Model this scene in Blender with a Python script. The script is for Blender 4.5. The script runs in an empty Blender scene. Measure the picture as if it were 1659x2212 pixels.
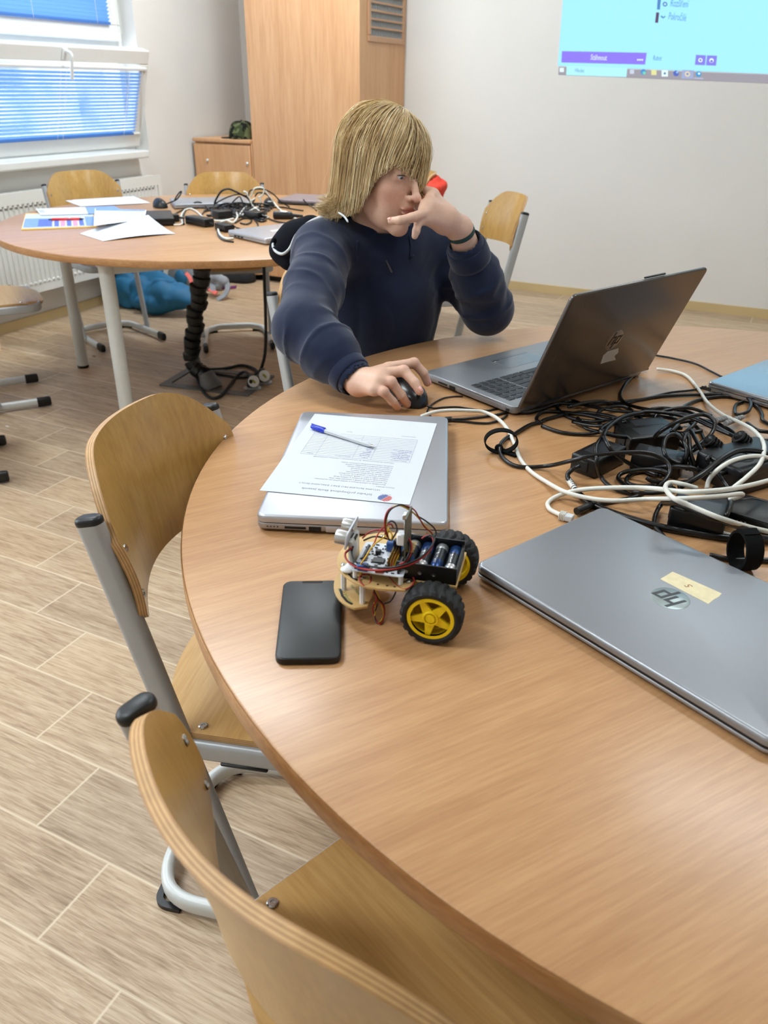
import bpy, bmesh, math, random
import numpy as np
from mathutils import Vector, Matrix, Quaternion
random.seed(7); RNG = np.random.default_rng(11)
S = bpy.context.scene
C = S.collection
PI = math.pi
def R(d): return math.radians(d)

# ------------------------------------------------------------------ camera (solved from the photograph)
FPX, CXP, CYP = 1717.1357, 829.5, 1106.0
CAM = np.array([0.0, 0.0, 1.27206])
YAW, PITCH, ROLL = -0.45201, 0.493505, 0.013476
TH = 0.75                                   # table top height
def _basis():
    cy, sy, cp, sp = math.cos(YAW), math.sin(YAW), math.cos(PITCH), math.sin(PITCH)
    f = np.array([sy*cp, cy*cp, -sp]); r = np.array([cy, -sy, 0.0]); u = np.cross(r, f)
    c, s = math.cos(ROLL), math.sin(ROLL)
    return c*r+s*u, -s*r+c*u, f
BR, BU, BF = _basis()
def ray(px, py): return BF + (px-CXP)/FPX*BR - (py-CYP)/FPX*BU
def at(px, py, z=TH):                       # a point of the photograph on the horizontal plane z
    d = ray(px, py); return CAM + d*((z-CAM[2])/d[2])
def at_x(px, py, x): d = ray(px, py); return CAM + d*((x-CAM[0])/d[0])
def at_y(px, py, y): d = ray(px, py); return CAM + d*((y-CAM[1])/d[1])
def at_d(px, py, depth): return CAM + ray(px, py)*depth

# ------------------------------------------------------------------ object helpers
def tag(o, label=None, cat=None, group=None, kind=None):
    if label: o['label'] = label
    if cat: o['category'] = cat
    if group: o['group'] = group
    if kind: o['kind'] = kind
    return o
def thing(name, label, cat, loc=(0, 0, 0), rotz=0.0, group=None, rot=None):
    o = bpy.data.objects.new(name, None); C.objects.link(o)
    o.empty_display_size = .05
    o.location = loc; o.rotation_euler = rot if rot else (0, 0, rotz)
    return tag(o, label, cat, group)
def dup(root, loc, rotz=0.0, label=None, group=None, rot=None):
    r = root.copy(); C.objects.link(r); r.location = loc; r.rotation_euler = rot if rot else (0, 0, rotz)
    if label: r['label'] = label
    if group: r['group'] = group
    for ch in list(root.children):
        c = ch.copy(); C.objects.link(c); c.parent = r
        for g in ch.children:
            d = g.copy(); C.objects.link(d); d.parent = c
    return r
def link_mesh(name, me, mat=None, parent=None, smooth=True, angle=40):
    if mat is not None:
        for m in (mat if isinstance(mat, (list, tuple)) else [mat]): me.materials.append(m)
    if smooth and len(me.polygons):
        me.polygons.foreach_set('use_smooth', [True]*len(me.polygons))
        if angle is not None:
            me.set_sharp_from_angle(angle=R(angle))
    o = bpy.data.objects.new(name, me); C.objects.link(o)
    if parent is not None: o.parent = parent
    return o

class MB:
    """collects vertices and faces, then links them as ONE mesh object"""
    def __init__(s): s.v = []; s.f = []; s.mi = []; s.m = 0
    def add(s, verts, faces, M=None):
        n = len(s.v)
        if M is not None: verts = [tuple(M @ Vector(p)) for p in verts]
        s.v.extend(tuple(map(float, p)) for p in verts)
        for f in faces: s.f.append(tuple(i+n for i in f)); s.mi.append(s.m)
        return s
    def box(s, c, d, M=None):
        x, y, z = c; a, b, e = d[0]/2, d[1]/2, d[2]/2
        v = [(x+i*a, y+j*b, z+k*e) for i in (-1, 1) for j in (-1, 1) for k in (-1, 1)]
        return s.add(v, [(0, 1, 3, 2), (4, 6, 7, 5), (0, 4, 5, 1), (2, 3, 7, 6), (0, 2, 6, 4), (1, 5, 7, 3)], M)
    def rbox(s, c, d, r=.004, seg=2, M=None):           # box with rounded edges
        bm = bmesh.new(); bmesh.ops.create_cube(bm, size=1)
        for v in bm.verts: v.co = Vector((v.co.x*d[0], v.co.y*d[1], v.co.z*d[2]))
        bmesh.ops.bevel(bm, geom=bm.edges[:], offset=r, segments=seg, affect='EDGES', profile=.5)
        bm.verts.index_update()
        v = [(p.co.x+c[0], p.co.y+c[1], p.co.z+c[2]) for p in bm.verts]
        f = [tuple(q.index for q in g.verts) for g in bm.faces]; bm.free()
        return s.add(v, f, M)
    def loft(s, rings, cap0=True, cap1=True, closed=True, M=None, loop=False):
        n = len(rings[0]); v = [p for r in rings for p in r]; f = []
        m = len(rings)
        for k in range(m if loop else m-1):
            k2 = (k+1) % m
            for i in range(n if closed else n-1):
                j = (i+1) % n
                f.append((k*n+i, k*n+j, k2*n+j, k2*n+i))
        if not loop:
            if cap0: f.append(tuple(range(n-1, -1, -1)))
            if cap1: f.append(tuple((m-1)*n+i for i in range(n)))
        return s.add(v, f, M)
    def lathe(s, prof, n=32, M=None, cap=True):         # prof: (radius, z)
        rings = [[(r*math.cos(2*PI*i/n), r*math.sin(2*PI*i/n), z) for i in range(n)] for r, z in prof]
        return s.loft(rings, cap, cap, True, M)
    def tube(s, pts, r, n=10, closed=False, cap=True, up=None, prof=None, M=None):
        """sweep a circle (or the 2-D profile prof) along pts; r may be a list"""
        P = [Vector(p) for p in pts]; m = len(P)
        rr = r if isinstance(r, (list, tuple, np.ndarray)) else [r]*m
        T = []
        for i in range(m):
            a = P[(i-1) % m] if closed or i > 0 else P[0]; b = P[(i+1) % m] if closed or i < m-1 else P[-1]
            t = (b-a); T.append(t.normalized() if t.length > 1e-9 else Vector((0, 0, 1)))
        rings = []
        if up is not None:
            N = None
        else:
            h = Vector((0, 0, 1)) if abs(T[0].z) < .9 else Vector((1, 0, 0))
            N = (h - T[0]*h.dot(T[0])).normalized()
        for i in range(m):
            if up is not None:
                u_ = Vector(up); Ni = (u_ - T[i]*u_.dot(T[i])).normalized()
            else:
                if i > 0:
                    ax = T[i-1].cross(T[i])
                    if ax.length > 1e-8:
                        N = Quaternion(ax.normalized(), T[i-1].angle(T[i])) @ N
                    N = (N - T[i]*N.dot(T[i])).normalized()
                Ni = N
            B = T[i].cross(Ni)
            if prof is not None: rings.append([tuple(P[i]+Ni*(a*rr[i])+B*(b*rr[i])) for a, b in prof])
            else: rings.append([tuple(P[i]+(Ni*math.cos(2*PI*k/n)+B*math.sin(2*PI*k/n))*rr[i]) for k in range(n)])
        return s.loft(rings, cap, cap, True, M, loop=closed)
    def cyl(s, a, b, r, n=16, r2=None, M=None):
        return s.tube([a, b], [r, r if r2 is None else r2], n, M=M)
    def sphere(s, c, r, nu=20, nv=12, M=None):
        r = r if isinstance(r, (list, tuple)) else (r, r, r)
        v = [(c[0], c[1], c[2]+r[2])]; f = []
        for j in range(1, nv):
            t = PI*j/nv
            for i in range(nu):
                p = 2*PI*i/nu; v.append((c[0]+r[0]*math.sin(t)*math.cos(p), c[1]+r[1]*math.sin(t)*math.sin(p), c[2]+r[2]*math.cos(t)))
        v.append((c[0], c[1], c[2]-r[2])); L = len(v)-1
        for i in range(nu):
            j = (i+1) % nu; f.append((0, 1+i, 1+j)); f.append((L, L-nu+j, L-nu+i))
            for k in range(nv-2): f.append((1+k*nu+i, 1+(k+1)*nu+i, 1+(k+1)*nu+j, 1+k*nu+j))
        return s.add(v, f, M)
    def torus(s, c, R_, r, n=32, m=10, M=None, axis='z'):
        rings = []
        for i in range(n):
            a = 2*PI*i/n; ring = []
            for j in range(m):
                b = 2*PI*j/m; q = R_+r*math.cos(b); p = (q*math.cos(a), q*math.sin(a), r*math.sin(b))
                if axis == 'x': p = (p[2], p[0], p[1])
                if axis == 'y': p = (p[0], p[2], p[1])
                ring.append((p[0]+c[0], p[1]+c[1], p[2]+c[2]))
            rings.append(ring)
        return s.loft(rings, loop=True, M=M)
    def slab(s, outline, z0, z1, r=.002, seg=3, r0=None, M=None):
        """extrude a convex 2-D outline (counter-clockwise) with rounded top/bottom rims"""
        r0 = r if r0 is None else r0
        o = [Vector((p[0], p[1])) for p in outline]; n = len(o)
        nor = []
        for i in range(n):
            e = o[(i+1) % n]-o[i-1]; nor.append(Vector((e.y, -e.x)).normalized())
        def ring(d, z): return [(o[i].x-nor[i].x*d, o[i].y-nor[i].y*d, z) for i in range(n)]
        rings = []
        for k in range(seg+1):
            a = PI/2*k/seg; rings.append(ring(r0*(1-math.sin(a)), z0+r0*(1-math.cos(a))))
        for k in range(seg+1):
            a = PI/2*k/seg; rings.append(ring(r*(1-math.cos(a)), z1-r*(1-math.sin(a))))
        return s.loft(rings, M=M)
    def obj(s, name, mat=None, parent=None, smooth=True, angle=40):
        me = bpy.data.meshes.new(name); me.from_pydata(s.v, [], s.f); me.update()
        if isinstance(mat, (list, tuple)): me.polygons.foreach_set('material_index', s.mi)
        bm = bmesh.new(); bm.from_mesh(me); bmesh.ops.recalc_face_normals(bm, faces=bm.faces[:]); bm.to_mesh(me); bm.free()
        return link_mesh(name, me, mat, parent, smooth, angle)

def rrect(w, h, r, seg=6, cx=0, cy=0):                     # rounded rectangle outline, counter-clockwise
    rs = r if isinstance(r, (list, tuple)) else [r]*4       # corners: +x+y, -x+y, -x-y, +x-y
    out = []
    for q, (sx, sy) in enumerate(((1, 1), (-1, 1), (-1, -1), (1, -1))):
        rad = rs[q]; ox, oy = cx+sx*(w/2-rad), cy+sy*(h/2-rad)
        for k in range(seg+1):
            a = PI/2*(q+k/seg); out.append((ox+rad*math.cos(a), oy+rad*math.sin(a)))
    return out
def oval(a, b, n=16):                                      # flat-oval tube profile, overall a x b (a>b)
    h = a/2-b/2; out = []
    for k in range(n//2+1): t = -PI/2+PI*k/(n//2); out.append((h+b/2*math.cos(t), b/2*math.sin(t)))
    for k in range(n//2+1): t = PI/2+PI*k/(n//2); out.append((-h+b/2*math.cos(t), b/2*math.sin(t)))
    return out
def spline(pts, per=8, closed=False):                      # Catmull-Rom
    P = [np.array(p, float) for p in pts]; n = len(P); out = []
    for i in range(n if closed else n-1):
        p0 = P[(i-1) % n] if closed or i > 0 else 2*P[0]-P[1]; p1 = P[i]; p2 = P[(i+1) % n]
        p3 = P[(i+2) % n] if closed or i < n-2 else 2*P[-1]-P[-2]
        for k in range(per):
            t = k/per
            out.append(.5*((2*p1)+(-p0+p2)*t+(2*p0-5*p1+4*p2-p3)*t*t+(-p0+3*p1-3*p2+p3)*t**3))
    if not closed: out.append(P[-1])
    return [tuple(p) for p in out]
def fillet(pts, r, seg=6):                                 # polyline with rounded corners
    P = [Vector(p) for p in pts]; out = [tuple(P[0])]
    for i in range(1, len(P)-1):
        a = (P[i-1]-P[i]); b = (P[i+1]-P[i]); ra = min(r, a.length*.49, b.length*.49)
        A = P[i]+a.normalized()*ra; B = P[i]+b.normalized()*ra
        for k in range(seg+1):
            t = k/seg; out.append(tuple(A*(1-t)**2+P[i]*2*t*(1-t)+B*t*t))
    out.append(tuple(P[-1])); return out
def rotM(axis, deg, loc=(0, 0, 0)): return Matrix.Translation(loc) @ Matrix.Rotation(R(deg), 4, axis)
def frame(loc, xdir, ydir):                                # matrix with the given x and y axes
    x = Vector(xdir).normalized(); z = x.cross(Vector(ydir)).normalized(); y = z.cross(x)
    M = Matrix((x, y, z)).transposed().to_4x4(); M.translation = Vector(loc); return M
def place(o, M): o.matrix_world = M; return o

def text_mesh(name, body, size, mat, parent=None, M=None, depth=0.0, align='LEFT', shear=0.0, space=1.0):
    cu = bpy.data.curves.new(name, 'FONT'); cu.body = body; cu.size = size; cu.align_x = align; cu.extrude = depth
    cu.shear = shear; cu.space_character = space; cu.resolution_u = 2
    t = bpy.data.objects.new(name, cu); C.objects.link(t)
    dg = bpy.context.evaluated_depsgraph_get(); dg.update()
    me = bpy.data.meshes.new_from_object(t.evaluated_get(dg)); bpy.data.objects.remove(t)
    bpy.data.curves.remove(cu)
    me.materials.clear(); me.name = name
    if M is not None: me.transform(M)
    return me
def join_meshes(name, meshes, mat, parent=None, smooth=False):
    bm = bmesh.new()
    for me in meshes: bm.from_mesh(me); bpy.data.meshes.remove(me)
    me = bpy.data.meshes.new(name); bm.to_mesh(me); bm.free()
    return link_mesh(name, me, mat, parent, smooth)

# ------------------------------------------------------------------ materials
def srgb(r, g, b):
    f = lambda c: (c/255)/12.92 if c/255 <= .04045 else (((c/255)+.055)/1.055)**2.4
    return (f(r), f(g), f(b), 1.0)
class NT:
    def __init__(s, name):
        s.m = bpy.data.materials.new(name); s.m.use_nodes = True
        s.t = s.m.node_tree; s.t.nodes.clear()
        s.out = s.t.nodes.new('ShaderNodeOutputMaterial')
    def n(s, typ, **kw):
        o = s.t.nodes.new('ShaderNode'+typ)
        for k, v in kw.items(): setattr(o, k, v)
        return o
    def set(s, sock, v):
        if isinstance(v, bpy.types.NodeSocket): s.t.links.new(v, sock)
        elif v is not None: sock.default_value = v
    def math(s, op, a, b=None, c=None):
        o = s.n('Math', operation=op)
        for i, v in enumerate((a, b, c)): s.set(o.inputs[i], v)
        return o.outputs[0]
    def coord(s, kind='Object'): return s.n('TexCoord').outputs[kind]
    def mapping(s, vec, loc=(0, 0, 0), rot=(0, 0, 0), scale=(1, 1, 1)):
        o = s.n('Mapping'); s.set(o.inputs[0], vec); o.inputs[1].default_value = loc; o.inputs[2].default_value = rot; o.inputs[3].default_value = scale
        return o.outputs[0]
    def noise(s, vec, scale=5, detail=3, rough=.5, dist=0.0, out=0):
        o = s.n('TexNoise'); s.set(o.inputs['Vector'], vec); s.set(o.inputs['Scale'], scale); o.inputs['Detail'].default_value = detail
        o.inputs['Roughness'].default_value = rough; o.inputs['Distortion'].default_value = dist
        return o.outputs[out]
    def ramp(s, fac, stops, interp='LINEAR'):
        o = s.n('ValToRGB'); s.set(o.inputs[0], fac); cr = o.color_ramp; cr.interpolation = interp
        while len(cr.elements) < len(stops): cr.elements.new(.5)
        for e, (p, c) in zip(cr.elements, stops): e.position = p; e.color = c if len(c) == 4 else (*c, 1)
        return o.outputs[0]
    def mix(s, fac, a, b, mode='MIX'):
        o = s.n('Mix', data_type='RGBA', blend_type=mode); s.set(o.inputs[0], fac); s.set(o.inputs[6], a); s.set(o.inputs[7], b)
        return o.outputs[2]
    def sep(s, vec): o = s.n('SeparateXYZ'); s.set(o.inputs[0], vec); return o.outputs
    def comb(s, x, y, z):
        o = s.n('CombineXYZ')
        for i, v in enumerate((x, y, z)): s.set(o.inputs[i], v)
        return o.outputs[0]
    def bump(s, h, strength=.1, dist=.001):
        o = s.n('Bump'); s.set(o.inputs['Height'], h); o.inputs['Strength'].default_value = strength; o.inputs['Distance'].default_value = dist
        return o.outputs[0]
    def bsdf(s, color, rough=.5, metal=0.0, spec=.5, normal=None, **kw):
        o = s.n('BsdfPrincipled'); s.set(o.inputs['Base Color'], color); s.set(o.inputs['Roughness'], rough); s.set(o.inputs['Metallic'], metal)
        s.set(o.inputs['Specular IOR Level'], spec)
        if normal is not None: s.set(o.inputs['Normal'], normal)
        for k, v in kw.items(): s.set(o.inputs[k.replace('_', ' ')], v)
        return o
    def done(s, sh):
        s.t.links.new(sh.outputs[0] if hasattr(sh, 'outputs') else sh, s.out.inputs[0]); return s.m

def plain(name, col, rough=.5, metal=0.0, spec=.5, vary=.06, scale=60, bump=0.0, bscale=None, **kw):
    """painted metal / plastic / fabric: one colour with faint mottling"""
    t = NT(name); co = t.coord(); nz = t.noise(co, scale, 3)
    a = tuple(max(0, c*(1-vary)) for c in col[:3])+(1,); b = tuple(min(1, c*(1+vary)) for c in col[:3])+(1,)
    colr = t.ramp(nz, [(.3, a), (.7, b)])
    nor = t.bump(t.noise(co, bscale or scale*4, 2), bump, .001) if bump else None
    return t.done(t.bsdf(colr, rough, metal, spec, nor, **kw))
def emit(name, col, strength=1.0):
    t = NT(name); e = t.n('Emission'); t.set(e.inputs[0], col); e.inputs[1].default_value = strength
    return t.done(e)
def wood(name, dark, mid, light, rot=0.0, axis='x', rough=.35, spec=.5, fine=1.0, coat=0.0, bump=.04, flecks=0.0, seedloc=(0, 0, 0)):
    """grain runs along the local axis after turning by rot degrees about z"""
    t = NT(name); co = t.coord(); v = t.mapping(co, seedloc, (0, 0, R(rot)))
    st = {'x': (1.0, 22, 22), 'y': (22, 1.0, 22), 'z': (22, 22, 1.0)}[axis]
    v1 = t.mapping(v, (0, 0, 0), (0, 0, 0), tuple(c*fine for c in st))
    n1 = t.noise(v1, 2.2, 4, .55, .25)
    v2 = t.mapping(v, (3, 1, 2), (0, 0, 0), tuple(c*fine*(4.5 if c > 2 else 5.0) for c in st))
    n2 = t.noise(v2, 3.0, 3, .6)
    st3 = {'x': (.5, 3.5, 3.5), 'y': (3.5, .5, 3.5), 'z': (3.5, 3.5, .5)}[axis]
    n3 = t.noise(t.mapping(v, (5, 7, 1), (0, 0, 0), st3), 2.0, 2, .5, .4)
    f = t.math('ADD', t.math('MULTIPLY', n1, .34), t.math('ADD', t.math('MULTIPLY', n2, .44), t.math('MULTIPLY', n3, .22)))
    col = t.ramp(f, [(.38, dark), (.5, mid), (.62, light)])
    if flecks:
        n4 = t.noise(t.mapping(v, (1, 4, 9), (0, 0, 0), tuple(c*fine*(9 if c > 2 else 14) for c in st)), 3.0, 1, .5)
        m = t.ramp(n4, [(.62, (0, 0, 0, 1)), (.72, (1, 1, 1, 1))])
        col = t.mix(t.math('MULTIPLY', m, flecks), col, tuple(c*.62 for c in dark[:3])+(1,))
    nor = t.bump(n2, bump, .0006)
    return t.done(t.bsdf(col, rough, 0, spec, nor, Coat_Weight=coat, Coat_Roughness=.16))
# ------------------------------------------------------------------ smooth solid modelling: distance fields -> one closed quad mesh
class SDF:
    """list of primitives; each is (function, centre, reach, op, k). op: 'u' union, 's' subtract"""
    def __init__(s): s.p = []; s.post = None
    def _a(s, fn, c, rad, op, k): s.p.append((fn, np.array(c, np.float32), float(rad), op, float(k))); return s
    def cone(s, a, b, ra, rb, k=.01, op='u', tint=None):        # capsule whose radius runs from ra to rb
        a = np.array(a, np.float32); b = np.array(b, np.float32); ba = b-a; L2 = float(ba@ba)+1e-12
        def fn(P):
            q = P-a; h = np.clip((q@ba)/L2, 0, 1); return np.linalg.norm(q-h[:, None]*ba, axis=1)-(ra+(rb-ra)*h)
        return s._a(fn, (a+b)/2, np.sqrt(L2)/2+max(ra, rb), op, k)
    def chain(s, pts, rad, k=.006, op='u'):
        for i in range(len(pts)-1): s.cone(pts[i], pts[i+1], rad[i], rad[i+1], k, op)
        return s
    def ell(s, c, r, rot=None, k=.01, op='u'):
        c = np.array(c, np.float32); r = np.array(r, np.float32) if not np.isscalar(r) else np.array([r]*3, np.float32); rm = float(r.min())
        Rm = None if rot is None else np.array(rot, np.float32)     # rows = local axes
        def fn(P):
            q = P-c
            if Rm is not None: q = q@Rm.T
            k0 = np.linalg.norm(q/r, axis=1); k1 = np.linalg.norm(q/(r*r), axis=1); return k0*(k0-1)/np.maximum(k1, 1e-6)
        return s._a(fn, c, float(r.max()), op, k)
    def box(s, c, half, rnd=.005, rot=None, k=.006, op='u'):
        c = np.array(c, np.float32); hf = np.array(half, np.float32); Rm = None if rot is None else np.array(rot, np.float32)
        def fn(P):
            q = P-c
            if Rm is not None: q = q@Rm.T
            q = np.abs(q)-(hf-rnd); return np.linalg.norm(np.maximum(q, 0), axis=1)+np.minimum(q.max(axis=1), 0)-rnd
        return s._a(fn, c, float(np.linalg.norm(hf)), op, k)
    def eval(s, P, cen=None, rad=0.0):
        d = np.full(len(P), 1.0, np.float32)
        for fn, c, R_, op, k in s.p:
            if cen is not None and np.linalg.norm(cen-c) > R_+rad+3*k+.012: continue
            e = fn(P)
            if op == 'u':
                h = np.clip(.5+.5*(d-e)/k, 0, 1); d = d*(1-h)+e*h-k*h*(1-h)
            else:
                h = np.clip(.5-.5*(d+e)/k, 0, 1); d = d*(1-h)-e*h+k*h*(1-h)
        if s.post is not None: d = s.post(P, d)
        return d
    def mesh(s, h, B=14):
        lo = np.min([c-r for f, c, r, o, k in s.p if o == 'u'], axis=0)-.02; hi = np.max([c+r for f, c, r, o, k in s.p if o == 'u'], axis=0)+.02
        nb = np.ceil((hi-lo)/(h*B)).astype(int); n = nb*B
        D = np.full(n, 1.0, np.float32); half = h*B*.5*1.7321; g = (np.arange(B, dtype=np.float32))*h
        gx, gy, gz = np.meshgrid(g, g, g, indexing='ij'); loc = np.stack([gx.ravel(), gy.ravel(), gz.ravel()], 1)
        C0 = lo+(np.stack(np.meshgrid(*[np.arange(k) for k in nb], indexing='ij'), -1).reshape(-1, 3)+.5)*h*B
        dc = s.eval(C0.astype(np.float32))
        bi = np.stack(np.meshgrid(*[np.arange(k) for k in nb], indexing='ij'), -1).reshape(-1, 3)
        near = np.abs(dc) < half*1.35+.012
        for (i, j, k), d0 in zip(bi[~near], dc[~near]):
            if d0 < 0: D[i*B:(i+1)*B, j*B:(j+1)*B, k*B:(k+1)*B] = -1
        for (i, j, k), c in zip(bi[near], C0[near]):
            org = (lo+np.array([i, j, k])*h*B).astype(np.float32)
            D[i*B:(i+1)*B, j*B:(j+1)*B, k*B:(k+1)*B] = s.eval(loc+org, c, half).reshape(B, B, B)
        return surface_net(D, lo, h)
def surface_net(D, lo, h):
    S_ = D < 0; cnt = np.zeros(np.array(D.shape)-1, np.int8)
    sl = [(slice(0, -1), slice(1, None))[b] for b in (0, 1)]
    corners = [(a, b, c) for a in (0, 1) for b in (0, 1) for c in (0, 1)]
    for a, b, c in corners: cnt += S_[sl[a], sl[b], sl[c]]
    act = np.argwhere((cnt > 0) & (cnt < 8)); n = len(act)
    idx = np.full(cnt.shape, -1, np.int32); idx[act[:, 0], act[:, 1], act[:, 2]] = np.arange(n)
    val = np.stack([D[act[:, 0]+a, act[:, 1]+b, act[:, 2]+c] for a, b, c in corners], 1)
    acc = np.zeros((n, 3)); w = np.zeros(n); cp = np.array(corners, float)
    for i in range(8):
        for ax in range(3):
            if corners[i][ax] == 0:
                j = corners.index(tuple(1 if q == ax else corners[i][q] for q in range(3)))
                m = (val[:, i] < 0) != (val[:, j] < 0); t = val[m, i]/(val[m, i]-val[m, j])
                acc[m] += cp[i]+(cp[j]-cp[i])*t[:, None]; w[m] += 1
    V = lo+(act+acc/w[:, None])*h; Q = []
    for ax in range(3):
        s0 = [slice(None)]*3; s1 = [slice(None)]*3; s0[ax] = slice(0, -1); s1[ax] = slice(1, None)
        A, Bq = S_[tuple(s0)], S_[tuple(s1)]; e = np.argwhere(A != Bq); u, v = [q for q in range(3) if q != ax]
        e = e[(e[:, u] > 0) & (e[:, v] > 0) & (e[:, u] < D.shape[u]-1) & (e[:, v] < D.shape[v]-1)]
        if not len(e): continue
        def I(du, dv):
            c = e.copy(); c[:, u] -= du; c[:, v] -= dv; return idx[c[:, 0], c[:, 1], c[:, 2]]
        q = np.stack([I(1, 1), I(0, 1), I(0, 0), I(1, 0)], 1); flip = A[e[:, 0], e[:, 1], e[:, 2]]
        if ax == 1: flip = ~flip
        q[~flip] = q[~flip][:, ::-1]; Q.append(q)
    Q = np.concatenate(Q); Q = Q[(Q >= 0).all(1)]
    return V, Q
def np_mesh(name, V, Q, mat, parent=None, off=(0, 0, 0), smooth=True, tint=None):
    V = (np.asarray(V)-np.array(off)).astype(np.float32); Q = np.asarray(Q, np.int32); k = Q.shape[1]
    me = bpy.data.meshes.new(name); me.vertices.add(len(V)); me.vertices.foreach_set('co', V.ravel())
    me.loops.add(Q.size); me.loops.foreach_set('vertex_index', Q.ravel())
    me.polygons.add(len(Q)); me.polygons.foreach_set('loop_start', np.arange(0, Q.size, k, dtype=np.int32)); me.polygons.foreach_set('loop_total', np.full(len(Q), k, np.int32))
    me.update(calc_edges=True); me.validate()
    if tint is not None:
        at_ = me.color_attributes.new('tint', 'FLOAT_COLOR', 'POINT'); at_.data.foreach_set('color', np.asarray(tint, np.float32).ravel())
    return link_mesh(name, me, mat, parent, smooth, None)
def wob(P, f, seed=0.0):                              # cheap smooth noise, about -1..1
    x, y, z = P[:, 0]*f, P[:, 1]*f, P[:, 2]*f
    return (np.sin(x+1.7*np.sin(y*.9+seed)+seed)+np.sin(y*1.1+1.5*np.sin(z*.8+2+seed))+np.sin(z*1.2+1.6*np.sin(x*.7+4+seed)))/3
# ------------------------------------------------------------------ shared materials
M = {}
M['wall'] = plain('wall_paint', srgb(226, 223, 218), .85, vary=.015, scale=3, bump=.03, bscale=350)
M['ceil'] = plain('ceiling_paint', srgb(235, 233, 228), .9, vary=.01, scale=3)
M['white'] = plain('white_plastic', srgb(232, 232, 228), .38, vary=.01)
M['radiator'] = plain('radiator_enamel', srgb(232, 231, 225), .35, vary=.01)
M['beige_skirt'] = plain('vinyl_skirting', srgb(205, 180, 132), .5, vary=.04, scale=8)
M['black'] = plain('black_plastic', srgb(11, 11, 12), .42, vary=.05)
M['cable'] = plain('black_cable', srgb(8, 8, 9), .3, vary=.05)
M['rubber'] = plain('black_rubber', srgb(22, 22, 23), .7, vary=.1, scale=80, bump=.1)
M['wcable'] = plain('white_cable', srgb(226, 224, 214), .36, vary=.03)
M['velcro'] = plain('black_velcro', srgb(10, 10, 11), .95, vary=.3, scale=900, bump=.5, spec=.2)
M['frame'] = plain('grey_powder_coat', srgb(176, 179, 181), .4, metal=.25, vary=.02, spec=.4)
M['lframe'] = plain('light_powder_coat', srgb(205, 207, 204), .4, metal=.1, vary=.02)
M['steel'] = plain('steel', srgb(205, 205, 205), .22, metal=1.0, vary=.02)
M['table'] = wood('beech_laminate', srgb(176, 129, 86), srgb(188, 141, 96), srgb(198, 152, 106), rot=-55, axis='x', rough=.33, fine=1.25, spec=.55, bump=.03, flecks=.10, coat=.10)
M['table_edge'] = wood('beech_edge_band', srgb(160, 114, 72), srgb(178, 130, 84), srgb(192, 145, 98), axis='x', rough=.35, fine=.8, bump=.02)
M['ply'] = wood('plywood_lacquered', srgb(178, 136, 72), srgb(190, 149, 82), srgb(200, 160, 93), axis='z', rough=.3, fine=.45, spec=.5, coat=.25, bump=.01)
M['seatply'] = wood('plywood_seat', srgb(190, 145, 86), srgb(204, 160, 99), srgb(215, 173, 112), axis='x', rough=.3, fine=.45, spec=.5, coat=.25, bump=.01)
M['cupboard'] = wood('beech_board', srgb(202, 150, 104), srgb(213, 162, 116), srgb(222, 174, 129), axis='z', rough=.42, fine=.35, bump=.01)
M['plyedge2'] = plain('plywood_edge_dark', srgb(172, 128, 80), .5, vary=.1, scale=90)
M['plyedge'] = plain('plywood_edge_light', srgb(204, 163, 110), .45, vary=.08, scale=90)

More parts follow.
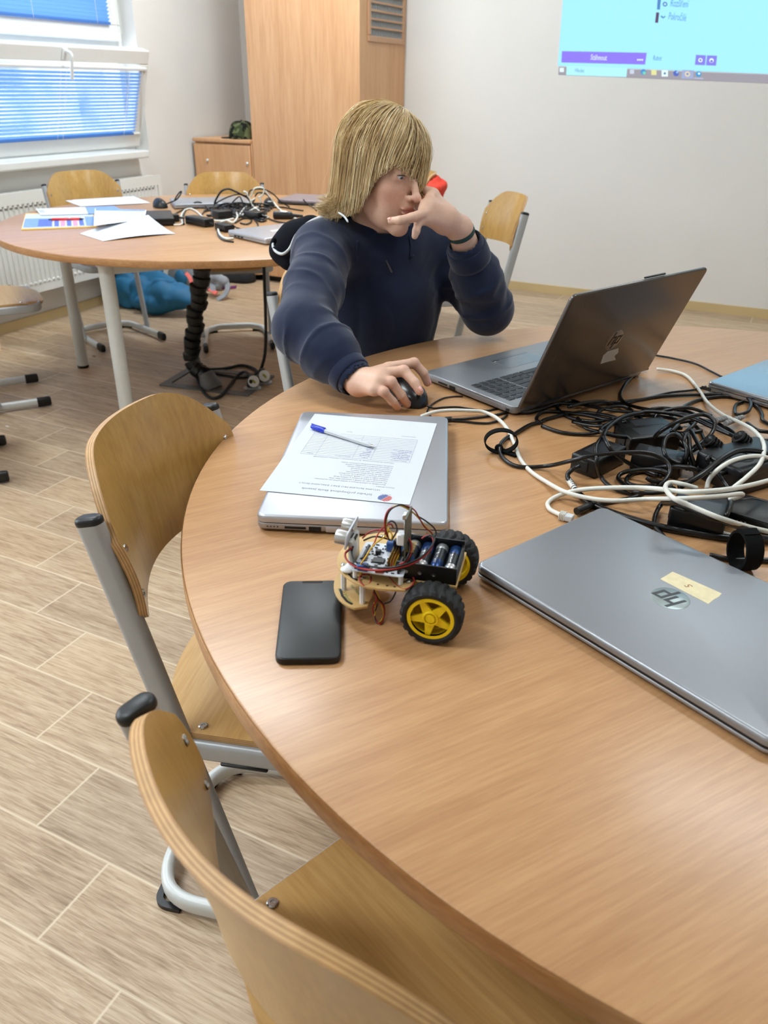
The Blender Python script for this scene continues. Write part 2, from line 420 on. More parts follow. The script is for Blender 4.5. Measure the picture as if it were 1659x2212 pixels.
def floor_material():
    """oak-look vinyl planks 1.2 x 0.169 m laid along x"""
    t = NT('vinyl_plank_floor'); co = t.coord('Object'); x, y, z = t.sep(co)
    row = t.math('FLOOR', t.math('DIVIDE', t.math('SUBTRACT', y, 1.003), .1687))
    v = t.math('FRACT', t.math('DIVIDE', t.math('SUBTRACT', y, 1.003), .1687))
    uu = t.math('DIVIDE', t.math('ADD', t.math('ADD', x, 1.43), t.math('MULTIPLY', row, .184)), 1.22)
    col_i = t.math('FLOOR', uu); u = t.math('FRACT', uu)
    wn = t.n('TexWhiteNoise', noise_dimensions='2D'); t.set(wn.inputs[0], t.comb(col_i, row, 0.0)); rnd = wn.outputs[0]
    eu = t.math('MULTIPLY', t.math('MINIMUM', u, t.math('SUBTRACT', 1.0, u)), 1.22)
    ev = t.math('MULTIPLY', t.math('MINIMUM', v, t.math('SUBTRACT', 1.0, v)), .1687)
    edge = t.math('MINIMUM', eu, ev)
    gap = t.ramp(edge, [(.0, (1, 1, 1, 1)), (.0016, (1, 1, 1, 1)), (.0024, (0, 0, 0, 1))])
    off = t.comb(t.math('MULTIPLY', rnd, 37.0), t.math('MULTIPLY', rnd, 91.0), 0.0)
    va = t.n('VectorMath', operation='ADD'); t.set(va.inputs[0], co); t.set(va.inputs[1], off); p = va.outputs[0]
    g1 = t.noise(t.mapping(p, scale=(3.0, 26, 1)), 1.6, 4, .6, 1.1)      # cathedral figure
    g2 = t.noise(t.mapping(p, scale=(14, 210, 1)), 1.0, 3, .65, .6)            # pore streaks
    g3 = t.noise(t.mapping(p, scale=(1.6, 6, 1)), 1.0, 2, .5)
    f = t.math('ADD', t.math('MULTIPLY', g1, .36), t.math('ADD', t.math('MULTIPLY', g2, .48), t.math('MULTIPLY', g3, .16)))
    c = t.ramp(f, [(.36, srgb(146, 120, 94)), (.46, srgb(176, 150, 122)), (.56, srgb(195, 171, 143)), (.68, srgb(210, 189, 163))])
    tint = t.ramp(rnd, [(0, (.86, .85, .84, 1)), (.5, (1, .98, .95, 1)), (1, (1.07, 1.04, .98, 1))])
    c = t.mix(1.0, c, tint, 'MULTIPLY')
    c = t.mix(t.math('MULTIPLY', gap, .75), c, srgb(232, 214, 186))
    nor = t.bump(t.math('ADD', g2, t.math('MULTIPLY', gap, -.5)), .12, .0008)
    return t.done(t.bsdf(c, t.ramp(g2, [(.3, (.5, .5, .5, 1)), (.7, (.4, .4, .4, 1))]), 0, .4, nor))
M['floor'] = floor_material()

# ------------------------------------------------------------------ the room
WX, BY, RX, FY, CZ = -3.91, 5.56, 3.2, -2.7, 3.0
def struct(name, mb, mat, parent=None, smooth=False):
    o = mb.obj(name, mat, parent, smooth)
    if parent is None: tag(o, kind='structure')
    return o
struct('floor', MB().box(((WX+RX)/2, (BY+FY)/2, -.05), (RX-WX+.6, BY-FY+.6, .1)), M['floor'])
struct('ceiling', MB().box(((WX+RX)/2, (BY+FY)/2, CZ+.05), (RX-WX+.6, BY-FY+.6, .1)), M['ceil'])
struct('wall_back', MB().box(((WX+RX)/2, BY+.15, CZ/2), (RX-WX+.6, .3, CZ)), M['wall'])
struct('wall_right', MB().box((RX+.15, (BY+FY)/2, CZ/2), (.3, BY-FY, CZ)), M['wall'])
struct('wall_front', MB().box(((WX+RX)/2, FY-.15, CZ/2), (RX-WX+.6, .3, CZ)), M['wall'])
OPEN = [(2.35, 4.45), (-1.5, .9)]; ZS, ZT = .86, 2.45        # window openings in the left wall
mb = MB(); wx = WX-.15
ys = [FY, OPEN[1][0], OPEN[1][1], OPEN[0][0], OPEN[0][1], BY]
for a, b in ((ys[0], ys[1]), (ys[2], ys[3]), (ys[4], ys[5])): mb.box((wx, (a+b)/2, CZ/2), (.3, b-a, CZ))
for a, b in OPEN:
    mb.box((wx, (a+b)/2, ZS/2), (.3, b-a, ZS)); mb.box((wx, (a+b)/2, (ZT+CZ)/2), (.3, b-a, CZ-ZT))
struct('wall_left', mb, M['wall'])
struct('baseboard_left', MB().box((WX+.006, (BY+FY)/2, .026), (.012, BY-FY, .052)), M['beige_skirt'])
struct('baseboard_back', MB().box(((-2.5+RX)/2, BY-.006, .028), (RX+2.5, .012, .056)), M['beige_skirt'])

# ------------------------------------------------------------------ windows
def glass():
    t = NT('window_glass'); tr = t.n('BsdfTransparent'); gl = t.n('BsdfGlossy'); gl.inputs['Roughness'].default_value = .02
    lw = t.n('LayerWeight'); lw.inputs[0].default_value = .35
    m = t.n('MixShader'); t.set(m.inputs[0], t.math('MULTIPLY', lw.outputs[0], .5)); t.set(m.inputs[1], tr.outputs[0]); t.set(m.inputs[2], gl.outputs[0])
    return t.done(m)
M['glass'] = glass()
def blind_mat():
    t = NT('blue_blind_slat'); col = srgb(98, 148, 205)
    d = t.bsdf(col, .4); tl = t.n('BsdfTranslucent'); tl.inputs[0].default_value = srgb(120, 168, 222)
    m = t.n('MixShader'); m.inputs[0].default_value = .45; t.set(m.inputs[1], d.outputs[0]); t.set(m.inputs[2], tl.outputs[0])
    return t.done(m)
M['blind'] = blind_mat()
def frame_rect(mb, x, y0, y1, z0, z1, w, d):          # rectangular frame in the y-z plane
    for (ya, yb, za, zb) in ((y0, y1, z0, z0+w), (y0, y1, z1-w, z1), (y0, y0+w, z0+w, z1-w), (y1-w, y1, z0+w, z1-w)):
        mb.rbox((x, (ya+yb)/2, (za+zb)/2), (d, yb-ya, zb-za), .006, 2)
def slats(y0, y1, z0, z1, x, pitch=.0195, w=.025, tilt=47):
    mb = MB(); k = int((z1-z0)/pitch); t = R(tilt)
    for i in range(k):
        z = z0+(i+.5)*pitch; prof = []
        for j in range(5):
            a = (j/4-.5)*w; bow = .0022*(1-(2*(j/4)-1)**2)
            prof.append((x+a*math.cos(t)+bow*math.sin(t), z+a*math.sin(t)-bow*math.cos(t)))
        v = [(px, yy, pz) for yy in (y0, y1) for px, pz in prof]
        mb.add(v, [(j, j+1, j+6, j+5) for j in range(4)])
    return mb
Y0, Y1 = OPEN[0]
w1 = MB(); frame_rect(w1, WX-.15, Y0, Y1, ZS, ZT, .055, .07)
w1.rbox((WX-.15, (Y0+Y1)/2, 1.475), (.07, Y1-Y0-.1, .05), .006)
frame_rect(w1, WX-.11, Y0+.035, Y1-.035, 1.485, ZT-.03, .085, .055)
win = struct('window_1', w1, M['white'])
MB().box((WX-.11, (Y0+Y1)/2, 1.95), (.004, Y1-Y0-.22, .82)).obj('pane', M['glass'], win)
sl = struct('trim_1', MB().rbox((WX-.005, (Y0+4.335)/2, .862), (.21, 4.335-Y0, .044), .008), M['white'])
b = thing('venetian_blind', 'blue venetian blind in the upper part of the window', 'blind', (0, 0, 0), group=None)
slats(Y0+.13, Y1-.135, 1.585, 2.36, WX-.075).obj('slats', M['blind'], b)
MB().rbox((WX-.075, (Y0+Y1)/2, 1.577), (.022, Y1-Y0-.265, .016), .004).obj('bottom_rail', M['blind'], b)
for yy in (2.9, 3.72, 4.2): MB().tube([(WX-.058, yy, 1.57), (WX-.058, yy, 2.36)], .0012, 5).obj('ladder_cord', M['wcable'], b)
m_ = MB(); m_.tube(spline([(WX-.06, Y1-.115, 2.3), (WX-.055, Y1-.11, 1.75), (WX-.05, Y1-.1, 1.56), (WX-.05, Y1-.075, 1.54), (WX-.055, Y1-.06, 1.6), (WX-.055, Y1-.07, 2.3)]), .0015, 5)
m_.obj('cord', M['wcable'], b)
# tilted lower sash
sash = thing('window_2', None, None, (WX-.075, 0, .905), rot=(0, R(17.5), 0)); tag(sash, kind='structure')
s2 = MB(); frame_rect(s2, 0, Y0+.05, Y1-.03, 0, .565, .078, .06)
s2.rbox((.034, (Y0+Y1)/2, .463), (.022, Y1-Y0-.10, .016), .003)
s2.rbox((.034, (Y0+Y1)/2, .083), (.012, Y1-Y0-.10, .012), .003)
s2.obj('sash_frame', M['white'], sash, smooth=False)
MB().box((-.005, (Y0+Y1)/2, .28), (.004, Y1-Y0-.2, .42)).obj('pane', M['glass'], sash)
hy = 3.73
h = MB(); h.rbox((.036, hy, .528), (.016, .034, .06), .005)
h.tube(fillet([(.04, hy, .545), (.085, hy, .545), (.085, hy+.012, .415)], .02), .0095, 10)
h.obj('handle', M['white'], sash)
b2 = thing('venetian_blind', 'blue venetian blind on the lower sash that is tilted open', 'blind', (WX-.075, 0, .905), rot=(0, R(17.5), 0))
slats(Y0+.14, Y1-.115, .098, .455, .048).obj('slats', M['blind'], b2)
MB().rbox((.047, (Y0+Y1)/2, .092), (.02, Y1-Y0-.26, .014), .004).obj('bottom_rail', M['blind'], b2)
for yy in (2.95, 3.68, 3.72, 4.22): MB().tube([(.064, yy, .09), (.064, yy, .46)], .0013, 5).obj('ladder_cord', M['wcable'], b2)
m_ = MB(); m_.tube(spline([(.05, Y1-.1, .45), (.06, Y1-.075, .35), (.03, Y1-.05, .1), (.005, Y1-.03, -.02), (.02, Y1-.025, -.01), (.06, Y1-.06, .25), (.055, Y1-.085, .45)]), .0022, 5)
m_.obj('cord', M['wcable'], b2)
# second window in the same wall, behind the left border of the photograph
Y2, Y3 = OPEN[1]
w3 = MB(); frame_rect(w3, WX-.15, Y2, Y3, ZS, ZT, .075, .07); w3.rbox((WX-.15, (Y2+Y3)/2, 1.5), (.07, Y3-Y2, .07), .006)
w3 = struct('window_3', w3, M['white'])
MB().box((WX-.15, (Y2+Y3)/2, (ZS+ZT)/2), (.004, Y3-Y2-.1, ZT-ZS-.1)).obj('pane', M['glass'], w3)

# ------------------------------------------------------------------ radiator
rad = thing('radiator', 'white ribbed panel radiator under the window', 'radiator', (WX, 0, 0))
ry0, ry1, rz0, rz1, rxf = 2.1, 4.40, .2, .735, .115
mb = MB(); n = int((ry1-ry0-.06)/.0333); prof = []
for i in range(n):
    y = ry0+.03+i*.0333
    for dy, dx in ((0, -.009), (.005, -.009), (.010, 0), (.026, 0), (.031, -.009)): prof.append((rxf+dx, y+dy))
v = [(x, y, zz) for zz in (rz0+.05, rz1-.06) for x, y in prof]; k = len(prof)
mb.add(v, [(i, i+1, k+i+1, k+i) for i in range(k-1)])
mb.box((rxf-.006, (ry0+ry1)/2, rz1-.03), (.012, ry1-ry0, .06)); mb.box((rxf-.006, (ry0+ry1)/2, rz0+.025), (.012, ry1-ry0, .05))
zc_ = (rz0+.05+rz1-.06)/2; zd_ = rz1-rz0-.11; mb.box((rxf-.006, ry0+.015, zc_), (.012, .03, zd_)); mb.box((rxf-.006, ry1-.0165, zc_), (.012, .033, zd_))
mb.obj('front_panel', M['radiator'], rad, smooth=False)
MB().rbox((.06, (ry0+ry1)/2, (rz0+rz1)/2), (.09, ry1-ry0-.004, rz1-rz0-.01), .006).obj('casing', M['radiator'], rad)
mb = MB()
for i in range(n-1):
    mb.box((rxf+.001, ry0+.048+i*.0333, rz1-.075), (.002, .018, .009))
mb.obj('top_slots', plain('dark_slot', srgb(120, 116, 108), .7), rad, smooth=False)
mb = MB()
for i in range(n): mb.rbox((rxf+.002, ry0+.048+i*.0333, rz0+.055), (.008, .019, .014), .003, 1)
mb.obj('bottom_embossing', M['radiator'], rad)

# ------------------------------------------------------------------ wardrobe, low cabinet, cap
wr = thing('wardrobe', 'tall beech wardrobe with a vent grille in its side', 'wardrobe', (0, 0, 0))
wx0, wx1, wy0, wy1, wh = -3.405, -2.585, 4.9, 5.553, 2.3
mb = MB()
mb.rbox(((wx0+wx1)/2, (wy0+wy1)/2, .045+(wh-.045)/2), (wx1-wx0, wy1-wy0, wh-.045), .002, 1)
mb.obj('carcass', M['cupboard'], wr)
MB().box(((wx0+wx1)/2, (wy0+wy1)/2+.02, .0225), (wx1-wx0-.02, wy1-wy0-.06, .045)).obj('plinth', M['black'], wr, smooth=False)
M['grillewood'] = plain('grille_plastic', srgb(196, 152, 116), .5, vary=.03)
for (za, zb) in ((1.5, 2.1),):
    ya, yb = wy0+.105, wy1-.03
    g = MB(); frame_rect(g, wx1+.004, ya, yb, za, zb, .035, .012)
    nz = int((zb-za-.07)/.044)
    for i in range(1, nz): g.box((wx1+.004, (ya+yb)/2, za+.035+i*.044), (.01, yb-ya-.06, .011))
    gr = g.obj('vent_grille', M['grillewood'], wr, smooth=False)
    g = MB(); ny = 20
    for i in range(ny): g.box((wx1+.0035, ya+.035+(i+.5)*(yb-ya-.07)/ny, (za+zb)/2), (.005, .0045, zb-za-.06))
    g.obj('slats', plain('grille_grey', srgb(190, 190, 188), .5), gr, smooth=False)
    MB().box((wx1+.0006, (ya+yb)/2, (za+zb)/2), (.0012, yb-ya-.04, zb-za-.04)).obj('dark_backing', plain('vent_dark', srgb(24, 24, 26), .9), gr, smooth=False)
lc = thing('low_cabinet', 'waist-high beech cabinet between the window wall and the wardrobe', 'cabinet')
cx0, cx1, cy0, cy1 = -3.885, -3.41, 4.88, 5.54
MB().rbox(((cx0+cx1)/2, (cy0+cy1)/2+.01, .475), (cx1-cx0, cy1-cy0-.02, .87), .002, 1).obj('carcass', M['cupboard'], lc)
MB().rbox(((cx0+cx1)/2, (cy0+cy1)/2, .92), (cx1-cx0, cy1-cy0+.012, .022), .003, 2).obj('top', M['cupboard'], lc)
d_ = MB().rbox(((cx0+cx1)/2, cy0+.003, .47), (cx1-cx0-.008, .016, .85), .002, 1).obj('door', M['cupboard'], lc)
for px, py in ((449, 346), (535, 353)):
    q = at_y(px, py, cy0-.006); mb = MB(); mb.sphere((q[0], cy0-.011, q[2]), (.009, .007, .009), 12, 8); mb.obj('knob', M['white'], d_)
MB().box(((cx0+cx1)/2, (cy0+cy1)/2+.02, .02), (cx1-cx0-.02, cy1-cy0-.06, .04)).obj('plinth', M['black'], lc, smooth=False)
def camo():
    t = NT('camouflage_cloth'); co = t.coord(); a = t.noise(co, 16, 2, .5, .6); b_ = t.noise(t.mapping(co, (3, 5, 1)), 22, 2, .5, .6)
    c = t.ramp(a, [(.47, srgb(26, 28, 24)), (.5, srgb(62, 70, 44))], 'CONSTANT'); c = t.mix(t.ramp(b_, [(.55, (0, 0, 0, 1)), (.58, (1, 1, 1, 1))]), c, srgb(104, 108, 74))
    return t.done(t.bsdf(c, .9, spec=.2))
cp = thing('cap', 'camouflage cap lying on the low cabinet beside the wardrobe', 'cap', (-3.545, 4.99, .931))
mb = MB(); rings = []
for k in range(9):
    a = PI/2*k/8; rr = math.cos(a)**.55 if k < 8 else .02; zz = .112*math.sin(a)**.9
    rings.append([(.088*rr*math.cos(q), .098*rr*math.sin(q), zz) for q in [2*PI*i/28 for i in range(28)]])
mb.loft(rings); mb.obj('crown', camo(), cp)
mb = MB(); o_ = [(-.07, -.075)]+[(-.088-.075*math.sin(PI*i/12), -.075*math.cos(PI*i/12)) for i in range(13)]+[(-.07, .075)]
mb.slab(list(reversed(o_)), .001, .006, .002); mb.obj('brim', M['rubber'], cp)
mb = MB(); mb.sphere((0, 0, .113), (.008, .008, .004), 10, 6); mb.obj('button', M['rubber'], cp)

# ------------------------------------------------------------------ projected picture on the back wall
def quad(mb, px4, y, t=.0012):
    f = [at_y(a, b_, y) for a, b_ in px4]; bk = [(p[0], y+t, p[2]) for p in f]
    mb.add([(p[0], y, p[2]) for p in f]+bk, [(0, 1, 2, 3), (7, 6, 5, 4), (0, 4, 5, 1), (1, 5, 6, 2), (2, 6, 7, 3), (3, 7, 4, 0)]); return mb
pj = thing('projected_picture', 'bright blue projected computer desktop on the back wall', 'projection')
yw = BY-.0014
def pq(name, px4, col, st, lay): return quad(MB(), px4, yw-.0016*lay).obj(name, emit('projected_'+name+str(lay)+str(px4[0][0]), col, st), pj, smooth=False)
pq('desktop', [(1205, 142), (2300, 184), (2330, -400), (1248, -420)], srgb(160, 226, 255), 1.06, 0)
pq('taskbar', [(1207, 144), (2300, 186), (2299, 207), (1206, 161.5)], srgb(172, 168, 178), .82, 0)
pq('search_box', [(1224, 142), (1355, 147), (1353, 166.5), (1223, 162.5)], srgb(176, 236, 250), 1.0, 1)
pq('purple_button', [(1214, 110.5), (1397, 114), (1393.5, 139.5), (1212.5, 135)], srgb(142, 124, 238), 1.0, 1)
pq('button', [(1503.5, 118.5), (1525, 119.5), (1523, 141), (1501, 140)], srgb(134, 128, 226), 1.0, 1)
pq('button', [(1527.5, 119.5), (1549, 120.5), (1546.5, 142), (1525, 141)], srgb(134, 128, 226), 1.0, 1)
pq('marker_bar', [(1421, -6), (1428, -6), (1425.5, 21), (1419, 20.5)], srgb(96, 150, 210), .8, 1)
pq('marker_bar', [(1417.5, 26.5), (1424, 27), (1421.5, 49.5), (1415, 49)], srgb(112, 92, 120), .7, 1)
pq('highlight', [(1474, 151), (1499, 152), (1497, 170.5), (1471.5, 169.5)], srgb(176, 188, 226), .8, 1)
pq('highlight', [(1499, 167.8), (1519, 168.6), (1519, 170.6), (1499, 169.8)], srgb(190, 205, 235), .9, 1)
def dot(name, cx, cy, r, col, st=1.0, sq=False, lay=2):
    pts = [(cx+r*math.cos(2*PI*i/20), cy+r*math.sin(2*PI*i/20)) for i in range(20)] if not sq else [(cx-r, cy-r), (cx+r, cy-r), (cx+r, cy+r), (cx-r, cy+r)]
    y = yw-.0016*lay; P = [at_y(a, b_, y) for a, b_ in pts]; n = len(P)
    mb = MB(); mb.loft([[(p[0], y+.001, p[2]) for p in P], [(p[0], y, p[2]) for p in P]])
    return mb.obj(name, emit('icon_%s_%d_%d' % (name, cx, cy), col, st), pj, smooth=False)
W_ = srgb(225, 246, 255)
dot('icon', 1213.5, 151, 4.5, W_, 1, True); dot('icon', 1365, 155, 4.6, srgb(205, 215, 235), .9, True)
dot('icon', 1389.5, 155.5, 6, srgb(88, 150, 214), .9); dot('icon', 1391.5, 157.5, 3.4, srgb(120, 214, 190), .95, lay=3)
dot('icon', 1412.5, 156.5, 5.6, srgb(226, 226, 160), .95, True); dot('icon', 1436, 158.5, 6.8, W_, 1, True); dot('icon', 1436, 158.5, 2.6, srgb(90, 140, 180), .8, lay=3)
dot('icon', 1460.5, 158.5, 6.3, srgb(96, 118, 206), .85); dot('icon', 1463, 156, 2.6, srgb(160, 200, 240), .9, lay=3)
dot('icon', 1485, 160, 5.6, srgb(232, 214, 170), .95); dot('icon', 1485, 160, 2.6, srgb(110, 150, 220), .9, lay=3)
dot('icon', 1509, 160, 6, srgb(70, 160, 216), .9); dot('icon', 1510, 159, 2.4, W_, 1, lay=3)
dot('icon', 1513, 130, 4.6, W_, 1); dot('icon', 1513, 130, 2.2, srgb(116, 110, 214), .85, lay=3); dot('icon', 1537, 130.5, 4.8, W_, 1); dot('icon', 1537, 132, 2.6, srgb(116, 110, 214), .85, lay=3)
for k in range(3): dot('dot', 1378+k*4.6, 129.3, 1.9, W_, 1)
dot('icon', 1436.5, 9, 5.2, srgb(84, 140, 200), .8); dot('icon', 1436.5, 9, 2.4, srgb(190, 232, 252), 1, lay=3)
mb = MB(); y = yw-.004; mb.tube([at_y(1428, 34.5, y), at_y(1432.5, 38.5, y), at_y(1437, 35, y)], .0035, 6); mb.obj('chevron', emit('chevron_ink', srgb(84, 140, 200), .8), pj)
def wall_text(body, px, py, px2, py2, size, col, st):
    a = at_y(px, py, yw-.004); b_ = at_y(px2, py2, yw-.004)
    me = text_mesh('lettering', body, size, None, depth=.0004, M=frame(a, (b_[0]-a[0], 0, b_[2]-a[2]), (0.12, 0, 1)))
    w = max(v.co.x for v in me.vertices)-min(v.co.x for v in me.vertices); L = abs(b_[0]-a[0])
    me.transform(Matrix.Translation(Vector(a)) @ Matrix.Scale(L/max(w, 1e-4), 4, (1, 0, 0)) @ Matrix.Translation(-Vector(a)))
    return link_mesh('lettering', me, emit('projected_text_'+str(px), col, st), pj, smooth=False)
wall_text('Rozšíření', 1447, 13.5, 1486, 14.5, .052, srgb(84, 140, 206), .95)
wall_text('Pokročilé', 1443, 42, 1481, 43.5, .052, srgb(84, 140, 206), .95)
wall_text('Stáhnout', 1275, 129, 1310, 130, .042, W_, 1.0)
wall_text('Robot', 1410, 130, 1428, 130.5, .036, srgb(84, 140, 196), .8)
wall_text('Hledat', 1241, 155.5, 1261, 156.5, .03, srgb(110, 168, 200), .85)

# ------------------------------------------------------------------ ceiling lamps, daylight
def ceiling_lamp(x, y, power, rz=0.0, label=''):
    t = thing('ceiling_lamp', label, 'ceiling lamp', (x, y, CZ), rz, 'ceiling panel lamps')
    MB().rbox((0, 0, -.03), (1.24, .34, .06), .006, 1).obj('housing', M['white'], t)
    MB().box((0, 0, -.0615), (1.18, .28, .003)).obj('diffuser', emit('lamp_diffuser', (.94, 1, 1, 1), 5.0), t, smooth=False)
    L = bpy.data.lights.new('lamp_light', 'AREA'); L.shape = 'RECTANGLE'; L.size = 1.15; L.size_y = .27; L.energy = power; L.color = (.90, 1.0, 1.06)
    o = bpy.data.objects.new('lamp_light', L); C.objects.link(o); o.location = (0, 0, -.07); o.parent = t
    return t
for x, y, e, where in ((-2.5, 4.1, 44, 'over the far table'), (.2, 4.1, 7, 'near the projected picture'), (-2.4, 1.6, 32, 'above the window side aisle'), (.4, 1.7, 13, 'over the front table'), (-1.7, -.3, 28, 'above the nearest chairs')):
    ceiling_lamp(x, y, e, 0, 'white rectangular ceiling panel lamp '+where)
for (a, b_, e) in ((Y2, Y3, 95), ):
    L = bpy.data.lights.new('daylight', 'AREA'); L.shape = 'RECTANGLE'; L.size = ZT-ZS-.1; L.size_y = b_-a-.1; L.energy = e*.8; L.color = (.80, .90, 1.0)
    o = bpy.data.objects.new('daylight', L); C.objects.link(o); o.location = (WX-.2, (a+b_)/2, (ZS+ZT)/2); o.rotation_euler = (0, R(-90), 0)
L = bpy.data.lights.new('daylight', 'AREA'); L.shape = 'RECTANGLE'; L.size = 1.5; L.size_y = 2.0; L.energy = 45; L.color = (.80, .90, 1.0)
o = bpy.data.objects.new('daylight', L); C.objects.link(o); o.location = (WX-.5, (Y0+Y1)/2, 1.7); o.rotation_euler = (0, R(-90), 0)
w = bpy.data.worlds.new('sky'); S.world = w; w.use_nodes = True; nt = w.node_tree
bg = nt.nodes['Background']; tc = nt.nodes.new('ShaderNodeTexCoord'); nz = nt.nodes.new('ShaderNodeTexNoise'); nz.inputs['Scale'].default_value = 14; nz.inputs['Detail'].default_value = 5
rp = nt.nodes.new('ShaderNodeValToRGB'); rp.color_ramp.elements[0].position = .4; rp.color_ramp.elements[0].color = (.16, .26, .40, 1); rp.color_ramp.elements[1].position = .58; rp.color_ramp.elements[1].color = (.86, .95, 1, 1)
nt.links.new(tc.outputs['Generated'], nz.inputs['Vector']); nt.links.new(nz.outputs[0], rp.inputs[0]); nt.links.new(rp.outputs[0], bg.inputs[0]); bg.inputs[1].default_value = 1.9
# ------------------------------------------------------------------ round tables
TR = .908
def round_table(name, label, loc, leg_angles, rotz=0.0):
    t = thing(name, label, 'table', (loc[0], loc[1], 0), rotz)
    mb = MB(); n = 160; ti = TR-.0012
    mb.lathe([(.0001, TH-.024), (ti, TH-.024), (ti, TH-.003), (ti-.0008, TH-.0009), (ti-.003, TH), (.0001, TH)], n, cap=False)
    mb.obj('tabletop', M['table'], t)
    mb = MB(); prof = [(TR-.0012, TH-.025), (TR-.002, TH-.026), (TR-.0009, TH-.0245), (TR, TH-.022), (TR, TH-.005), (TR-.0006, TH-.0025), (TR-.0012, TH-.0014)]
    mb.lathe(prof, n, cap=False); mb.obj('edge_band', M['table_edge'], t)
    P = [(.858*math.cos(R(a)), .858*math.sin(R(a))) for a in leg_angles]
    P = [(x*.985, y*.985) for x, y in P]
    for x, y in P:
        mb = MB(); mb.cyl((x, y, .012), (x, y, TH-.03), .026, 24); lg = mb.obj('leg', M['lframe'], t)
        MB().lathe([(.0001, 0), (.024, 0), (.027, .004), (.027, .013), (.0001, .013)], 24, Matrix.Translation((x, y, 0))).obj('foot', M['black'], lg)
    mb = MB()
    for i in range(4):
        a, b = Vector((*P[i], TH-.047)), Vector((*P[(i+1) % 4], TH-.047)); d = (b-a).normalized()
        mb.tube([a+d*.02, b-d*.02], 1.0, up=(0, 0, 1), prof=[(p*.5, q*.5) for p, q in [(.04, .02), (-.04, .02), (-.04, -.02), (.04, -.02)]])
    mb.obj('frame_rail', M['lframe'], t, smooth=False)
    return t
T1 = (.0936, 1.239); T2 = (-2.221, 2.933)
round_table('round_table', 'large round beech table in front, laptops and a cable heap on it', T1, (10, 100, 190, 280))
round_table('round_table', 'round beech table by the windows, papers and tangled cables on it', T2, (8.5, 98.5, 188.5, 278.5))

# ------------------------------------------------------------------ school chairs
def shell(mb, G, th, m_top=0, m_edge=1):
    """closed plate from a grid G[i][j] of top points, thickness th along -normal"""
    G = np.array(G, float); a, b = G.shape[:2]
    du = np.gradient(G, axis=0); dv = np.gradient(G, axis=1); N = np.cross(du, dv); N /= np.linalg.norm(N, axis=2, keepdims=True)+1e-12
    H = G-N*th; v = np.concatenate([G.reshape(-1, 3), H.reshape(-1, 3)]); o = a*b
    base = len(mb.v); mb.v.extend(map(tuple, v))
    def F(f, m): mb.f.append(tuple(base+i for i in f)); mb.mi.append(m)
    for i in range(a-1):
        for j in range(b-1):
            q = (i*b+j, (i+1)*b+j, (i+1)*b+j+1, i*b+j+1); F(q, m_top); F(tuple(o+k for k in reversed(q)), m_top)
    rim = [(i, 0) for i in range(a)]+[(a-1, j) for j in range(1, b)]+[(i, b-1) for i in range(a-2, -1, -1)]+[(0, j) for j in range(b-2, 0, -1)]
    L = 7; nr = len(rim); prev = [i*b+j for i, j in rim]
    for k in range(1, L+1):
        if k == L: cur = [o+i*b+j for i, j in rim]
        else:
            cur = []
            for i, j in rim: cur.append(len(mb.v)-base); mb.v.append(tuple(G[i, j]-N[i, j]*th*k/L))
        for q in range(nr): F((prev[q], prev[(q+1) % nr], cur[(q+1) % nr], cur[q]), m_edge+(k % 2))
        prev = cur
    return mb
def post_y(z): return -.222*(z-.46)
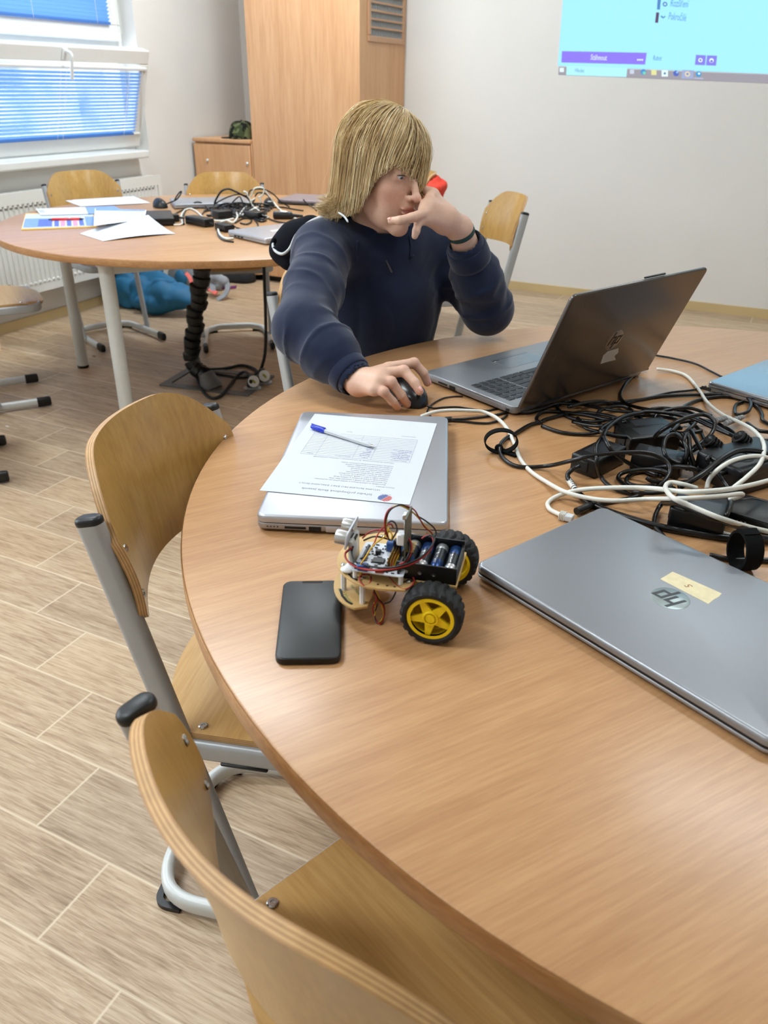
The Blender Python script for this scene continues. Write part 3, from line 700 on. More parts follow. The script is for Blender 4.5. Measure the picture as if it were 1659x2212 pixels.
def make_chair(label, group):
    t = thing('school_chair', label, 'chair', (0, 0, 0), 0, group)
    # seat
    nu, nv = 27, 25; G = []
    for i in range(nu):
        u = -1+2*i/(nu-1); row = []
        for j in range(nv):
            v = j/(nv-1); yr = -.012-.05*(1-u*u); yf = .372-.062*abs(u)**4.5
            y = yr+(yf-yr)*v
            hw = .193-.012*max(0, (v-.9)/.1)**2-.012*max(0, (.12-v)/.12)**2
            z = .4605-.010*(1-u*u)*math.sin(PI*min(1, v*1.15))**2-.016*max(0, (v-.80)/.20)**2
            row.append((hw*u, y, z))
        G.append(row)
    shell(MB(), G, .0105).obj('seat', [M['seatply'], M['plyedge'], M['plyedge2']], t, angle=50)
    # backrest
    nu, nv = 33, 15; G = []
    for i in range(nu):
        u = -1+2*i/(nu-1); row = []
        e = max(0, (abs(u)-.42)/.58); zt = .850-.085*e**2.5; e2 = max(0, (abs(u)-.84)/.16); zb = .640+.022*e2**2.2
        for j in range(nv):
            v = j/(nv-1); z = zb+(zt-zb)*v
            y = post_y(z)+.026-.072*math.cos(PI/2*abs(u))**.9-.006*((v-.5)*2)**2
            row.append((.201*u, y, z))
        G.append(row)
    shell(MB(), [r for r in G], .0115).obj('backrest', [M['ply'], M['plyedge'], M['plyedge2']], t, angle=50)
    # posts, seat rail, runner
    pr = oval(.037, .021)
    for s in (-1, 1):
        a, b = Vector((s*.186, post_y(.03), .03)), Vector((s*.198, post_y(.795)+.003, .795))
        mb = MB(); mb.tube([a, a+(b-a)*.5, b], 1.0, up=(0, 1, 0), prof=pr); p = mb.obj('post', M['frame'], t)
        mb = MB(); d = (b-a).normalized()
        mb.tube([b-d*.003, b, b+d*.003, b+d*.0055, b+d*.007], [1.0, 1.015, 1.0, .9, .66], up=(0, 1, 0), prof=pr); mb.obj('end_cap', M['black'], p)
        mb = MB()
        for z in (.750, .684):
            e = Vector((s*.183, post_y(z)+.0385-.072*math.cos(PI/2*.183/.201)**.9-.001, z)); nrm = Vector((0, 1, .22)).normalized()
            Mx = Matrix.Translation(e) @ Vector((0, 0, 1)).rotation_difference(nrm).to_matrix().to_4x4()
            mb = MB(); mb.lathe([(.0065, -.001), (.0065, .0012), (.0052, .0024), (.0026, .0024), (.0022, .0012), (.0001, .0012)], 18, Mx); mb.obj('rivet', M['steel'], t)
    for s in (-1, 1):
        for y in (.034, .27): MB().lathe([(.0068, -.001), (.0068, .001), (.0055, .0022), (.0026, .0022), (.0022, .001), (.0001, .001)], 18, Matrix.Translation((s*.177, y, .4605))).obj('rivet', M['steel'], t)
    mb = MB(); path = fillet([(-.196, -.012, .434), (-.196, .345, .434), (.196, .345, .434), (.196, -.012, .434)], .07, 8)
    mb.tube(path, 1.0, up=(0, 0, 1), prof=oval(.034, .014)); mb.obj('seat_rail', M['frame'], t)
    for s in (-1, 1): MB().rbox((s*.196, .10, .4165), (.016, .07, .006), .002, 1).obj('stacking_pad', M['black'], t)
    mb = MB(); path = fillet([(-.178, .30, .026), (-.158, -.108, .026), (.158, -.108, .026), (.178, .30, .026)], .085, 10)
    path = [(x, y, z+.010*max(0, 1-abs(x)/.12)**.7 if y < -.1 else z) for x, y, z in path]
    mb.tube(path, 1.0, up=(0, 0, 1), prof=oval(.034, .022)); mb.obj('floor_runner', M['lframe'], t)
    for s in (-1, 1):
        mb = MB(); mb.tube([(s*.176, .255, .0245), (s*.176, .256, .0245), (s*.176, .30, .0245), (s*.176, .309, .0245), (s*.176, .312, .0245)], [.9, 1.12, 1.12, 1.04, .8], up=(0, 0, 1), prof=oval(.038, .024))
        mb.obj('foot_cap', M['black'], t)
        mb = MB(); pp = fillet([(s*.160, -.06, .005), (s*.158, -.106, .005), (s*.10, -.106, .005)], .085, 8)
        mb.tube(pp, 1.0, up=(0, 0, 1), prof=[(.0045, .006), (-.0045, .006), (-.0045, -.006), (.0045, -.006)]); mb.obj('floor_pad', M['black'], t)
    return t
def face(F): return math.atan2(F[1], F[0])-PI/2
CH = [((-.684, .819), (.961, .276), 'beech plywood school chair beside the phone, its whole backrest in view', 'chairs around the front table'),
      ((-.207, .372), (.36, .93), 'closest plywood school chair, cut off by the bottom of the picture', 'chairs around the front table'),
      ((-1.02, 1.875), (.92, -.39), 'school chair the person sits on, mostly hidden by the dark hoodie', 'chairs around the front table'),
      ((-3.352, 3.312), (.927, -.377), 'plywood school chair between the radiator and the far table', 'chairs around the far table'),
      ((-2.709, 3.629), (.63, -.78), 'plywood school chair at the far table in front of the low cabinet', 'chairs around the far table'),
      ((-1.219, 3.575), (-.77, -.64), 'empty plywood school chair standing by the bare back wall', 'chairs by the back wall'),
      ((-1.95, 4.302), (-.9, -.44), 'school chair with a red jacket over its back, behind the person', 'chairs by the back wall'),
      ((-3.10, 2.18), (.56, .83), 'school chair at the left border, only the front of its seat and two feet showing', 'chairs around the far table'),
      ((-2.66, 1.585), (.637, .77), 'school chair beyond the left border, only two black foot caps showing', 'chairs around the far table')]
ch0 = None
for (x, y), F, lab, grp in CH:
    if ch0 is None:
        ch0 = make_chair(lab, grp); ch0.location = (x, y, 0); ch0.rotation_euler = (0, 0, face(F))
    else: dup(ch0, (x, y, 0), face(F), lab, grp)
# ------------------------------------------------------------------ things on the front table
M['silver'] = plain('silver_laptop_plastic', srgb(168, 170, 176), .36, metal=.55, vary=.015, scale=400, spec=.5)
M['silver2'] = plain('bright_silver_lid', srgb(188, 190, 197), .33, metal=.55, vary=.015, scale=400)
M['darkgrey'] = plain('dark_grey_plastic', srgb(60, 62, 66), .45)
M['gap'] = plain('gap_black', srgb(8, 8, 9), .6)
M['keys'] = plain('key_caps', srgb(34, 35, 38), .5)
M['paper'] = plain('paper', srgb(214, 218, 226), .85, vary=.008, scale=40)
M['ink'] = plain('printed_ink', srgb(100, 100, 106), .9)
M['rule'] = plain('table_rule', srgb(158, 160, 166), .9)
M['pen_ink'] = plain('pen_ink', srgb(96, 106, 170), .9)
M['glossblack'] = plain('gloss_black', srgb(14, 14, 15), .08, spec=.6)
M['logo'] = plain('logo_metal', srgb(170, 182, 182), .3, metal=.6)
def V3(a): return Vector((float(a[0]), float(a[1]), float(a[2]) if len(a) > 2 else 0.0))

def strips(name, rects, sx, sc, z, mat, parent, Mx=None, shear=0.0):
    mb = MB()
    for (x0, x1, y0, y1) in rects:
        v = [((x+shear*y)*sc*sx, y*sc, zz) for zz in (z, z+.0003) for x, y in ((x0, y0), (x1, y0), (x1, y1), (x0, y1))]
        mb.add(v, [(0, 3, 2, 1), (4, 5, 6, 7), (0, 1, 5, 4), (1, 2, 6, 5), (2, 3, 7, 6), (3, 0, 4, 7)], Mx)
    return mb.obj(name, mat, parent, smooth=False)
LOGO = [(-.62, -.44, -.42, .86), (-.44, -.14, .25, .42), (-.14, .04, -.42, .42), (.14, .32, -.86, .42), (.32, .60, .25, .42), (.60, .78, -.42, .42), (.32, .60, -.42, -.25)]
def round_logo(parent, Mx, r=.021, disc=None, letter=None):
    lg = MB().lathe([(.0001, 0), (r, 0), (r, .0003), (r-.0004, .0005), (.0001, .0005)], 40, Mx).obj('logo_disc', disc or M['logo'], parent)
    strips('lettering', LOGO, 1, r, .00045, letter or M['darkgrey'], lg, Mx, shear=.27)
    return lg
def closed_laptop(label, group, center, xdir, w=.376, d=.245, h=.0205, lid=None, base=None, tilt=0.0, name='laptop', strip=False):
    """local x along the width, y from the front edge to the hinge"""
    a = math.atan2(xdir[1], xdir[0])
    t = thing(name, label, 'laptop', (center[0], center[1], center[2] if len(center) > 2 else TH), a, group)
    g = h*.52
    e_ = .0022 if strip else 0.0
    mb = MB(); mb.slab(rrect(w, d, .012), .003, g-e_, .0010, 3, .0035); mb.obj('base', base or M['silver'], t)
    MB().slab(rrect(w-(.0016 if strip else .006), d-(.0016 if strip else .006), .011), g-e_-.001, g+.002, .0002, 1).obj('gap', M['gap'], t, smooth=False)
    mb = MB(); mb.slab(rrect(w, d, .012), g+.0012, h, .0045, 5, .0006); mb.obj('lid', lid or M['silver'], t)
    mb = MB()
    for x in (-.4, .4):
        for y in (-.4, .4): MB().lathe([(.0001, 0), (.007, 0), (.007, .0035), (.0001, .0035)], 14, Matrix.Translation((x*w, y*d, 0))).obj('rubber_foot', M['rubber'], t)
    return t
# --- silver laptop carrying the sheet of paper
Lx, Sx = Vector((.379, -.925, 0)), Vector((.922, .387, 0))
cen = Vector((-.686, 1.092, 0))+Lx*.183+Sx*.1215
lap2 = closed_laptop('closed silver laptop under the printed sheet and pen', 'laptops on the front table', (cen.x, cen.y), (.379, -.925), .378, .252, .0245, lid=M['silver2'], base=plain('warm_silver_base', srgb(170, 166, 166), .4, metal=.4))
X = .189
for nm, y0, y1, z0, z1, mt in (('card_slot', -.088, -.060, .0065, .0095, 'gap'), ('usb_port', -.056, -.040, .0045, .0105, 'gap'), ('lock_slot', .108, .114, .006, .0095, 'gap')):
    MB().box((X-.0005, (y0+y1)/2, (z0+z1)/2), (.003, y1-y0, z1-z0)).obj(nm, M[mt], lap2, smooth=False)
MB().rbox((X-.0002, .032, .0075), (.002, .132, .0085), .0012, 2).obj('optical_drive', M['silver2'], lap2)
MB().rbox((X+.0008, .085, .0075), (.0016, .022, .0024), .0006, 1).obj('eject_button', M['silver'], lap2)
for k in range(4): MB().box((X-.0003, -.111+k*.0045, .0085), (.0018, .002, .0012)).obj('indicator', M['darkgrey'], lap2, smooth=False)
# --- sheet of paper on that laptop
PZ = TH+.0249
pTL = Vector((-.382, .865, PZ)); pX = Vector((-.962, -.272, 0)).normalized(); pY = Vector((.272, -.962, 0)).normalized()
sh = thing('paper_sheet', 'printed A4 sheet with a signature table, lying on the silver laptop', 'paper', pTL)
sh.matrix_world = frame(pTL, pX, pY)
def page(mb, w, h, f, nu=12, nv=16, th=.00025):
    G = [[(w*i/nu, -h*j/nv, f(w*i/nu, h*j/nv)) for j in range(nv+1)] for i in range(nu+1)]
    a, b = nu+1, nv+1; v = [p for r in G for p in r]; v += [(x, y, z+th) for x, y, z in v]; o = a*b; fc = []
    for i in range(nu):
        for j in range(nv):
            q = (i*b+j, (i+1)*b+j, (i+1)*b+j+1, i*b+j+1); fc.append(q); fc.append(tuple(o+k for k in reversed(q)))
    rim = [(i, 0) for i in range(a)]+[(a-1, j) for j in range(1, b)]+[(i, b-1) for i in range(a-2, -1, -1)]+[(0, j) for j in range(b-2, 0, -1)]; n = len(rim)
    for q in range(n):
        (i, j), (k, l) = rim[q], rim[(q+1) % n]; fc.append((i*b+j, k*b+l, o+k*b+l, o+i*b+j))
    return mb.add(v, fc)
page(MB(), .21, .297, lambda u, v: .0002+.0018*max(0, (v-.2)/.1)**2*0).obj('sheet', M['paper'], sh)
def ptext(lines, mat, name='printed_text'):
    ms = []
    for body, u, v, size, al, shr in lines:
        ms.append(text_mesh('line', body, size, None, align=al, shear=shr, M=Matrix.Translation((u, -v, .00055))))
    return join_meshes(name, ms, mat) 
lines = [('Střední průmyslová škola Jeseník', .105, .021, .0076, 'CENTER', 0), ('VSTUPNÍ ŠKOLENÍ PRO ŽÁKY ZÁKLADNÍ ŠKOLY', .105, .0365, .0054, 'CENTER', 0), ('Osnova školení:', .028, .046, .0042, 'LEFT', 0)]
for k, b_ in enumerate(('Shromáždit se před budovou a vyčkat příchodu vyučujícího', 'Po zazvonění být na místě s ostatními žáky třídy', 'Neopouštět určené prostory a učebny školy', 'Odložit oděv a obuv v šatně, přezout se', 'Udržovat čistotu v učebně a na chodbách', 'Úraz i škodu ihned hlásit vyučujícímu', 'Zákaz vstupu do dílen bez dozoru', 'Předcházet úrazům a dbát pokynů', 'Pracovní místo před odchodem uklidit', 'Používat jen přidělené pomůcky a nářadí', 'Používat ochranné pomůcky (rukavice, brýle)')):
    lines.append((b_, .042, .0535+k*.0062, .0043, 'LEFT', 0))
lines += [('Účastníci školení prohlašují, že byli seznámeni s obsahem a porozuměli', .105, .1275, .0043, 'CENTER', 0), ('Jméno a příjmení', .026, .137, .0036, 'LEFT', 0), ('Podpis', .085, .137, .0036, 'LEFT', 0), ('Jméno a příjmení', .112, .137, .0036, 'LEFT', 0), ('Podpis', .17, .137, .0036, 'LEFT', 0), ('Datum školení:', .026, .232, .0038, 'LEFT', 0), ('Školil:', .13, .232, .0038, 'LEFT', 0)]
for q_, nm_ in ((lines[:1], 'title'), (lines[1:2], 'subtitle'), (lines[2:14], 'printed_text'), (lines[14:19], 'table_heading'), (lines[19:20], 'date_line'), (lines[20:], 'signature_line')): ptext(q_, M['ink'], nm_).parent = sh
mb = MB(); vs_ = [.132]+[.139+k*.0062 for k in range(14)]
for v in vs_: mb.box((.105, -v, .0006), (.168, .00035, .0001))
for u in (.021, .080, .108, .165, .189): mb.box((u, -(vs_[0]+vs_[-1])/2, .0006), (.00035, vs_[-1]-vs_[0], .0001))
mb.obj('ruled_table', M['rule'], sh, smooth=False)
hand = [(n_, u, .1455+k*.0062, .0052, 'LEFT', .3) for k, (n_, u) in enumerate((('Kurečka Jan', .023), ('Marek Kuneš', .024), ('Hynek Vrána', .023), ('Tomáš Cina', .028), ('Josef Pella', .023), ('René Navrátil', .023)))]
hand += [(n_, .083, .1455+k*.0062, .0052, 'LEFT', .45) for k, n_ in enumerate(('Kurečk', 'Mkuneš', 'Hynek', 'Tcin', 'Jpella', 'Navr'))]
hw = ptext(hand, M['pen_ink'], 'handwriting'); hw.parent = sh
lg = MB()
for k, (c, x0) in enumerate((('r', -.5), ('r', -.1), ('b', .1), ('b', .5))): pass
def mk(nm, col, side):
    rc = []
    for i in range(7):
        y = -.86+.26*i; hf = math.sqrt(max(0, 1-(y+.06)**2)); rc.append((.04, hf, y, y+.16) if side > 0 else (-hf, -.04, y, y+.16))
    return strips(nm, rc, 1, .0095, .0005, plain(nm+'_ink'+str(side), col, .9), sh, Matrix.Translation((.036, -.0125, 0)) @ Matrix.Rotation(R(-28), 4, 'Z'))
mk('emblem', srgb(210, 92, 84), -1); mk('emblem', srgb(70, 96, 160), 1)
e2 = ptext([('SPŠ JESENÍK', .029, .0235, .0028, 'LEFT', 0)], M['ink'], 'emblem_text'); e2.parent = sh
# --- ballpoint pen
a, b = at(672, 921, PZ+.005), at(812, 966, PZ+.004)
pen = thing('ballpoint_pen', 'clear ballpoint pen with a blue cap end, lying on the printed sheet', 'pen', V3(a))
dx = V3(b)-V3(a); pen.matrix_world = frame(a, dx, Vector((0, 0, 1)).cross(dx)); Lp = dx.length
M['clear'] = plain('clear_plastic', srgb(240, 244, 248), .12, vary=.01, Transmission_Weight=.3, IOR=1.2)
M['bluecap'] = plain('blue_cap', srgb(30, 62, 200), .25, vary=.03)
M['ink_tube'] = plain('ink_tube', srgb(186, 190, 196), .3)
hexp = [(math.cos(PI/3*k), math.sin(PI/3*k)) for k in range(6)]
MB().tube([(.026, 0, 0), (Lp-.016, 0, 0), (Lp-.010, 0, 0)], [.0037, .0037, .0026], up=(0, 0, 1), prof=hexp).obj('barrel', M['clear'], pen, smooth=False)
MB().tube([(.02, 0, 0), (Lp-.012, 0, 0)], .0014, 8).obj('ink_tube', M['ink_tube'], pen)
MB().tube([(Lp-.040, 0, 0), (Lp-.010, 0, 0)], .0016, 8).obj('ink', M['darkgrey'], pen)
MB().tube([(0, 0, 0), (.001, 0, 0), (.006, 0, 0), (.024, 0, 0), (.030, 0, 0)], [.0005, .003, .0042, .0047, .0040], 14).obj('cap', M['bluecap'], pen)
MB().rbox((.016, .0, .0048), (.03, .0028, .0016), .0006, 1).obj('clip', M['bluecap'], pen)
MB().tube([(Lp-.012, 0, 0), (Lp-.008, 0, 0), (Lp, 0, 0)], [.0026, .0022, .0004], 12).obj('tip', M['steel'], pen)
# --- phone
c4 = [at(*p, TH+.008) for p in ((617, 1254), (733, 1254), (733, 1423), (597, 1423))]
cc = sum(c4)/4; yd = (c4[0]+c4[1]-c4[2]-c4[3])
ph = thing('smartphone', 'black smartphone lying face up beside the toy car', 'phone', (cc[0], cc[1], TH), math.atan2(yd[1], yd[0])-PI/2)
MB().slab(rrect(.0675, .1455, .0105, 8), 0, .0080, .0016, 4).obj('case', M['black'], ph)
M['screen_off'] = plain('phone_glass', srgb(34, 36, 37), .42, vary=.08, scale=30, spec=.5)
sc_ = MB().slab(rrect(.0645, .1425, .0090, 8), .0078, .0084, .0003, 2).obj('screen', M['screen_off'], ph)
MB().slab(rrect(.024, .0045, .0021, 4, 0, .0685), .0082, .00855, .0001, 1).obj('camera_notch', M['glossblack'], sc_)
for x in (-.014, -.0115, -.009, .007, .0095, .012): MB().cyl((x, -.0724, .004), (x, -.0732, .004), .0007, 8).obj('speaker_hole', M['gap'], ph)
MB().rbox((0, -.0727, .004), (.009, .0012, .0026), .0005, 2).obj('charging_port', M['gap'], ph)
# --- laptop in front at the right border
U = Vector((.904, -.427, 0)); Vd = Vector((.423, .906, 0)); c0 = Vector((-.2545, .7735, 0)); cen = c0+U*.188+Vd*.1215
lap1 = closed_laptop('big grey laptop with masking tape on its lid, nearest to the camera', 'laptops on the front table', (cen.x, cen.y), (.904, -.427), .376, .243, .0205, strip=True, lid=plain('grey_lid', srgb(150, 153, 158), .34, metal=.55, vary=.012, scale=500))
round_logo(lap1, Matrix.Translation((-.001, .0005, .0204)) @ Matrix.Rotation(PI, 4, 'Z'), .0213)
tp = [lap1.matrix_world.inverted() if False else None]
def loc_of(o, p):
    Mw = Matrix.Translation(o.location) @ Matrix.Rotation(o.rotation_euler.z, 4, 'Z'); return Mw.inverted() @ V3(p)
q4 = [loc_of(lap1, at(px, py, TH+.0205)) for px, py in ((1426, 1251), (1453, 1235), (1559, 1282), (1553, 1289), (1541, 1296), (1530, 1305))]
mb = MB(); mb.slab([(q.x, q.y) for q in reversed(q4)], .0205, .0207, .00002, 1); 
tape = mb.obj('masking_tape', plain('masking_tape', srgb(226, 212, 172), .7, vary=.06, scale=120), lap1, smooth=False); tape['label'] = 'strip of cream masking tape'
qc = loc_of(lap1, at(1489, 1268, TH+.0207)); me = text_mesh('number', '5', .013, None, align='CENTER', M=Matrix.Translation((qc.x, qc.y+.005, .02085)) @ Matrix.Rotation(PI-.45, 4, 'Z'))
link_mesh('number', me, plain('brown_ink', srgb(150, 96, 58), .8), tape, smooth=False)
# --- open laptop
d = Vector((.427, .904, 0)).normalized(); f = Vector((-.904, .427, 0)).normalized(); HL = Vector((-.3755, 1.3015, 0)); hm = HL+d*.19
M['ash'] = plain('dark_ash_plastic', srgb(112, 113, 115), .36, metal=.5, vary=.015, scale=400); M['ashlid'] = plain('dark_ash_lid', srgb(98, 93, 90), .27, metal=.6, vary=.015, scale=400)
op = thing('laptop', 'open grey laptop facing the person, seen from behind its lid', 'laptop', (hm.x, hm.y, TH), math.atan2(d.y, d.x), 'laptops on the front table')
W2, D2, bz = .38, .25, .0185
MB().slab(rrect(W2, D2, .011, 6, 0, D2/2), .003, bz, .0015, 3, .006).obj('base', plain('ash_deck', srgb(142, 145, 149), .34, metal=.5, vary=.015, scale=400), op)
for x in (-.15, .15):
    for y in (.03, .22): MB().cyl((x, y, 0), (x, y, .004), .007, 14).obj('rubber_foot', M['rubber'], op)
mb = MB(); kx0, kp = -.172, .0186
rows = [(.036, .0115), (.0525, .0155), (.0705, .0155), (.0885, .0155), (.1065, .0155), (.1245, .0155)]
for r_, (y, hgt) in enumerate(rows):
    x = kx0; k = 0
    while x < .172:
        wk = .0158
        if x < kx0+4*kp-.001: pass
        elif r_ == 5 and -.04 < x < .05 and k: wk = .0158+kp*3
        if r_ == 3 and kx0+4*kp-.001 < x < kx0+5*kp: wk = .0158+kp
        if r_ == 4 and kx0+4*kp-.001 < x < kx0+5*kp: wk = .0158+kp
        if r_ == 2 and kx0+4*kp-.001 < x < kx0+5*kp: wk = .0158+kp*.6
        wk = min(wk, .1735-x)
        if wk > .006: mb.rbox((x+wk/2, y, bz+.0006), (wk, hgt, .0020), .0009, 1)
        x += wk+kp-.0158; k += 1
        if kx0+4*kp-.001 < x < kx0+4*kp+.004: x += .003
mb.obj('keyboard', M['keys'], op, smooth=False)
M['padgrey'] = plain('touchpad', srgb(134, 138, 143), .28, metal=.5)
MB().slab(rrect(.108, .062, .003, 3, .022, .193), bz-.0008, bz+.0003, .0002, 1).obj('touchpad', M['padgrey'], op, smooth=False)
MB().box((.022, .214, bz+.0003), (.108, .0006, .0004)).obj('touchpad_seam', M['gap'], op, smooth=False)
MB().rbox((-.022, .2115, bz+.0003), (.016, .0035, .0006), .0002, 1).obj('touchpad_light', M['steel'], op)
for nm, y0, y1, z0, z1 in (('card_slot', .178, .203, .0085, .0115), ('usb_port', .156, .171, .006, .0125), ('lock_slot', .013, .020, .0075, .0115)):
    MB().box((-W2/2+.0005, (y0+y1)/2, (z0+z1)/2), (.003, y1-y0, z1-z0)).obj(nm, M['gap'], op, smooth=False)
MB().rbox((-W2/2+.0002, .086, .0095), (.002, .128, .009), .0012, 2).obj('optical_drive', plain('drive_front', srgb(132, 130, 133), .42, metal=.3), op)
MB().cyl((-W2/2+.001, .236, .0115), (-W2/2-.0004, .236, .0115), .0013, 10).obj('power_light', M['steel'], op)
tl = R(22.3); ML = Matrix.Translation((0, -.004, bz+.001)) @ Matrix.Rotation(tl, 4, 'X')      # lid local: z up along the lid, +y faces the user
def lid_slab(w, h, y0, y1, r, rim, z0=0.0):
    mb = MB(); mb.slab(rrect(w, h, [r, r, .004, .004], 6, 0, h/2), 0, y1-y0, rim, 4)
    T_ = Matrix(((1, 0, 0, 0), (0, 0, -1, y1), (0, 1, 0, z0), (0, 0, 0, 1)))
    mb.v = [tuple(ML @ (T_ @ Vector(p))) for p in mb.v]; return mb
lid = lid_slab(W2, .234, -.0065, 0, .010, .0022).obj('lid', M['ashlid'], op)
lid_slab(W2-.006, .228, -.0005, .0012, .008, .0003, .002).obj('bezel', M['glossblack'], lid)
lid_slab(W2-.034, .196, .0011, .0015, .001, .0001, .022).obj('display', emit('laptop_display', srgb(150, 190, 236), 1.0), lid)
MB().cyl((-.13, -.004, bz+.001), (.13, -.004, bz+.001), .006, 12).obj('hinge', M['darkgrey'], op)
MB().rbox((.03, 0, .236), (.06, .004, .003), .001, 1, ML).obj('camera_bump', M['black'], lid)
Mop = Matrix.Translation(op.location) @ Matrix.Rotation(op.rotation_euler.z, 4, 'Z')
def on_lid(px, py):                                        # hit of a photograph ray with the outer lid face, in lid coordinates
    Mi = (Mop @ ML).inverted(); o_ = Mi @ V3(CAM); e_ = Mi @ V3(CAM+ray(px, py)); dd = e_-o_; k = (-.0066-o_.y)/dd.y; return o_+dd*k
T2m = Matrix(((1, 0, 0, 0), (0, 0, -1, 0), (0, 1, 0, 0), (0, 0, 0, 1)))
q = on_lid(1327, 735); round_logo(lid, ML @ Matrix.Translation((q.x, -.0064, q.z)) @ T2m, .0215, plain('lid_logo', srgb(150, 140, 132), .3, metal=.7), M['gap'])
mb = MB(); pts = [on_lid(*p) for p in ((1297, 786), (1303, 768), (1313, 759), (1336, 752), (1335, 762), (1327, 769), (1330, 777), (1306, 783))]
mb.loft([[tuple(ML @ Vector((p.x, -.0063, p.z))) for p in pts], [tuple(ML @ Vector((p.x, -.0069, p.z))) for p in pts]])
st_ = mb.obj('torn_sticker', plain('torn_sticker', srgb(206, 200, 194), .8), lid, smooth=False)
# --- laptop at the far right
c0 = V3(at(1526, 826, TH+.0185)); dx = Vector((.915, -.403, 0)).normalized(); dy = Vector((.403, .915, 0)).normalized(); cen = c0+dx*.188+dy*.120
lap3 = closed_laptop('closed laptop at the right border beyond the cable heap, its lid mirroring the blue projection', 'laptops on the front table', (cen.x, cen.y), (dx.x, dx.y), .376, .24, .0205, lid=plain('glossier_lid', srgb(168, 172, 180), .22, metal=.7, vary=.01))
MB().rbox((-.186, -.1199, .0062), (.02, .001, .007), .0004, 1).obj('hinge_cover', M['darkgrey'], lap3)
# ------------------------------------------------------------------ cable heap on the front table
def c5(x, y): return (1020+x/2.5962, 760+y/2.5962)           # crop coordinates used while tracing -> photograph
def trace(pts, r, base=TH, conv=c5, lift=0.0):
    out = []
    for p in pts:
        z = base+r+.0004+(p[2] if len(p) > 2 else lift)
        out.append(tuple(at(*conv(p[0], p[1]), z)))
    return out
def cable(label, pts, r=.0028, mat='cable', group='cables heaped on the front table', conv=c5, base=TH, name='cable', cat='cable', lift=0.0, per=7, n=8):
    if mat == 'cable': r *= 1.18
    o = MB().tube(spline(trace(pts, r, base, conv, lift), per), r, n).obj(name, M[mat], None, angle=None)
    return tag(o, label, cat, group)
H1, H2, H3 = .012, .026, .040
cable('black cable from behind the open laptop curving down into the heap', [(985, 92, .004), (930, 112), (862, 178), (832, 238), (852, 282, .004), (920, 310, .007), (1060, 336, H1), (1200, 352, H1), (1330, 400, H1), (1440, 460, H2), (1560, 520, H2), (1700, 600, H1)])
cable('black cable running along the open laptop then curling round at the grey connectors', [(225, 335), (330, 338), (480, 292, .002), (620, 296, .004), (760, 288), (920, 272), (1050, 250), (1250, 240), (1450, 240), (1535, 252, .006), (1563, 290, .008), (1545, 335, .006), (1480, 350, .004), (1478, 300), (1520, 280)])
cable('black cable arching over behind the heap towards the right laptop', [(1100, 372, .008), (1150, 333, .004), (1250, 276), (1400, 250), (1500, 262), (1590, 300), (1625, 350), (1630, 384), (1700, 420)])
cable('black lead wrapped in the hook-and-loop tie, then crossing the nearest power brick', [(380, 395, .0), (320, 411), (240, 458), (186, 488), (156, 528, .004), (168, 590, .001), (255, 642), (420, 640, .004), (560, 610, .030), (700, 578, .042), (880, 563, .048), (1000, 570, .048), (1085, 612, .040), (1108, 670, .030), (1060, 742, .018), (960, 795, .004), (880, 822), (720, 852), (640, 882), (590, 896)])
cable('black cable looping to the left of the power bricks', [(820, 372, H1), (700, 347, .006), (560, 345), (420, 376), (380, 395), (360, 372), (400, 336), (500, 338), (620, 352, .006), (760, 380, H1), (860, 395, H2)])
cable('black cable bending back under the open laptop corner', [(800, 376, H1), (680, 391, .004), (560, 372), (500, 340), (480, 300), (560, 275), (640, 300, .005), (800, 330, .008), (1000, 345, H1)])
cable('short black lead between the loop and the rear power brick', [(590, 370, .005), (640, 428), (720, 450), (790, 462, .004)])
cable('long black lead looping low around the left brick', [(390, 415), (500, 451), (640, 462), (745, 438, .006), (820, 380, H1), (950, 338, H2), (1100, 345, H2), (1230, 372, H2), (1340, 420, H2), (1480, 480, H2), (1659, 570, H2), (1740, 610, H2)])
cable('big black loop hanging over the left power brick', [(960, 340, H2), (850, 362, .036), (765, 420, .044), (735, 470, .044), (695, 530, .044), (698, 610, .036), (722, 700, .008), (780, 758, .002), (880, 792), (1010, 790, .004), (1160, 782, .010)])
cable('black cable draped diagonally between the power bricks', [(735, 470, .050), (772, 540, .042), (840, 602, .020), (930, 650, .004), (1040, 695, .006)])
cable('small black loop in front of the middle brick', [(1060, 700, .004), (980, 668, .002), (905, 680), (866, 714), (882, 742), (960, 755), (1040, 745, .004), (1120, 760, H1)])
cable('black cable standing in a tall loop over the rear brick', [(1015, 510, .010), (1030, 470, .028), (1085, 428, .046), (1180, 378, .058), (1290, 352, .058), (1358, 388, .052), (1342, 458, .040), (1280, 512, .028), (1200, 560, .020)])
cable('glossy black cable arched above the middle brick', [(1170, 640, .010), (1100, 605, .034), (1073, 545, .046), (1085, 485, .050), (1130, 462, .050), (1180, 492, .044), (1210, 560, .030), (1230, 650, .012)])
cable('black cable hooked upright between brick and power strip', [(1190, 650, .012), (1205, 560, .036), (1188, 500, .046), (1200, 464, .048), (1216, 480, .046), (1222, 560, .034), (1250, 640, .016)])
cable('black cord slanting down from the plugs to the front brick', [(1228, 440, .034), (1280, 540, .034), (1345, 640, .030), (1405, 722, .026), (1450, 790, .020), (1448, 860, .038), (1425, 920, .036)])
cable('thick glossy cord sweeping up over the power strip', [(1160, 762, .020), (1280, 692, .034), (1400, 602, .046), (1490, 556, .048), (1590, 556, .044), (1659, 580, .036), (1740, 630, .02)], .0036)
cable('thin black lead dropping behind the front laptop', [(1075, 840, .012), (1048, 872, .004), (1024, 930), (1024, 980), (1060, 1022), (1095, 1060)])
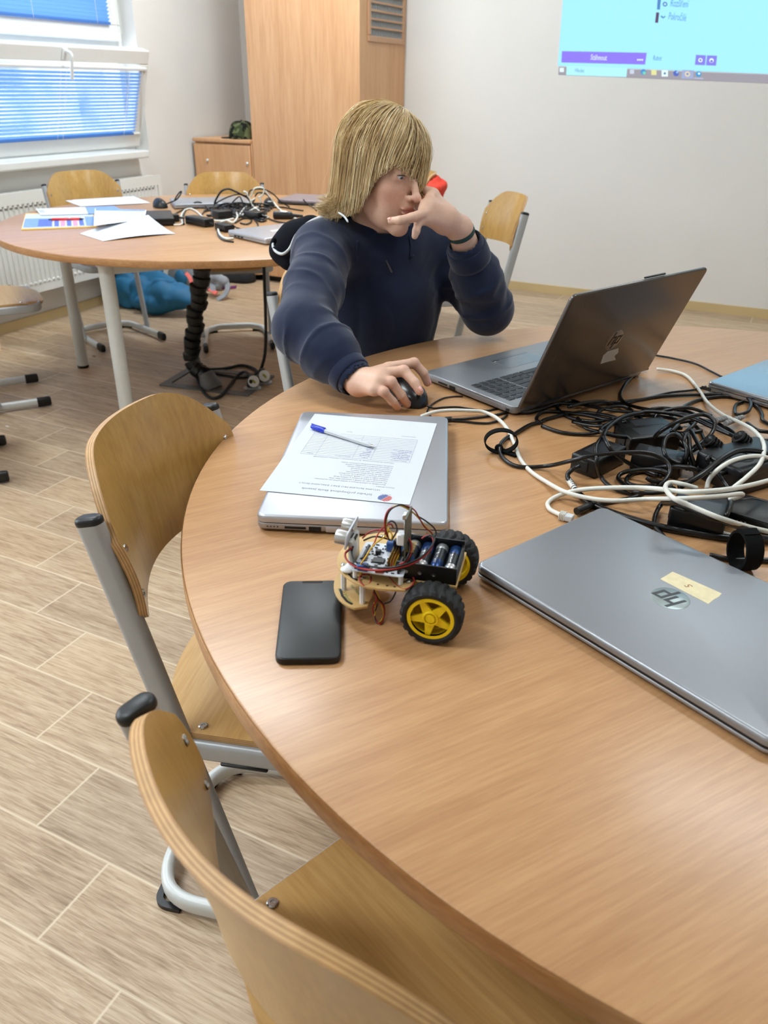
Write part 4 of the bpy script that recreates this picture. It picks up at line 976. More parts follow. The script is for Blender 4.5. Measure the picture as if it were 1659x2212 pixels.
cable('thick flat black cord lying along the back edge of the front laptop', [(600, 800, .002), (648, 840, .002), (710, 872), (800, 908), (1000, 968), (1200, 1010), (1450, 1046), (1590, 1042), (1700, 1065)], .0042)
cable('thick black cable crossing the nearest brick in the heap', [(1080, 846, .012), (1150, 848, .040), (1250, 888, .043), (1340, 925, .042), (1430, 950, .036), (1520, 990, .02), (1600, 1040, .006), (1700, 1060)], .0042)
cable('black lead running right towards the dark case', [(1460, 842, .012), (1560, 829, .014), (1640, 842, .014), (1720, 870, .014)], .003)
cable('black cable under the second hook-and-loop tie', [(1330, 1140), (1420, 1160), (1480, 1166), (1600, 1168), (1720, 1172)], .0030)
cable('thin black lead behind the open laptop', [(940, 0), (1020, 18), (1120, 35), (1250, 66), (1345, 112), (1400, 140)], .0018)
cable('black lead leaving the underside of the right laptop', [(1310, 195), (1230, 215), (1100, 230), (950, 268), (860, 290)], .0020)
cable('black cables bundled beside the power strip', [(1540, 400, .01), (1600, 440, H1), (1660, 450, H1), (1720, 470)], .003)
cable('black cord coiling behind the white cable at the right border', [(1430, 790, .014), (1500, 730, .022), (1570, 690, .026), (1660, 660, .026), (1740, 650, .02)], .0033)
def cz(x, y): return (880+x/5.184, 640+y/5.184)
cable('thin mouse lead curling under the open laptop', [(205, 1222, .004), (290, 1252), (400, 1243), (560, 1240), (720, 1262), (880, 1280), (1000, 1258), (1080, 1240)], .0015, conv=cz)
cable('thin black lead arching out from under the open laptop', [(620, 1122), (520, 1122), (400, 1142), (290, 1200), (232, 1262), (225, 1310), (260, 1340)], .0013, conv=cz)
cable('charging lead plugged into the laptop under the paper', [(490, 1380), (640, 1372), (820, 1352), (980, 1330), (1100, 1302), (1180, 1275)], .0020, conv=cz)
cable('second lead beside the charging lead', [(490, 1392), (640, 1402), (780, 1418), (920, 1418), (1040, 1382), (1120, 1330)], .0018, conv=cz)
mb = MB(); P = [at(*cz(x, y), TH+.009) for x, y in ((395, 1385), (430, 1384), (495, 1380))]
mb.tube([P[0], P[1], P[2]], [.005, .005, .003], 12)
for k in range(5): 
    q = P[0]*(1-.3-.14*k)+P[2]*(.3+.14*k); q2 = q+(P[2]-P[0])/np.linalg.norm(P[2]-P[0])*.002; mb.cyl(q, q2, .0054, 12)
tag(mb.obj('charger_plug', M['black'], None), 'ribbed black charger plug in the side of the laptop under the paper', 'plug')
rr = np.random.default_rng(8)
for k in range(13):
    cx_, cy_ = ((820+rr.random()*520, 400+rr.random()*330), (1300+rr.random()*380, 560+rr.random()*220), (700+rr.random()*500, 330+rr.random()*90))[k % 3]
    ra_, rb_, a0_, hh = 110+rr.random()*150, 45+rr.random()*60, rr.random()*6, .004+rr.random()*.034
    cable('black lead coiled somewhere inside the knot of the front heap', [(cx_+ra_*math.cos(a0_+t_)*(1+.18*math.sin(2.3*t_+k)), cy_+rb_*math.sin(a0_+t_), hh*(.55+.45*math.sin(1.7*t_+k))) for t_ in np.linspace(0, 5.0, 10)], .0028)
# white network leads
WR = .0033
cable('white network cable swinging from the paper laptop across to the heap', [(-285, 362, .010), (-210, 337, .012), (-115, 328, .010), (0, 331, .006), (60, 336, .004), (130, 366, .003), (190, 422, .002), (230, 500), (270, 600), (330, 672), (420, 732, .002), (520, 785, .010), (650, 820, .012), (800, 835, .016), (1000, 825, .022), (1200, 822, .050), (1400, 808, .050), (1500, 797, .046), (1510, 806, .04), (1440, 830, .034)], WR, 'wcable', per=8)
cable('white network cable with a plug beside the front laptop', [(505, 918, .003), (470, 903), (432, 880), (426, 845), (482, 808, .002), (600, 775, .012), (800, 762, .024), (1000, 765, .032), (1200, 785, .056), (1400, 775, .056), (1560, 748, .045), (1720, 705, .03)], WR, 'wcable', per=8)
cable('white network cable with a small loop over the front brick', [(1260, 765, .040), (1180, 742, .046), (1110, 733, .046), (1084, 762, .046), (1125, 818, .060), (1220, 862, .054), (1400, 936, .046), (1550, 982, .02), (1660, 1008, .006), (1740, 1025)], WR, 'wcable', per=8)
cable('white network cable diving under the front brick', [(1195, 845, .046), (1222, 895, .022), (1290, 962, .004), (1390, 1012), (1490, 1036), (1600, 1040, .002), (1720, 1050)], WR, 'wcable', per=8)
cable('white network cable coming over from the open laptop to the right', [(1035, 96, .003), (1130, 110), (1205, 138), (1270, 212), (1320, 286, .004), (1400, 350, .010), (1500, 396, .020), (1580, 442, .030), (1636, 520, .040), (1618, 620, .044), (1540, 702, .038), (1465, 762, .030)], WR, 'wcable', per=8)
cable('white network cable bent over the power strip', [(1315, 768, .014), (1332, 712, .026), (1392, 650, .044), (1480, 603, .050), (1590, 584, .048), (1680, 600, .04)], WR, 'wcable', per=8)
def plug(label, a, b, conv=c5, z=TH):
    A, B = at(*conv(*a), z+.006), at(*conv(*b), z+.006); dx = V3(B)-V3(A); L = dx.length
    t = thing('network_plug', label, 'plug'); t.matrix_world = frame(V3(A), dx, Vector((0, 0, 1)).cross(dx))
    MB().rbox((L*.72, 0, 0), (L*.56, .0116, .0082), .001, 1).obj('connector', M['clear'], t)
    mb = MB(); mb.tube([(0, 0, 0), (L*.5, 0, 0)], [.0036, .0050], 10)
    for k in range(4): mb.rbox((L*(.08+.11*k), 0, 0), (.0018, .0112, .0106), .0006, 1)
    mb.obj('boot', M['wcable'], t); return t
plug('white network plug tucked beside the corner of the front laptop', (488, 914), (566, 936))
cable_gr = plain('grey_boot', srgb(150, 150, 150), .5); M['greyboot'] = cable_gr
for k, (a, b) in enumerate((((1370, 385), (1440, 372)), ((1420, 402), (1515, 366)))):
    mb = MB(); A, B = V3(at(*c5(*a), TH+.02)), V3(at(*c5(*b), TH+.012)); mb.tube([A, B], .0042, 10); dl = (B-A)
    for i in range(6): mb.cyl(A+dl*(.1+.14*i), A+dl*(.14+.14*i), .0052, 10)
    tag(mb.obj('cable_boot', M['greyboot'], None), ('ribbed grey cable boot behind the power strip', 'ribbed grey cable boot next to the curled black cable')[k], 'cable boot')
# printed label sleeve on a black lead
mb = MB(); A = [at(*c5(*p), TH+.006) for p in ((538, 712), (556, 742), (578, 772))]; mb.tube(spline(A, 4), .0044, 12)
sl_ = tag(mb.obj('label_sleeve', M['wcable'], None), 'white printed label wrapped around a black lead by the left brick', 'cable label')
mb = MB()
for k in range(6):
    a = Vector(A[0])*(1-k/6)+Vector(A[2])*(k/6); a2 = Vector(A[0])*(1-(k+.4)/6)+Vector(A[2])*((k+.4)/6); mb.cyl(a, a2, .00465, 12)
o = mb.obj('printing', M['ink'], sl_); 
cable('black lead hanging from the left brick through its white label', [(600, 640, .020), (560, 662, .016), (535, 690, .008), (545, 725, .003), (580, 776, .002), (620, 818, .002), (690, 850, .004)], .0030)
# power bricks
M['brick'] = plain('power_brick', srgb(10, 10, 12), .38, vary=.04)
def brick(label, p, q, wd, h, z=TH, conv=c5, printed=True, grp='power bricks in the heap', name='power_adapter', roll=0.0):
    """p, q: photograph points of the two ends of the top face centre line"""
    A, B = at(*conv(*p), z+h), at(*conv(*q), z+h); dx = V3(B)-V3(A); L = dx.length; m_ = (V3(A)+V3(B))/2
    t = thing(name, label, 'power adapter', (m_.x, m_.y, z), math.atan2(dx.y, dx.x), grp)
    MB().rbox((0, 0, h/2), (L, wd, h), .0035, 3).obj('case', M['brick'], t)
    if printed:
        sc = MB().box((L*.05, 0, h+.0001), (L*.6, wd*.62, .0003)).obj('rating_label', plain('rating_label', srgb(44, 46, 50), .35), t, smooth=False)
    mb = MB(); mb.tube([(L/2-.002, 0, h*.5), (L/2+.012, 0, h*.5), (L/2+.028, 0, h*.42)], [.0052, .0048, .0034], 10)
    for k in range(4): mb.cyl((L/2+.006+.005*k, 0, h*.5), (L/2+.0085+.005*k, 0, h*.5), .0056, 10)
    mb.obj('strain_relief', M['black'], t)
    MB().rbox((-L/2-.0005, 0, h/2), (.003, wd*.4, h*.55), .001, 1).obj('socket', M['gap'], t)
    return t
brick('black power brick nearest the hook-and-loop tie', (628, 590), (800, 505), .046, .030)
brick('black power brick in the middle of the heap', (915, 535), (1190, 590), .046, .030)
brick('black power brick at the back with a printed label', (850, 455), (1130, 430), .048, .030)
brick('black power brick behind the labelled one', (830, 405), (1100, 385), .04, .028)
brick('black power brick in front under the white cables', (1130, 828), (1440, 895), .052, .032)
t = thing('power_strip', 'black power strip at the right border with two plugs in it', 'power strip')
A, B = at(*c5(1385, 610), TH+.042), at(*c5(1720, 520), TH+.042); dx = V3(B)-V3(A); t.location = V3(A)*.5+V3(B)*.5-Vector((0, 0, .042)); t.rotation_euler = (0, 0, math.atan2(dx.y, dx.x))
MB().rbox((0, 0, .021), (dx.length, .085, .042), .005, 3).obj('case', M['brick'], t)
for k, x in enumerate((-.2, .06)): MB().lathe([(.019, .042), (.019, .0425), (.016, .0425), (.0155, .038), (.0001, .038)], 24, Matrix.Translation((x*dx.length, -.005, 0)), cap=False).obj('socket', M['gap'], t)
for k, (a, b, lab) in enumerate((((1322, 492), (1372, 545), 'black mains plug at the corner of the power strip'), ((1490, 470), (1535, 520), 'black mains plug behind the power strip'))):
    A, B = V3(at(*c5(*a), TH+.05)), V3(at(*c5(*b), TH+.035)); dl = B-A; mb = MB(); mb.tube([A-dl*.15, A, B, B+dl*.4], [.004, .007, .010, .012], 12)
    for i in range(4): mb.cyl(A+dl*(.05+.25*i), A+dl*(.15+.25*i), .0112+.0006*i, 14)
    tag(mb.obj('mains_plug', M['black'], None), lab, 'plug')
t = tag(MB().rbox((0, 0, .010), (.16, .07, .020), .004, 2).obj('black_case', M['brick'], None), 'flat black case at the right border in front of the cable heap', 'case')
q = at(*c5(1640, 885), TH+.02); t.location = (q[0], q[1], TH); t.rotation_euler = (0, 0, R(-12))
mb = MB(); mb.tube([V3(at(*c5(585, 895), TH+.008)), V3(at(*c5(622, 880), TH+.008)), V3(at(*c5(690, 850), TH+.007))], [.0055, .0055, .0045], 12)
tag(mb.obj('barrel_plug', M['black'], None), 'black barrel plug at the corner of the front laptop', 'plug')
# hook-and-loop ties
t = thing('cable_tie', 'open ring of black hook-and-loop tape at the left of the heap', 'cable tie')
q = at(*c5(160, 505), TH+.0005); cxx = V3(q)
ring = [(.026*math.cos(a), .019*math.sin(a)+.0) for a in np.linspace(0, 2*PI, 33)[:-1]]
e1, e2 = V3(BR)-Vector((0, 0, BR[2])), Vector((0, 0, 1)); e1.normalize(); cc = V3(at(*c5(162, 500), TH+.021))
pts = [cc+e1*x+e2*y for x, y in ring]; nrm = e1.cross(e2)
MB().tube(pts, 1.0, up=tuple(nrm), prof=[(.007, .0009), (-.007, .0009), (-.007, -.0009), (.007, -.0009)], closed=True).obj('loop', M['velcro'], t, smooth=False)
a, b = V3(at(*c5(150, 545), TH+.004)), V3(at(*c5(252, 582), TH+.002)); MB().tube([a, (a+b)/2, b], 1.0, up=(0, 0, 1), prof=[(.0012, .006), (-.0012, .006), (-.0012, -.006), (.0012, -.006)]).obj('tail', M['velcro'], t, smooth=False)
mb = MB(); mb.sphere(tuple(V3(at(*c5(150, 538), TH+.006))), (.007, .007, .006), 14, 8); mb.obj('knot', M['velcro'], t)
t = thing('cable_tie', 'round black hook-and-loop strap standing upright near the right border', 'cable tie')
cc = V3(at(*c5(1530, 1112), TH+.0255)); e1 = Vector((.55, -.835, 0)).normalized(); nrm = e1.cross(Vector((0, 0, 1)))
pts = [cc+e1*(.021*math.cos(a))+Vector((0, 0, 1))*(.0245*math.sin(a)) for a in np.linspace(0, 2*PI, 41)[:-1]]
MB().tube(pts, 1.0, up=tuple(nrm), prof=[(.011, .0016), (-.011, .0016), (-.011, -.0016), (.011, -.0016)], closed=True).obj('loop', M['velcro'], t, smooth=False)
MB().tube([pts[8]+Vector((0, 0, .002)), pts[11]+Vector((0, 0, .0035)), pts[14]+Vector((0, 0, .003))], 1.0, up=tuple(nrm), prof=[(.010, .0012), (-.010, .0012), (-.010, -.0012), (.010, -.0012)]).obj('tail', M['velcro'], t, smooth=False)
# crumb on the table
# ------------------------------------------------------------------ mouse under the right hand
pa, pb = V3(at(842, 815, TH)), V3(at(918, 872, TH)); md = (pb-pa).normalized(); mcen = V3(at(893, 858, TH+.012)); mcen.z = TH
ms = thing('computer_mouse', 'black computer mouse under the hand of the person', 'mouse'); MO = frame(mcen-md*.022, md, Vector((0, 0, 1)).cross(md)); ms.matrix_world = MO
mb = MB(); rings = []
for k in range(15):
    s_ = -1+2*k/14; x = .054*s_; w_ = .0305*(1-abs(s_)**3.2)**.5*(1-.10*s_) if abs(s_) < 1 else .0006; hh = (.037-.010*(s_+.1)**2-.004*s_)*(1-abs(s_)**5)**.4 if abs(s_) < 1 else .002
    rings.append([(x, w_*math.copysign(abs(math.cos(a))**.8, math.cos(a)), max(.0015, hh*(abs(math.sin(a))**.75) if a < PI else .0015)) for a in [2*PI*i/28 for i in range(28)]])
mb.loft(rings); mb.obj('shell', plain('mouse_plastic', srgb(17, 17, 18), .3, vary=.03), ms)
mb = MB(); mb.torus((.030, 0, .0285), .007, .0032, 20, 8, axis='y'); mb.obj('scroll_wheel', M['rubber'], ms)
MB().box((.036, 0, .0255), (.030, .0008, .012)).obj('button_seam', M['gap'], ms, smooth=False)
# ------------------------------------------------------------------ two-wheeled toy car
ro = Vector((-.253, .641, TH)); rx = Vector((.975, .22, 0)).normalized(); ra = Vector((-.22, .975, 0)).normalized()
bot = thing('robot_car', 'small two-wheeled robot car with yellow wheels, open circuit boards and a battery tray', 'robot', ro, math.atan2(rx.y, rx.x))
RM = Matrix.Translation(ro) @ Matrix.Rotation(math.atan2(rx.y, rx.x), 4, 'Z'); RMi = RM.inverted()
M['yellow'] = plain('yellow_plastic', srgb(252, 220, 22), .38, vary=.03, scale=40)
M['tan'] = plain('paper_covered_acrylic', srgb(205, 168, 108), .5, vary=.06, scale=60)
M['nylon'] = plain('white_nylon', srgb(232, 234, 236), .35)
M['pcb'] = plain('white_pcb', srgb(214, 218, 226), .4, vary=.04, scale=200)
M['greypcb'] = plain('grey_green_pcb', srgb(86, 90, 78), .45, vary=.08, scale=200)
M['chip'] = plain('black_chip', srgb(30, 30, 32), .4)
M['bluet'] = plain('blue_terminal', srgb(38, 82, 150), .4)
M['redw'] = plain('red_wire', srgb(172, 38, 34), .42); M['yelw'] = plain('yellow_wire', srgb(226, 178, 40), .42)
M['gold'] = plain('gold_pin', srgb(200, 168, 90), .3, metal=.9)
M['alu'] = plain('sensor_can', srgb(196, 197, 196), .32, metal=.85)
MY = Matrix(((1, 0, 0, 0), (0, 0, 1, 0), (0, -1, 0, 0), (0, 0, 0, 1)))      # lathe axis z -> robot -y ... (x, z, -y)
def wheel(cy, outer):
    """outer = -1 faces the camera side"""
    Mx = Matrix.Translation((0, cy, .033)) @ (Matrix.Rotation(R(90 if outer < 0 else -90), 4, 'X'))
    rim = MB(); R0, R1 = .0212, .0250
    rim.lathe([(R0, .0125), (R1, .0125), (R1+.0006, .0105), (R1+.0006, -.0125), (R0+.0015, -.0125), (R0, .009)], 64, Mx, cap=False)
    # five-spoke star
    pts = []
    for k in range(5):
        a = R(-97+72*k)
        pts += [(.0222*math.cos(a-.12), .0222*math.sin(a-.12)), (.0222*math.cos(a+.12), .0222*math.sin(a+.12)), (.0092*math.cos(a+R(36)), .0092*math.sin(a+R(36)))]
    rim.loft([[(x, y, .0075) for x, y in pts], [(x, y, .0100) for x, y in pts], [(x*.985, y*.985, .0106) for x, y in pts]], M=Mx)
    rim.lathe([(.0064, .0100), (.0066, .0124), (.0080, .0124), (.0084, .0118), (.0086, .004)], 40, Mx, cap=False); rim.lathe([(.0001, .0126), (.0046, .0126), (.0049, .0120), (.0050, .0100)], 40, Mx, cap=False)
    w = rim.obj('wheel', M['yellow'], bot, angle=35)
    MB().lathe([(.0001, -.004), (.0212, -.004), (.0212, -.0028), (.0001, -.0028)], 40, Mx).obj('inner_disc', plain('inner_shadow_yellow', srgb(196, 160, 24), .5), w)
    mb = MB(); n = 120; prof = [(.0254, .0122), (.0275, .0136), (.0300, .0134), (.0318, .0115), (.0325, .0085), (.0328, .0045), (.0329, .0), (.0328, -.0045), (.0325, -.0085), (.0318, -.0115), (.0300, -.0134), (.0275, -.0136), (.0254, -.0122)]
    rings = []
    for i in range(n):
        th = 2*PI*i/n; ring = []
        for (r, z) in prof:
            ph = (i+ (abs(z)/.0115)*3.2) % 6
            t_ = .0010 if (r > .0310 and ph < 4) else (-.0012 if r > .0310 else 0)
            ring.append(((r+t_)*math.cos(th), (r+t_)*math.sin(th), z))
        rings.append(ring)
    mb.loft(rings, loop=True, M=Mx); mb.obj('tyre', M['rubber'], w, angle=25)
    return w
wheel(0, -1); wheel(.112, 1)
def plate(name, z, rear, midx, arcx, arcr, arcrx, mat, hw=.036, short=False):
    half = [(rear, hw)] if short else [(rear, hw), (-.022, hw), (-.030, .056), (midx, .060)]
    arc = [(arcx-arcrx*math.sin(a), arcr*math.cos(a)) for a in np.linspace(0.15, PI-.15, 24)]
    out = half+arc+[(x, -y) for x, y in reversed(half)]
    mb = MB(); mb.slab([(x, y+.056) for x, y in out], z, z+.003, .0004, 1); return mb.obj(name, mat, bot)
top = plate('top_plate', .0535, .0215, -.055, -.060, .0605, .058, M['tan'])
low = plate('bottom_plate', .0215, -.072, -.076, -.078, .0575, .044, M['tan'], .05, True)
def slot(parent, pts, z, w=.0013): MB().tube(pts, 1.0, up=(0, 0, 1), prof=[(.0002, w), (-.0002, w), (-.0002, -w), (.0002, -w)]).obj('slot', M['gap'], parent, smooth=False)
slot(top, [(-.104, .030, .0567), (-.098, .018, .0567), (-.090, .009, .0567), (-.083, .005, .0567)], 0); slot(low, [(-.110, .030, .0247), (-.104, .018, .0247), (-.096, .009, .0247), (-.089, .005, .0247)], 0)
for x in (-.060, -.050, -.042): MB().cyl((x, .003, .0564), (x, .003, .0568), .0014, 12).obj('hole', plain('drill_hole', srgb(92, 58, 34), .8), top)
me1 = text_mesh('printed_text', 'ntal Manag', .0075, None, M=Matrix.Translation((-.1135, .030, .0246)) @ Matrix.Rotation(R(-48), 4, 'Z'))
me2 = text_mesh('printed_text', 'nal Healt', .0065, None, M=Matrix.Translation((-.1015, .040, .0246)) @ Matrix.Rotation(R(-48), 4, 'Z'))
M['greenink'] = plain('green_print', srgb(92, 128, 66), .8)
link_mesh('printed_text', me1, M['greenink'], low, smooth=False); link_mesh('printed_text', me2, M['greenink'], low, smooth=False)
for x, y in ((-.106, .031), (-.079, .0106), (-.106, .081), (-.079, .101), (-.03, .016), (-.03, .096)):
    mb = MB(); mb.tube([(x, y, .0245), (x, y, .0535)], 1.0, up=(1, 0, 0), prof=[(.0032*math.cos(PI/3*k), .0032*math.sin(PI/3*k)) for k in range(6)]); mb.obj('standoff', M['nylon'], bot, smooth=False)
    MB().lathe([(.0029, .0565), (.0029, .0575), (.0018, .0586), (.0001, .0588)], 16, Matrix.Translation((x, y, 0))).obj('screw', M['steel'], bot)
for y in (.026, .086): MB().rbox((-.010, y, .037), (.046, .018, .019), .002, 2).obj('gear_motor', M['yellow'], bot)
for y in (.012, .100): MB().cyl((0, y-.006, .033), (0, y+.006, .033), .003, 12).obj('axle', M['nylon'], bot)
mb = MB(); mb.sphere((-.092, .056, .0105), .0105, 20, 12); mb.obj('caster_ball', M['steel'], bot)
MB().lathe([(.014, .0215), (.014, .018), (.011, .011), (.0001, .011)], 24, Matrix.Translation((-.092, .056, 0))).obj('caster_housing', M['black'], bot)
mb = MB(); mb.sphere((-.098, .018, .0600), (.0075, .0065, .0035), 14, 8); mb.sphere((-.094, .026, .0592), (.009, .010, .0022), 14, 8); mb.obj('glue_blob', plain('hot_glue', srgb(226, 226, 224), .3), bot)
# controller board
bd = MB().slab(rrect(.056, .062, .003, 3, -.062, .037), .0665, .0681, .0002, 1).obj('controller_board', M['pcb'], bot, smooth=False)
for x, y in ((-.087, .010), (-.037, .010), (-.087, .064), (-.037, .064)): MB().cyl((x, y, .0565), (x, y, .0665), .0026, 10).obj('board_spacer', M['nylon'], bot)
z = .0681
for (nm, c, d_, mt) in (('chip', (-.066, .030, z+.001), (.013, .0095, .002), 'chip'), ('chip', (-.076, .016, z+.0008), (.008, .005, .0016), 'chip'), ('chip', (-.082, .028, z+.0008), (.004, .005, .0016), 'chip'),
                        ('chip', (-.060, .014, z+.0008), (.007, .005, .0016), 'chip'), ('terminal_block', (-.078, .0085, z+.004), (.012, .0075, .008), 'bluet'), ('terminal_block', (-.056, .056, z+.006), (.014, .010, .012), 'bluet'),
                        ('terminal_block', (-.040, .050, z+.006), (.010, .010, .012), 'bluet'), ('pin_header', (-.050, .054, z+.008), (.010, .008, .016), 'black'), ('capacitor', (-.070, .045, z+.0025), (.006, .006, .005), 'chip'),
                        ('pin_header', (-.0475, .032, z+.0012), (.0026, .030, .0024), 'yelw'), ('pin_header', (-.0505, .032, z+.0012), (.0026, .030, .0024), 'redw'), ('pin_header', (-.0535, .032, z+.0012), (.0026, .030, .0024), 'black'),
                        ('pin_header', (-.040, .028, z+.0042), (.0026, .036, .0085), 'black'), ('pin_header', (-.084, .044, z+.0012), (.0026, .030, .0024), 'black'), ('resistor', (-.060, .0085, z+.001), (.009, .003, .002), 'redw')):
    MB().rbox(c, d_, min(d_)*.18, 1).obj(nm, M[mt], bd)
for k in range(12):
    for x in (-.0475, -.0505, -.0535): MB().box((x, .019+k*.0026, z+.0055), (.0006, .0006, .0085)).obj('pin', M['gold'], bd, smooth=False)
mb = MB()
for k in range(95): mb.box((-.087+RNG.random()*.046, .008+RNG.random()*.056, z+.0005), (.0014+.0024*RNG.random(), .0009+.0018*RNG.random(), .0010))
tag(mb.obj('surface_components', M['chip'], bd, smooth=False), kind='stuff')
# upright wireless board
wb = MB().box((-.0355, .034, .101), (.0016, .030, .058)).obj('upright_board', M['greypcb'], bot, smooth=False)
for (nm, c, d_, mt) in (('header_socket', (-.0325, .034, .082), (.005, .026, .010), 'black'), ('shield_can', (-.0372, .035, .112), (.002, .018, .020), 'alu'), ('usb_socket', (-.0385, .031, .127), (.004, .008, .006), 'alu'), ('white_connector', (-.0405, .026, .103), (.009, .011, .014), 'nylon'), ('header_socket', (-.0375, .034, .086), (.004, .022, .008), 'black')):
    MB().rbox(c, d_, min(d_)*.15, 1).obj(nm, M[mt], wb)
mb = MB()
for k in range(9): mb.box((-.0310, .0225+k*.0027, .090+.0), (.008, .0006, .0006))
mb.obj('pins', M['gold'], wb, smooth=False)
# ultrasonic sensor on the front
us = MB(); us.slab(rrect(.046, .021, .0045, 4), 0, .0016, .0002, 1); US = Matrix.Translation((-.0985, .040, .093)) @ Matrix.Rotation(R(8), 4, 'Y') @ Matrix(((0, 0, -1, 0), (1, 0, 0, 0), (0, 1, 0, 0), (0, 0, 0, 1)))
us.v = [tuple(US @ Vector(p)) for p in us.v]; us = us.obj('distance_sensor', M['pcb'], bot, smooth=False)
for s_ in (-.0130, .0130): MB().lathe([(.0080, .001), (.0080, .0125), (.0076, .0132), (.0066, .0132), (.0064, .0118), (.0001, .0118)], 32, US @ Matrix.Translation((s_, 0, .001))).obj('transducer', M['alu'], us)
MB().rbox((0, -.004, -.003), (.011, .003, .006), .0004, 1, US).obj('pin_header', M['black'], us)
mb = MB(); mb.rbox((0, .006, -.0012), (.010, .004, .0026), .0006, 1, US); mb.obj('crystal', M['alu'], us)
MB().rbox((-.0965, .040, .0735), (.006, .030, .034), .003, 2).obj('sensor_bracket', plain('clear_bracket', srgb(206, 206, 200), .2), bot)
# battery tray
mb = MB(); x0, x1, y0, y1, z0 = -.0450, .0200, .0215, .0830, .0566
mb.box(((x0+x1)/2, (y0+y1)/2, z0+.001), (x1-x0, y1-y0, .002)); mb.box(((x0+x1)/2, y0+.001, z0+.010), (x1-x0, .002, .020)); mb.box(((x0+x1)/2, y1-.001, z0+.010), (x1-x0, .002, .020))
mb.box((x0+.001, (y0+y1)/2, z0+.007), (.002, y1-y0, .014)); mb.box((x1-.001, (y0+y1)/2, z0+.008), (.002, y1-y0, .016))
mb.obj('battery_tray', plain('tray_black', srgb(16, 16, 17), .38), bot, smooth=False)
for k in range(3): MB().lathe([(.0022, 0), (.0022, .0008), (.0014, .0008), (.0013, .0001), (.0001, .0001)], 16, Matrix.Translation((-.034+.0150*k, y0, .066)) @ Matrix.Rotation(R(90), 4, 'X')).obj('rivet', M['steel'], bot)
M['bat_blue'] = plain('battery_blue', srgb(34, 66, 118), .25, metal=.6); M['bat_black'] = plain('battery_black', srgb(30, 31, 34), .3, metal=.2); M['bat_silver'] = plain('battery_silver', srgb(208, 210, 212), .25, metal=.8)
names = ['AA battery next to the upright board', 'second AA battery from the upright board', 'third AA battery, its silver end towards the near yellow wheel', 'AA battery at the rear end of the robot car tray']
for k in range(4):
    bx = -.0352+.0156*k; flip = k % 2 == 0
    loc = RM @ Vector((bx, (y0+y1)/2, .0566+.0095))
    bt = thing('aa_battery', names[k]+', blue and black', 'battery', loc, math.atan2(rx.y, rx.x), 'AA batteries in the robot car tray')
    D = Matrix.Rotation(R(90 if flip else -90), 4, 'X')
    MB().lathe([(.0001, -.0252), (.0066, -.0252), (.0071, -.0246), (.0071, -.0145)], 24, D, cap=False).obj('silver_band', M['bat_silver'], bt)
    bb = MB().lathe([(.00712, -.0150), (.00712, .0080)], 24, D, cap=False).obj('label', M['bat_black'], bt)
    MB().lathe([(.0071, .0078), (.0071, .0236), (.0062, .0248), (.0028, .0248), (.0028, .0262), (.0001, .0262)], 24, D, cap=False).obj('blue_end', M['bat_blue'], bt)
    a0 = -.9 if not flip else .6
    me = text_mesh('lettering', 'ALKALINE', .0048, None, M=Matrix.Identity(4)); s0 = -1 if flip else 1
    for v in me.vertices:
        x_, y_ = v.co.x, v.co.y; th = PI/2+.30+(y_-.0012)/.0072
        v.co = (.00722*math.cos(th), (x_-.0165), .00722*math.sin(th))
    link_mesh('lettering', me, M['bat_silver'], bb, smooth=False)
# loose wires, given in robot coordinates
def wp(px, py, z): return tuple(RMi @ V3(at(px, py, TH+z)))
def z7(x, y): return (720+x/5.0273, 1080+y/5.0273)
def wire(pts, mat, r=.00085, conv=z7):
    P = [wp(*conv(x, y), z) for x, y, z in pts]; MB().tube(spline(P, 7), r, 6).obj('wire', M[mat], bot, angle=None)
big = [(330, 440, .082), (520, 405, .088), (640, 400, .085)]
wire([(200, 520, .085), (135, 570, .078), (140, 640, .074), (220, 715, .072), (360, 755, .074), (540, 762, .078), (740, 730, .084), (900, 670, .088), (1030, 570, .090), (1085, 470, .088), (1070, 400, .084), (1020, 385, .08), (960, 420, .076)], 'redw', .0011)
wire([(215, 500, .085), (200, 570, .080), (230, 660, .076), (330, 705, .076), (540, 738, .080), (740, 712, .086), (900, 650, .090), (1020, 560, .092), (1098, 440, .090), (1060, 385, .085), (1000, 400, .08)], 'black', .0011)
wire([(190, 530, .083), (128, 590, .076), (165, 670, .072), (330, 740, .073), (560, 775, .077), (760, 740, .083)], 'black', .001)
wire([(330, 440, .088), (430, 400, .094), (520, 405, .096), (640, 440, .088)], 'black', .001); wire([(315, 415, .088), (400, 345, .095), (520, 325, .098), (600, 360, .096)], 'redw', .001)
wire([(595, 430, .092), (565, 330, .104), (560, 210, .118), (600, 110, .128), (700, 62, .132), (800, 68, .130), (880, 110, .124), (930, 190, .112), (990, 290, .098), (1060, 350, .088), (1075, 380, .084)], 'redw')
wire([(600, 430, .092), (572, 300, .106), (590, 160, .122), (650, 80, .131), (730, 62, .133), (840, 118, .124), (920, 190, .112), (1000, 290, .097), (1062, 355, .087), (1060, 385, .084)], 'yelw')
wire([(605, 430, .092), (560, 270, .110), (610, 120, .128), (720, 55, .134), (800, 80, .129), (900, 165, .115), (1000, 225, .104), (1090, 300, .093), (1115, 360, .086), (1095, 410, .082)], 'black')
wire([(640, 430, .092), (690, 330, .100), (670, 250, .106), (620, 232, .108), (575, 290, .104), (560, 400, .095)], 'black'); wire([(650, 300, .10), (620, 262, .106), (540, 300, .104), (480, 380, .098), (440, 480, .092), (370, 590, .086), (310, 680, .078), (300, 760, .07)], 'redw')
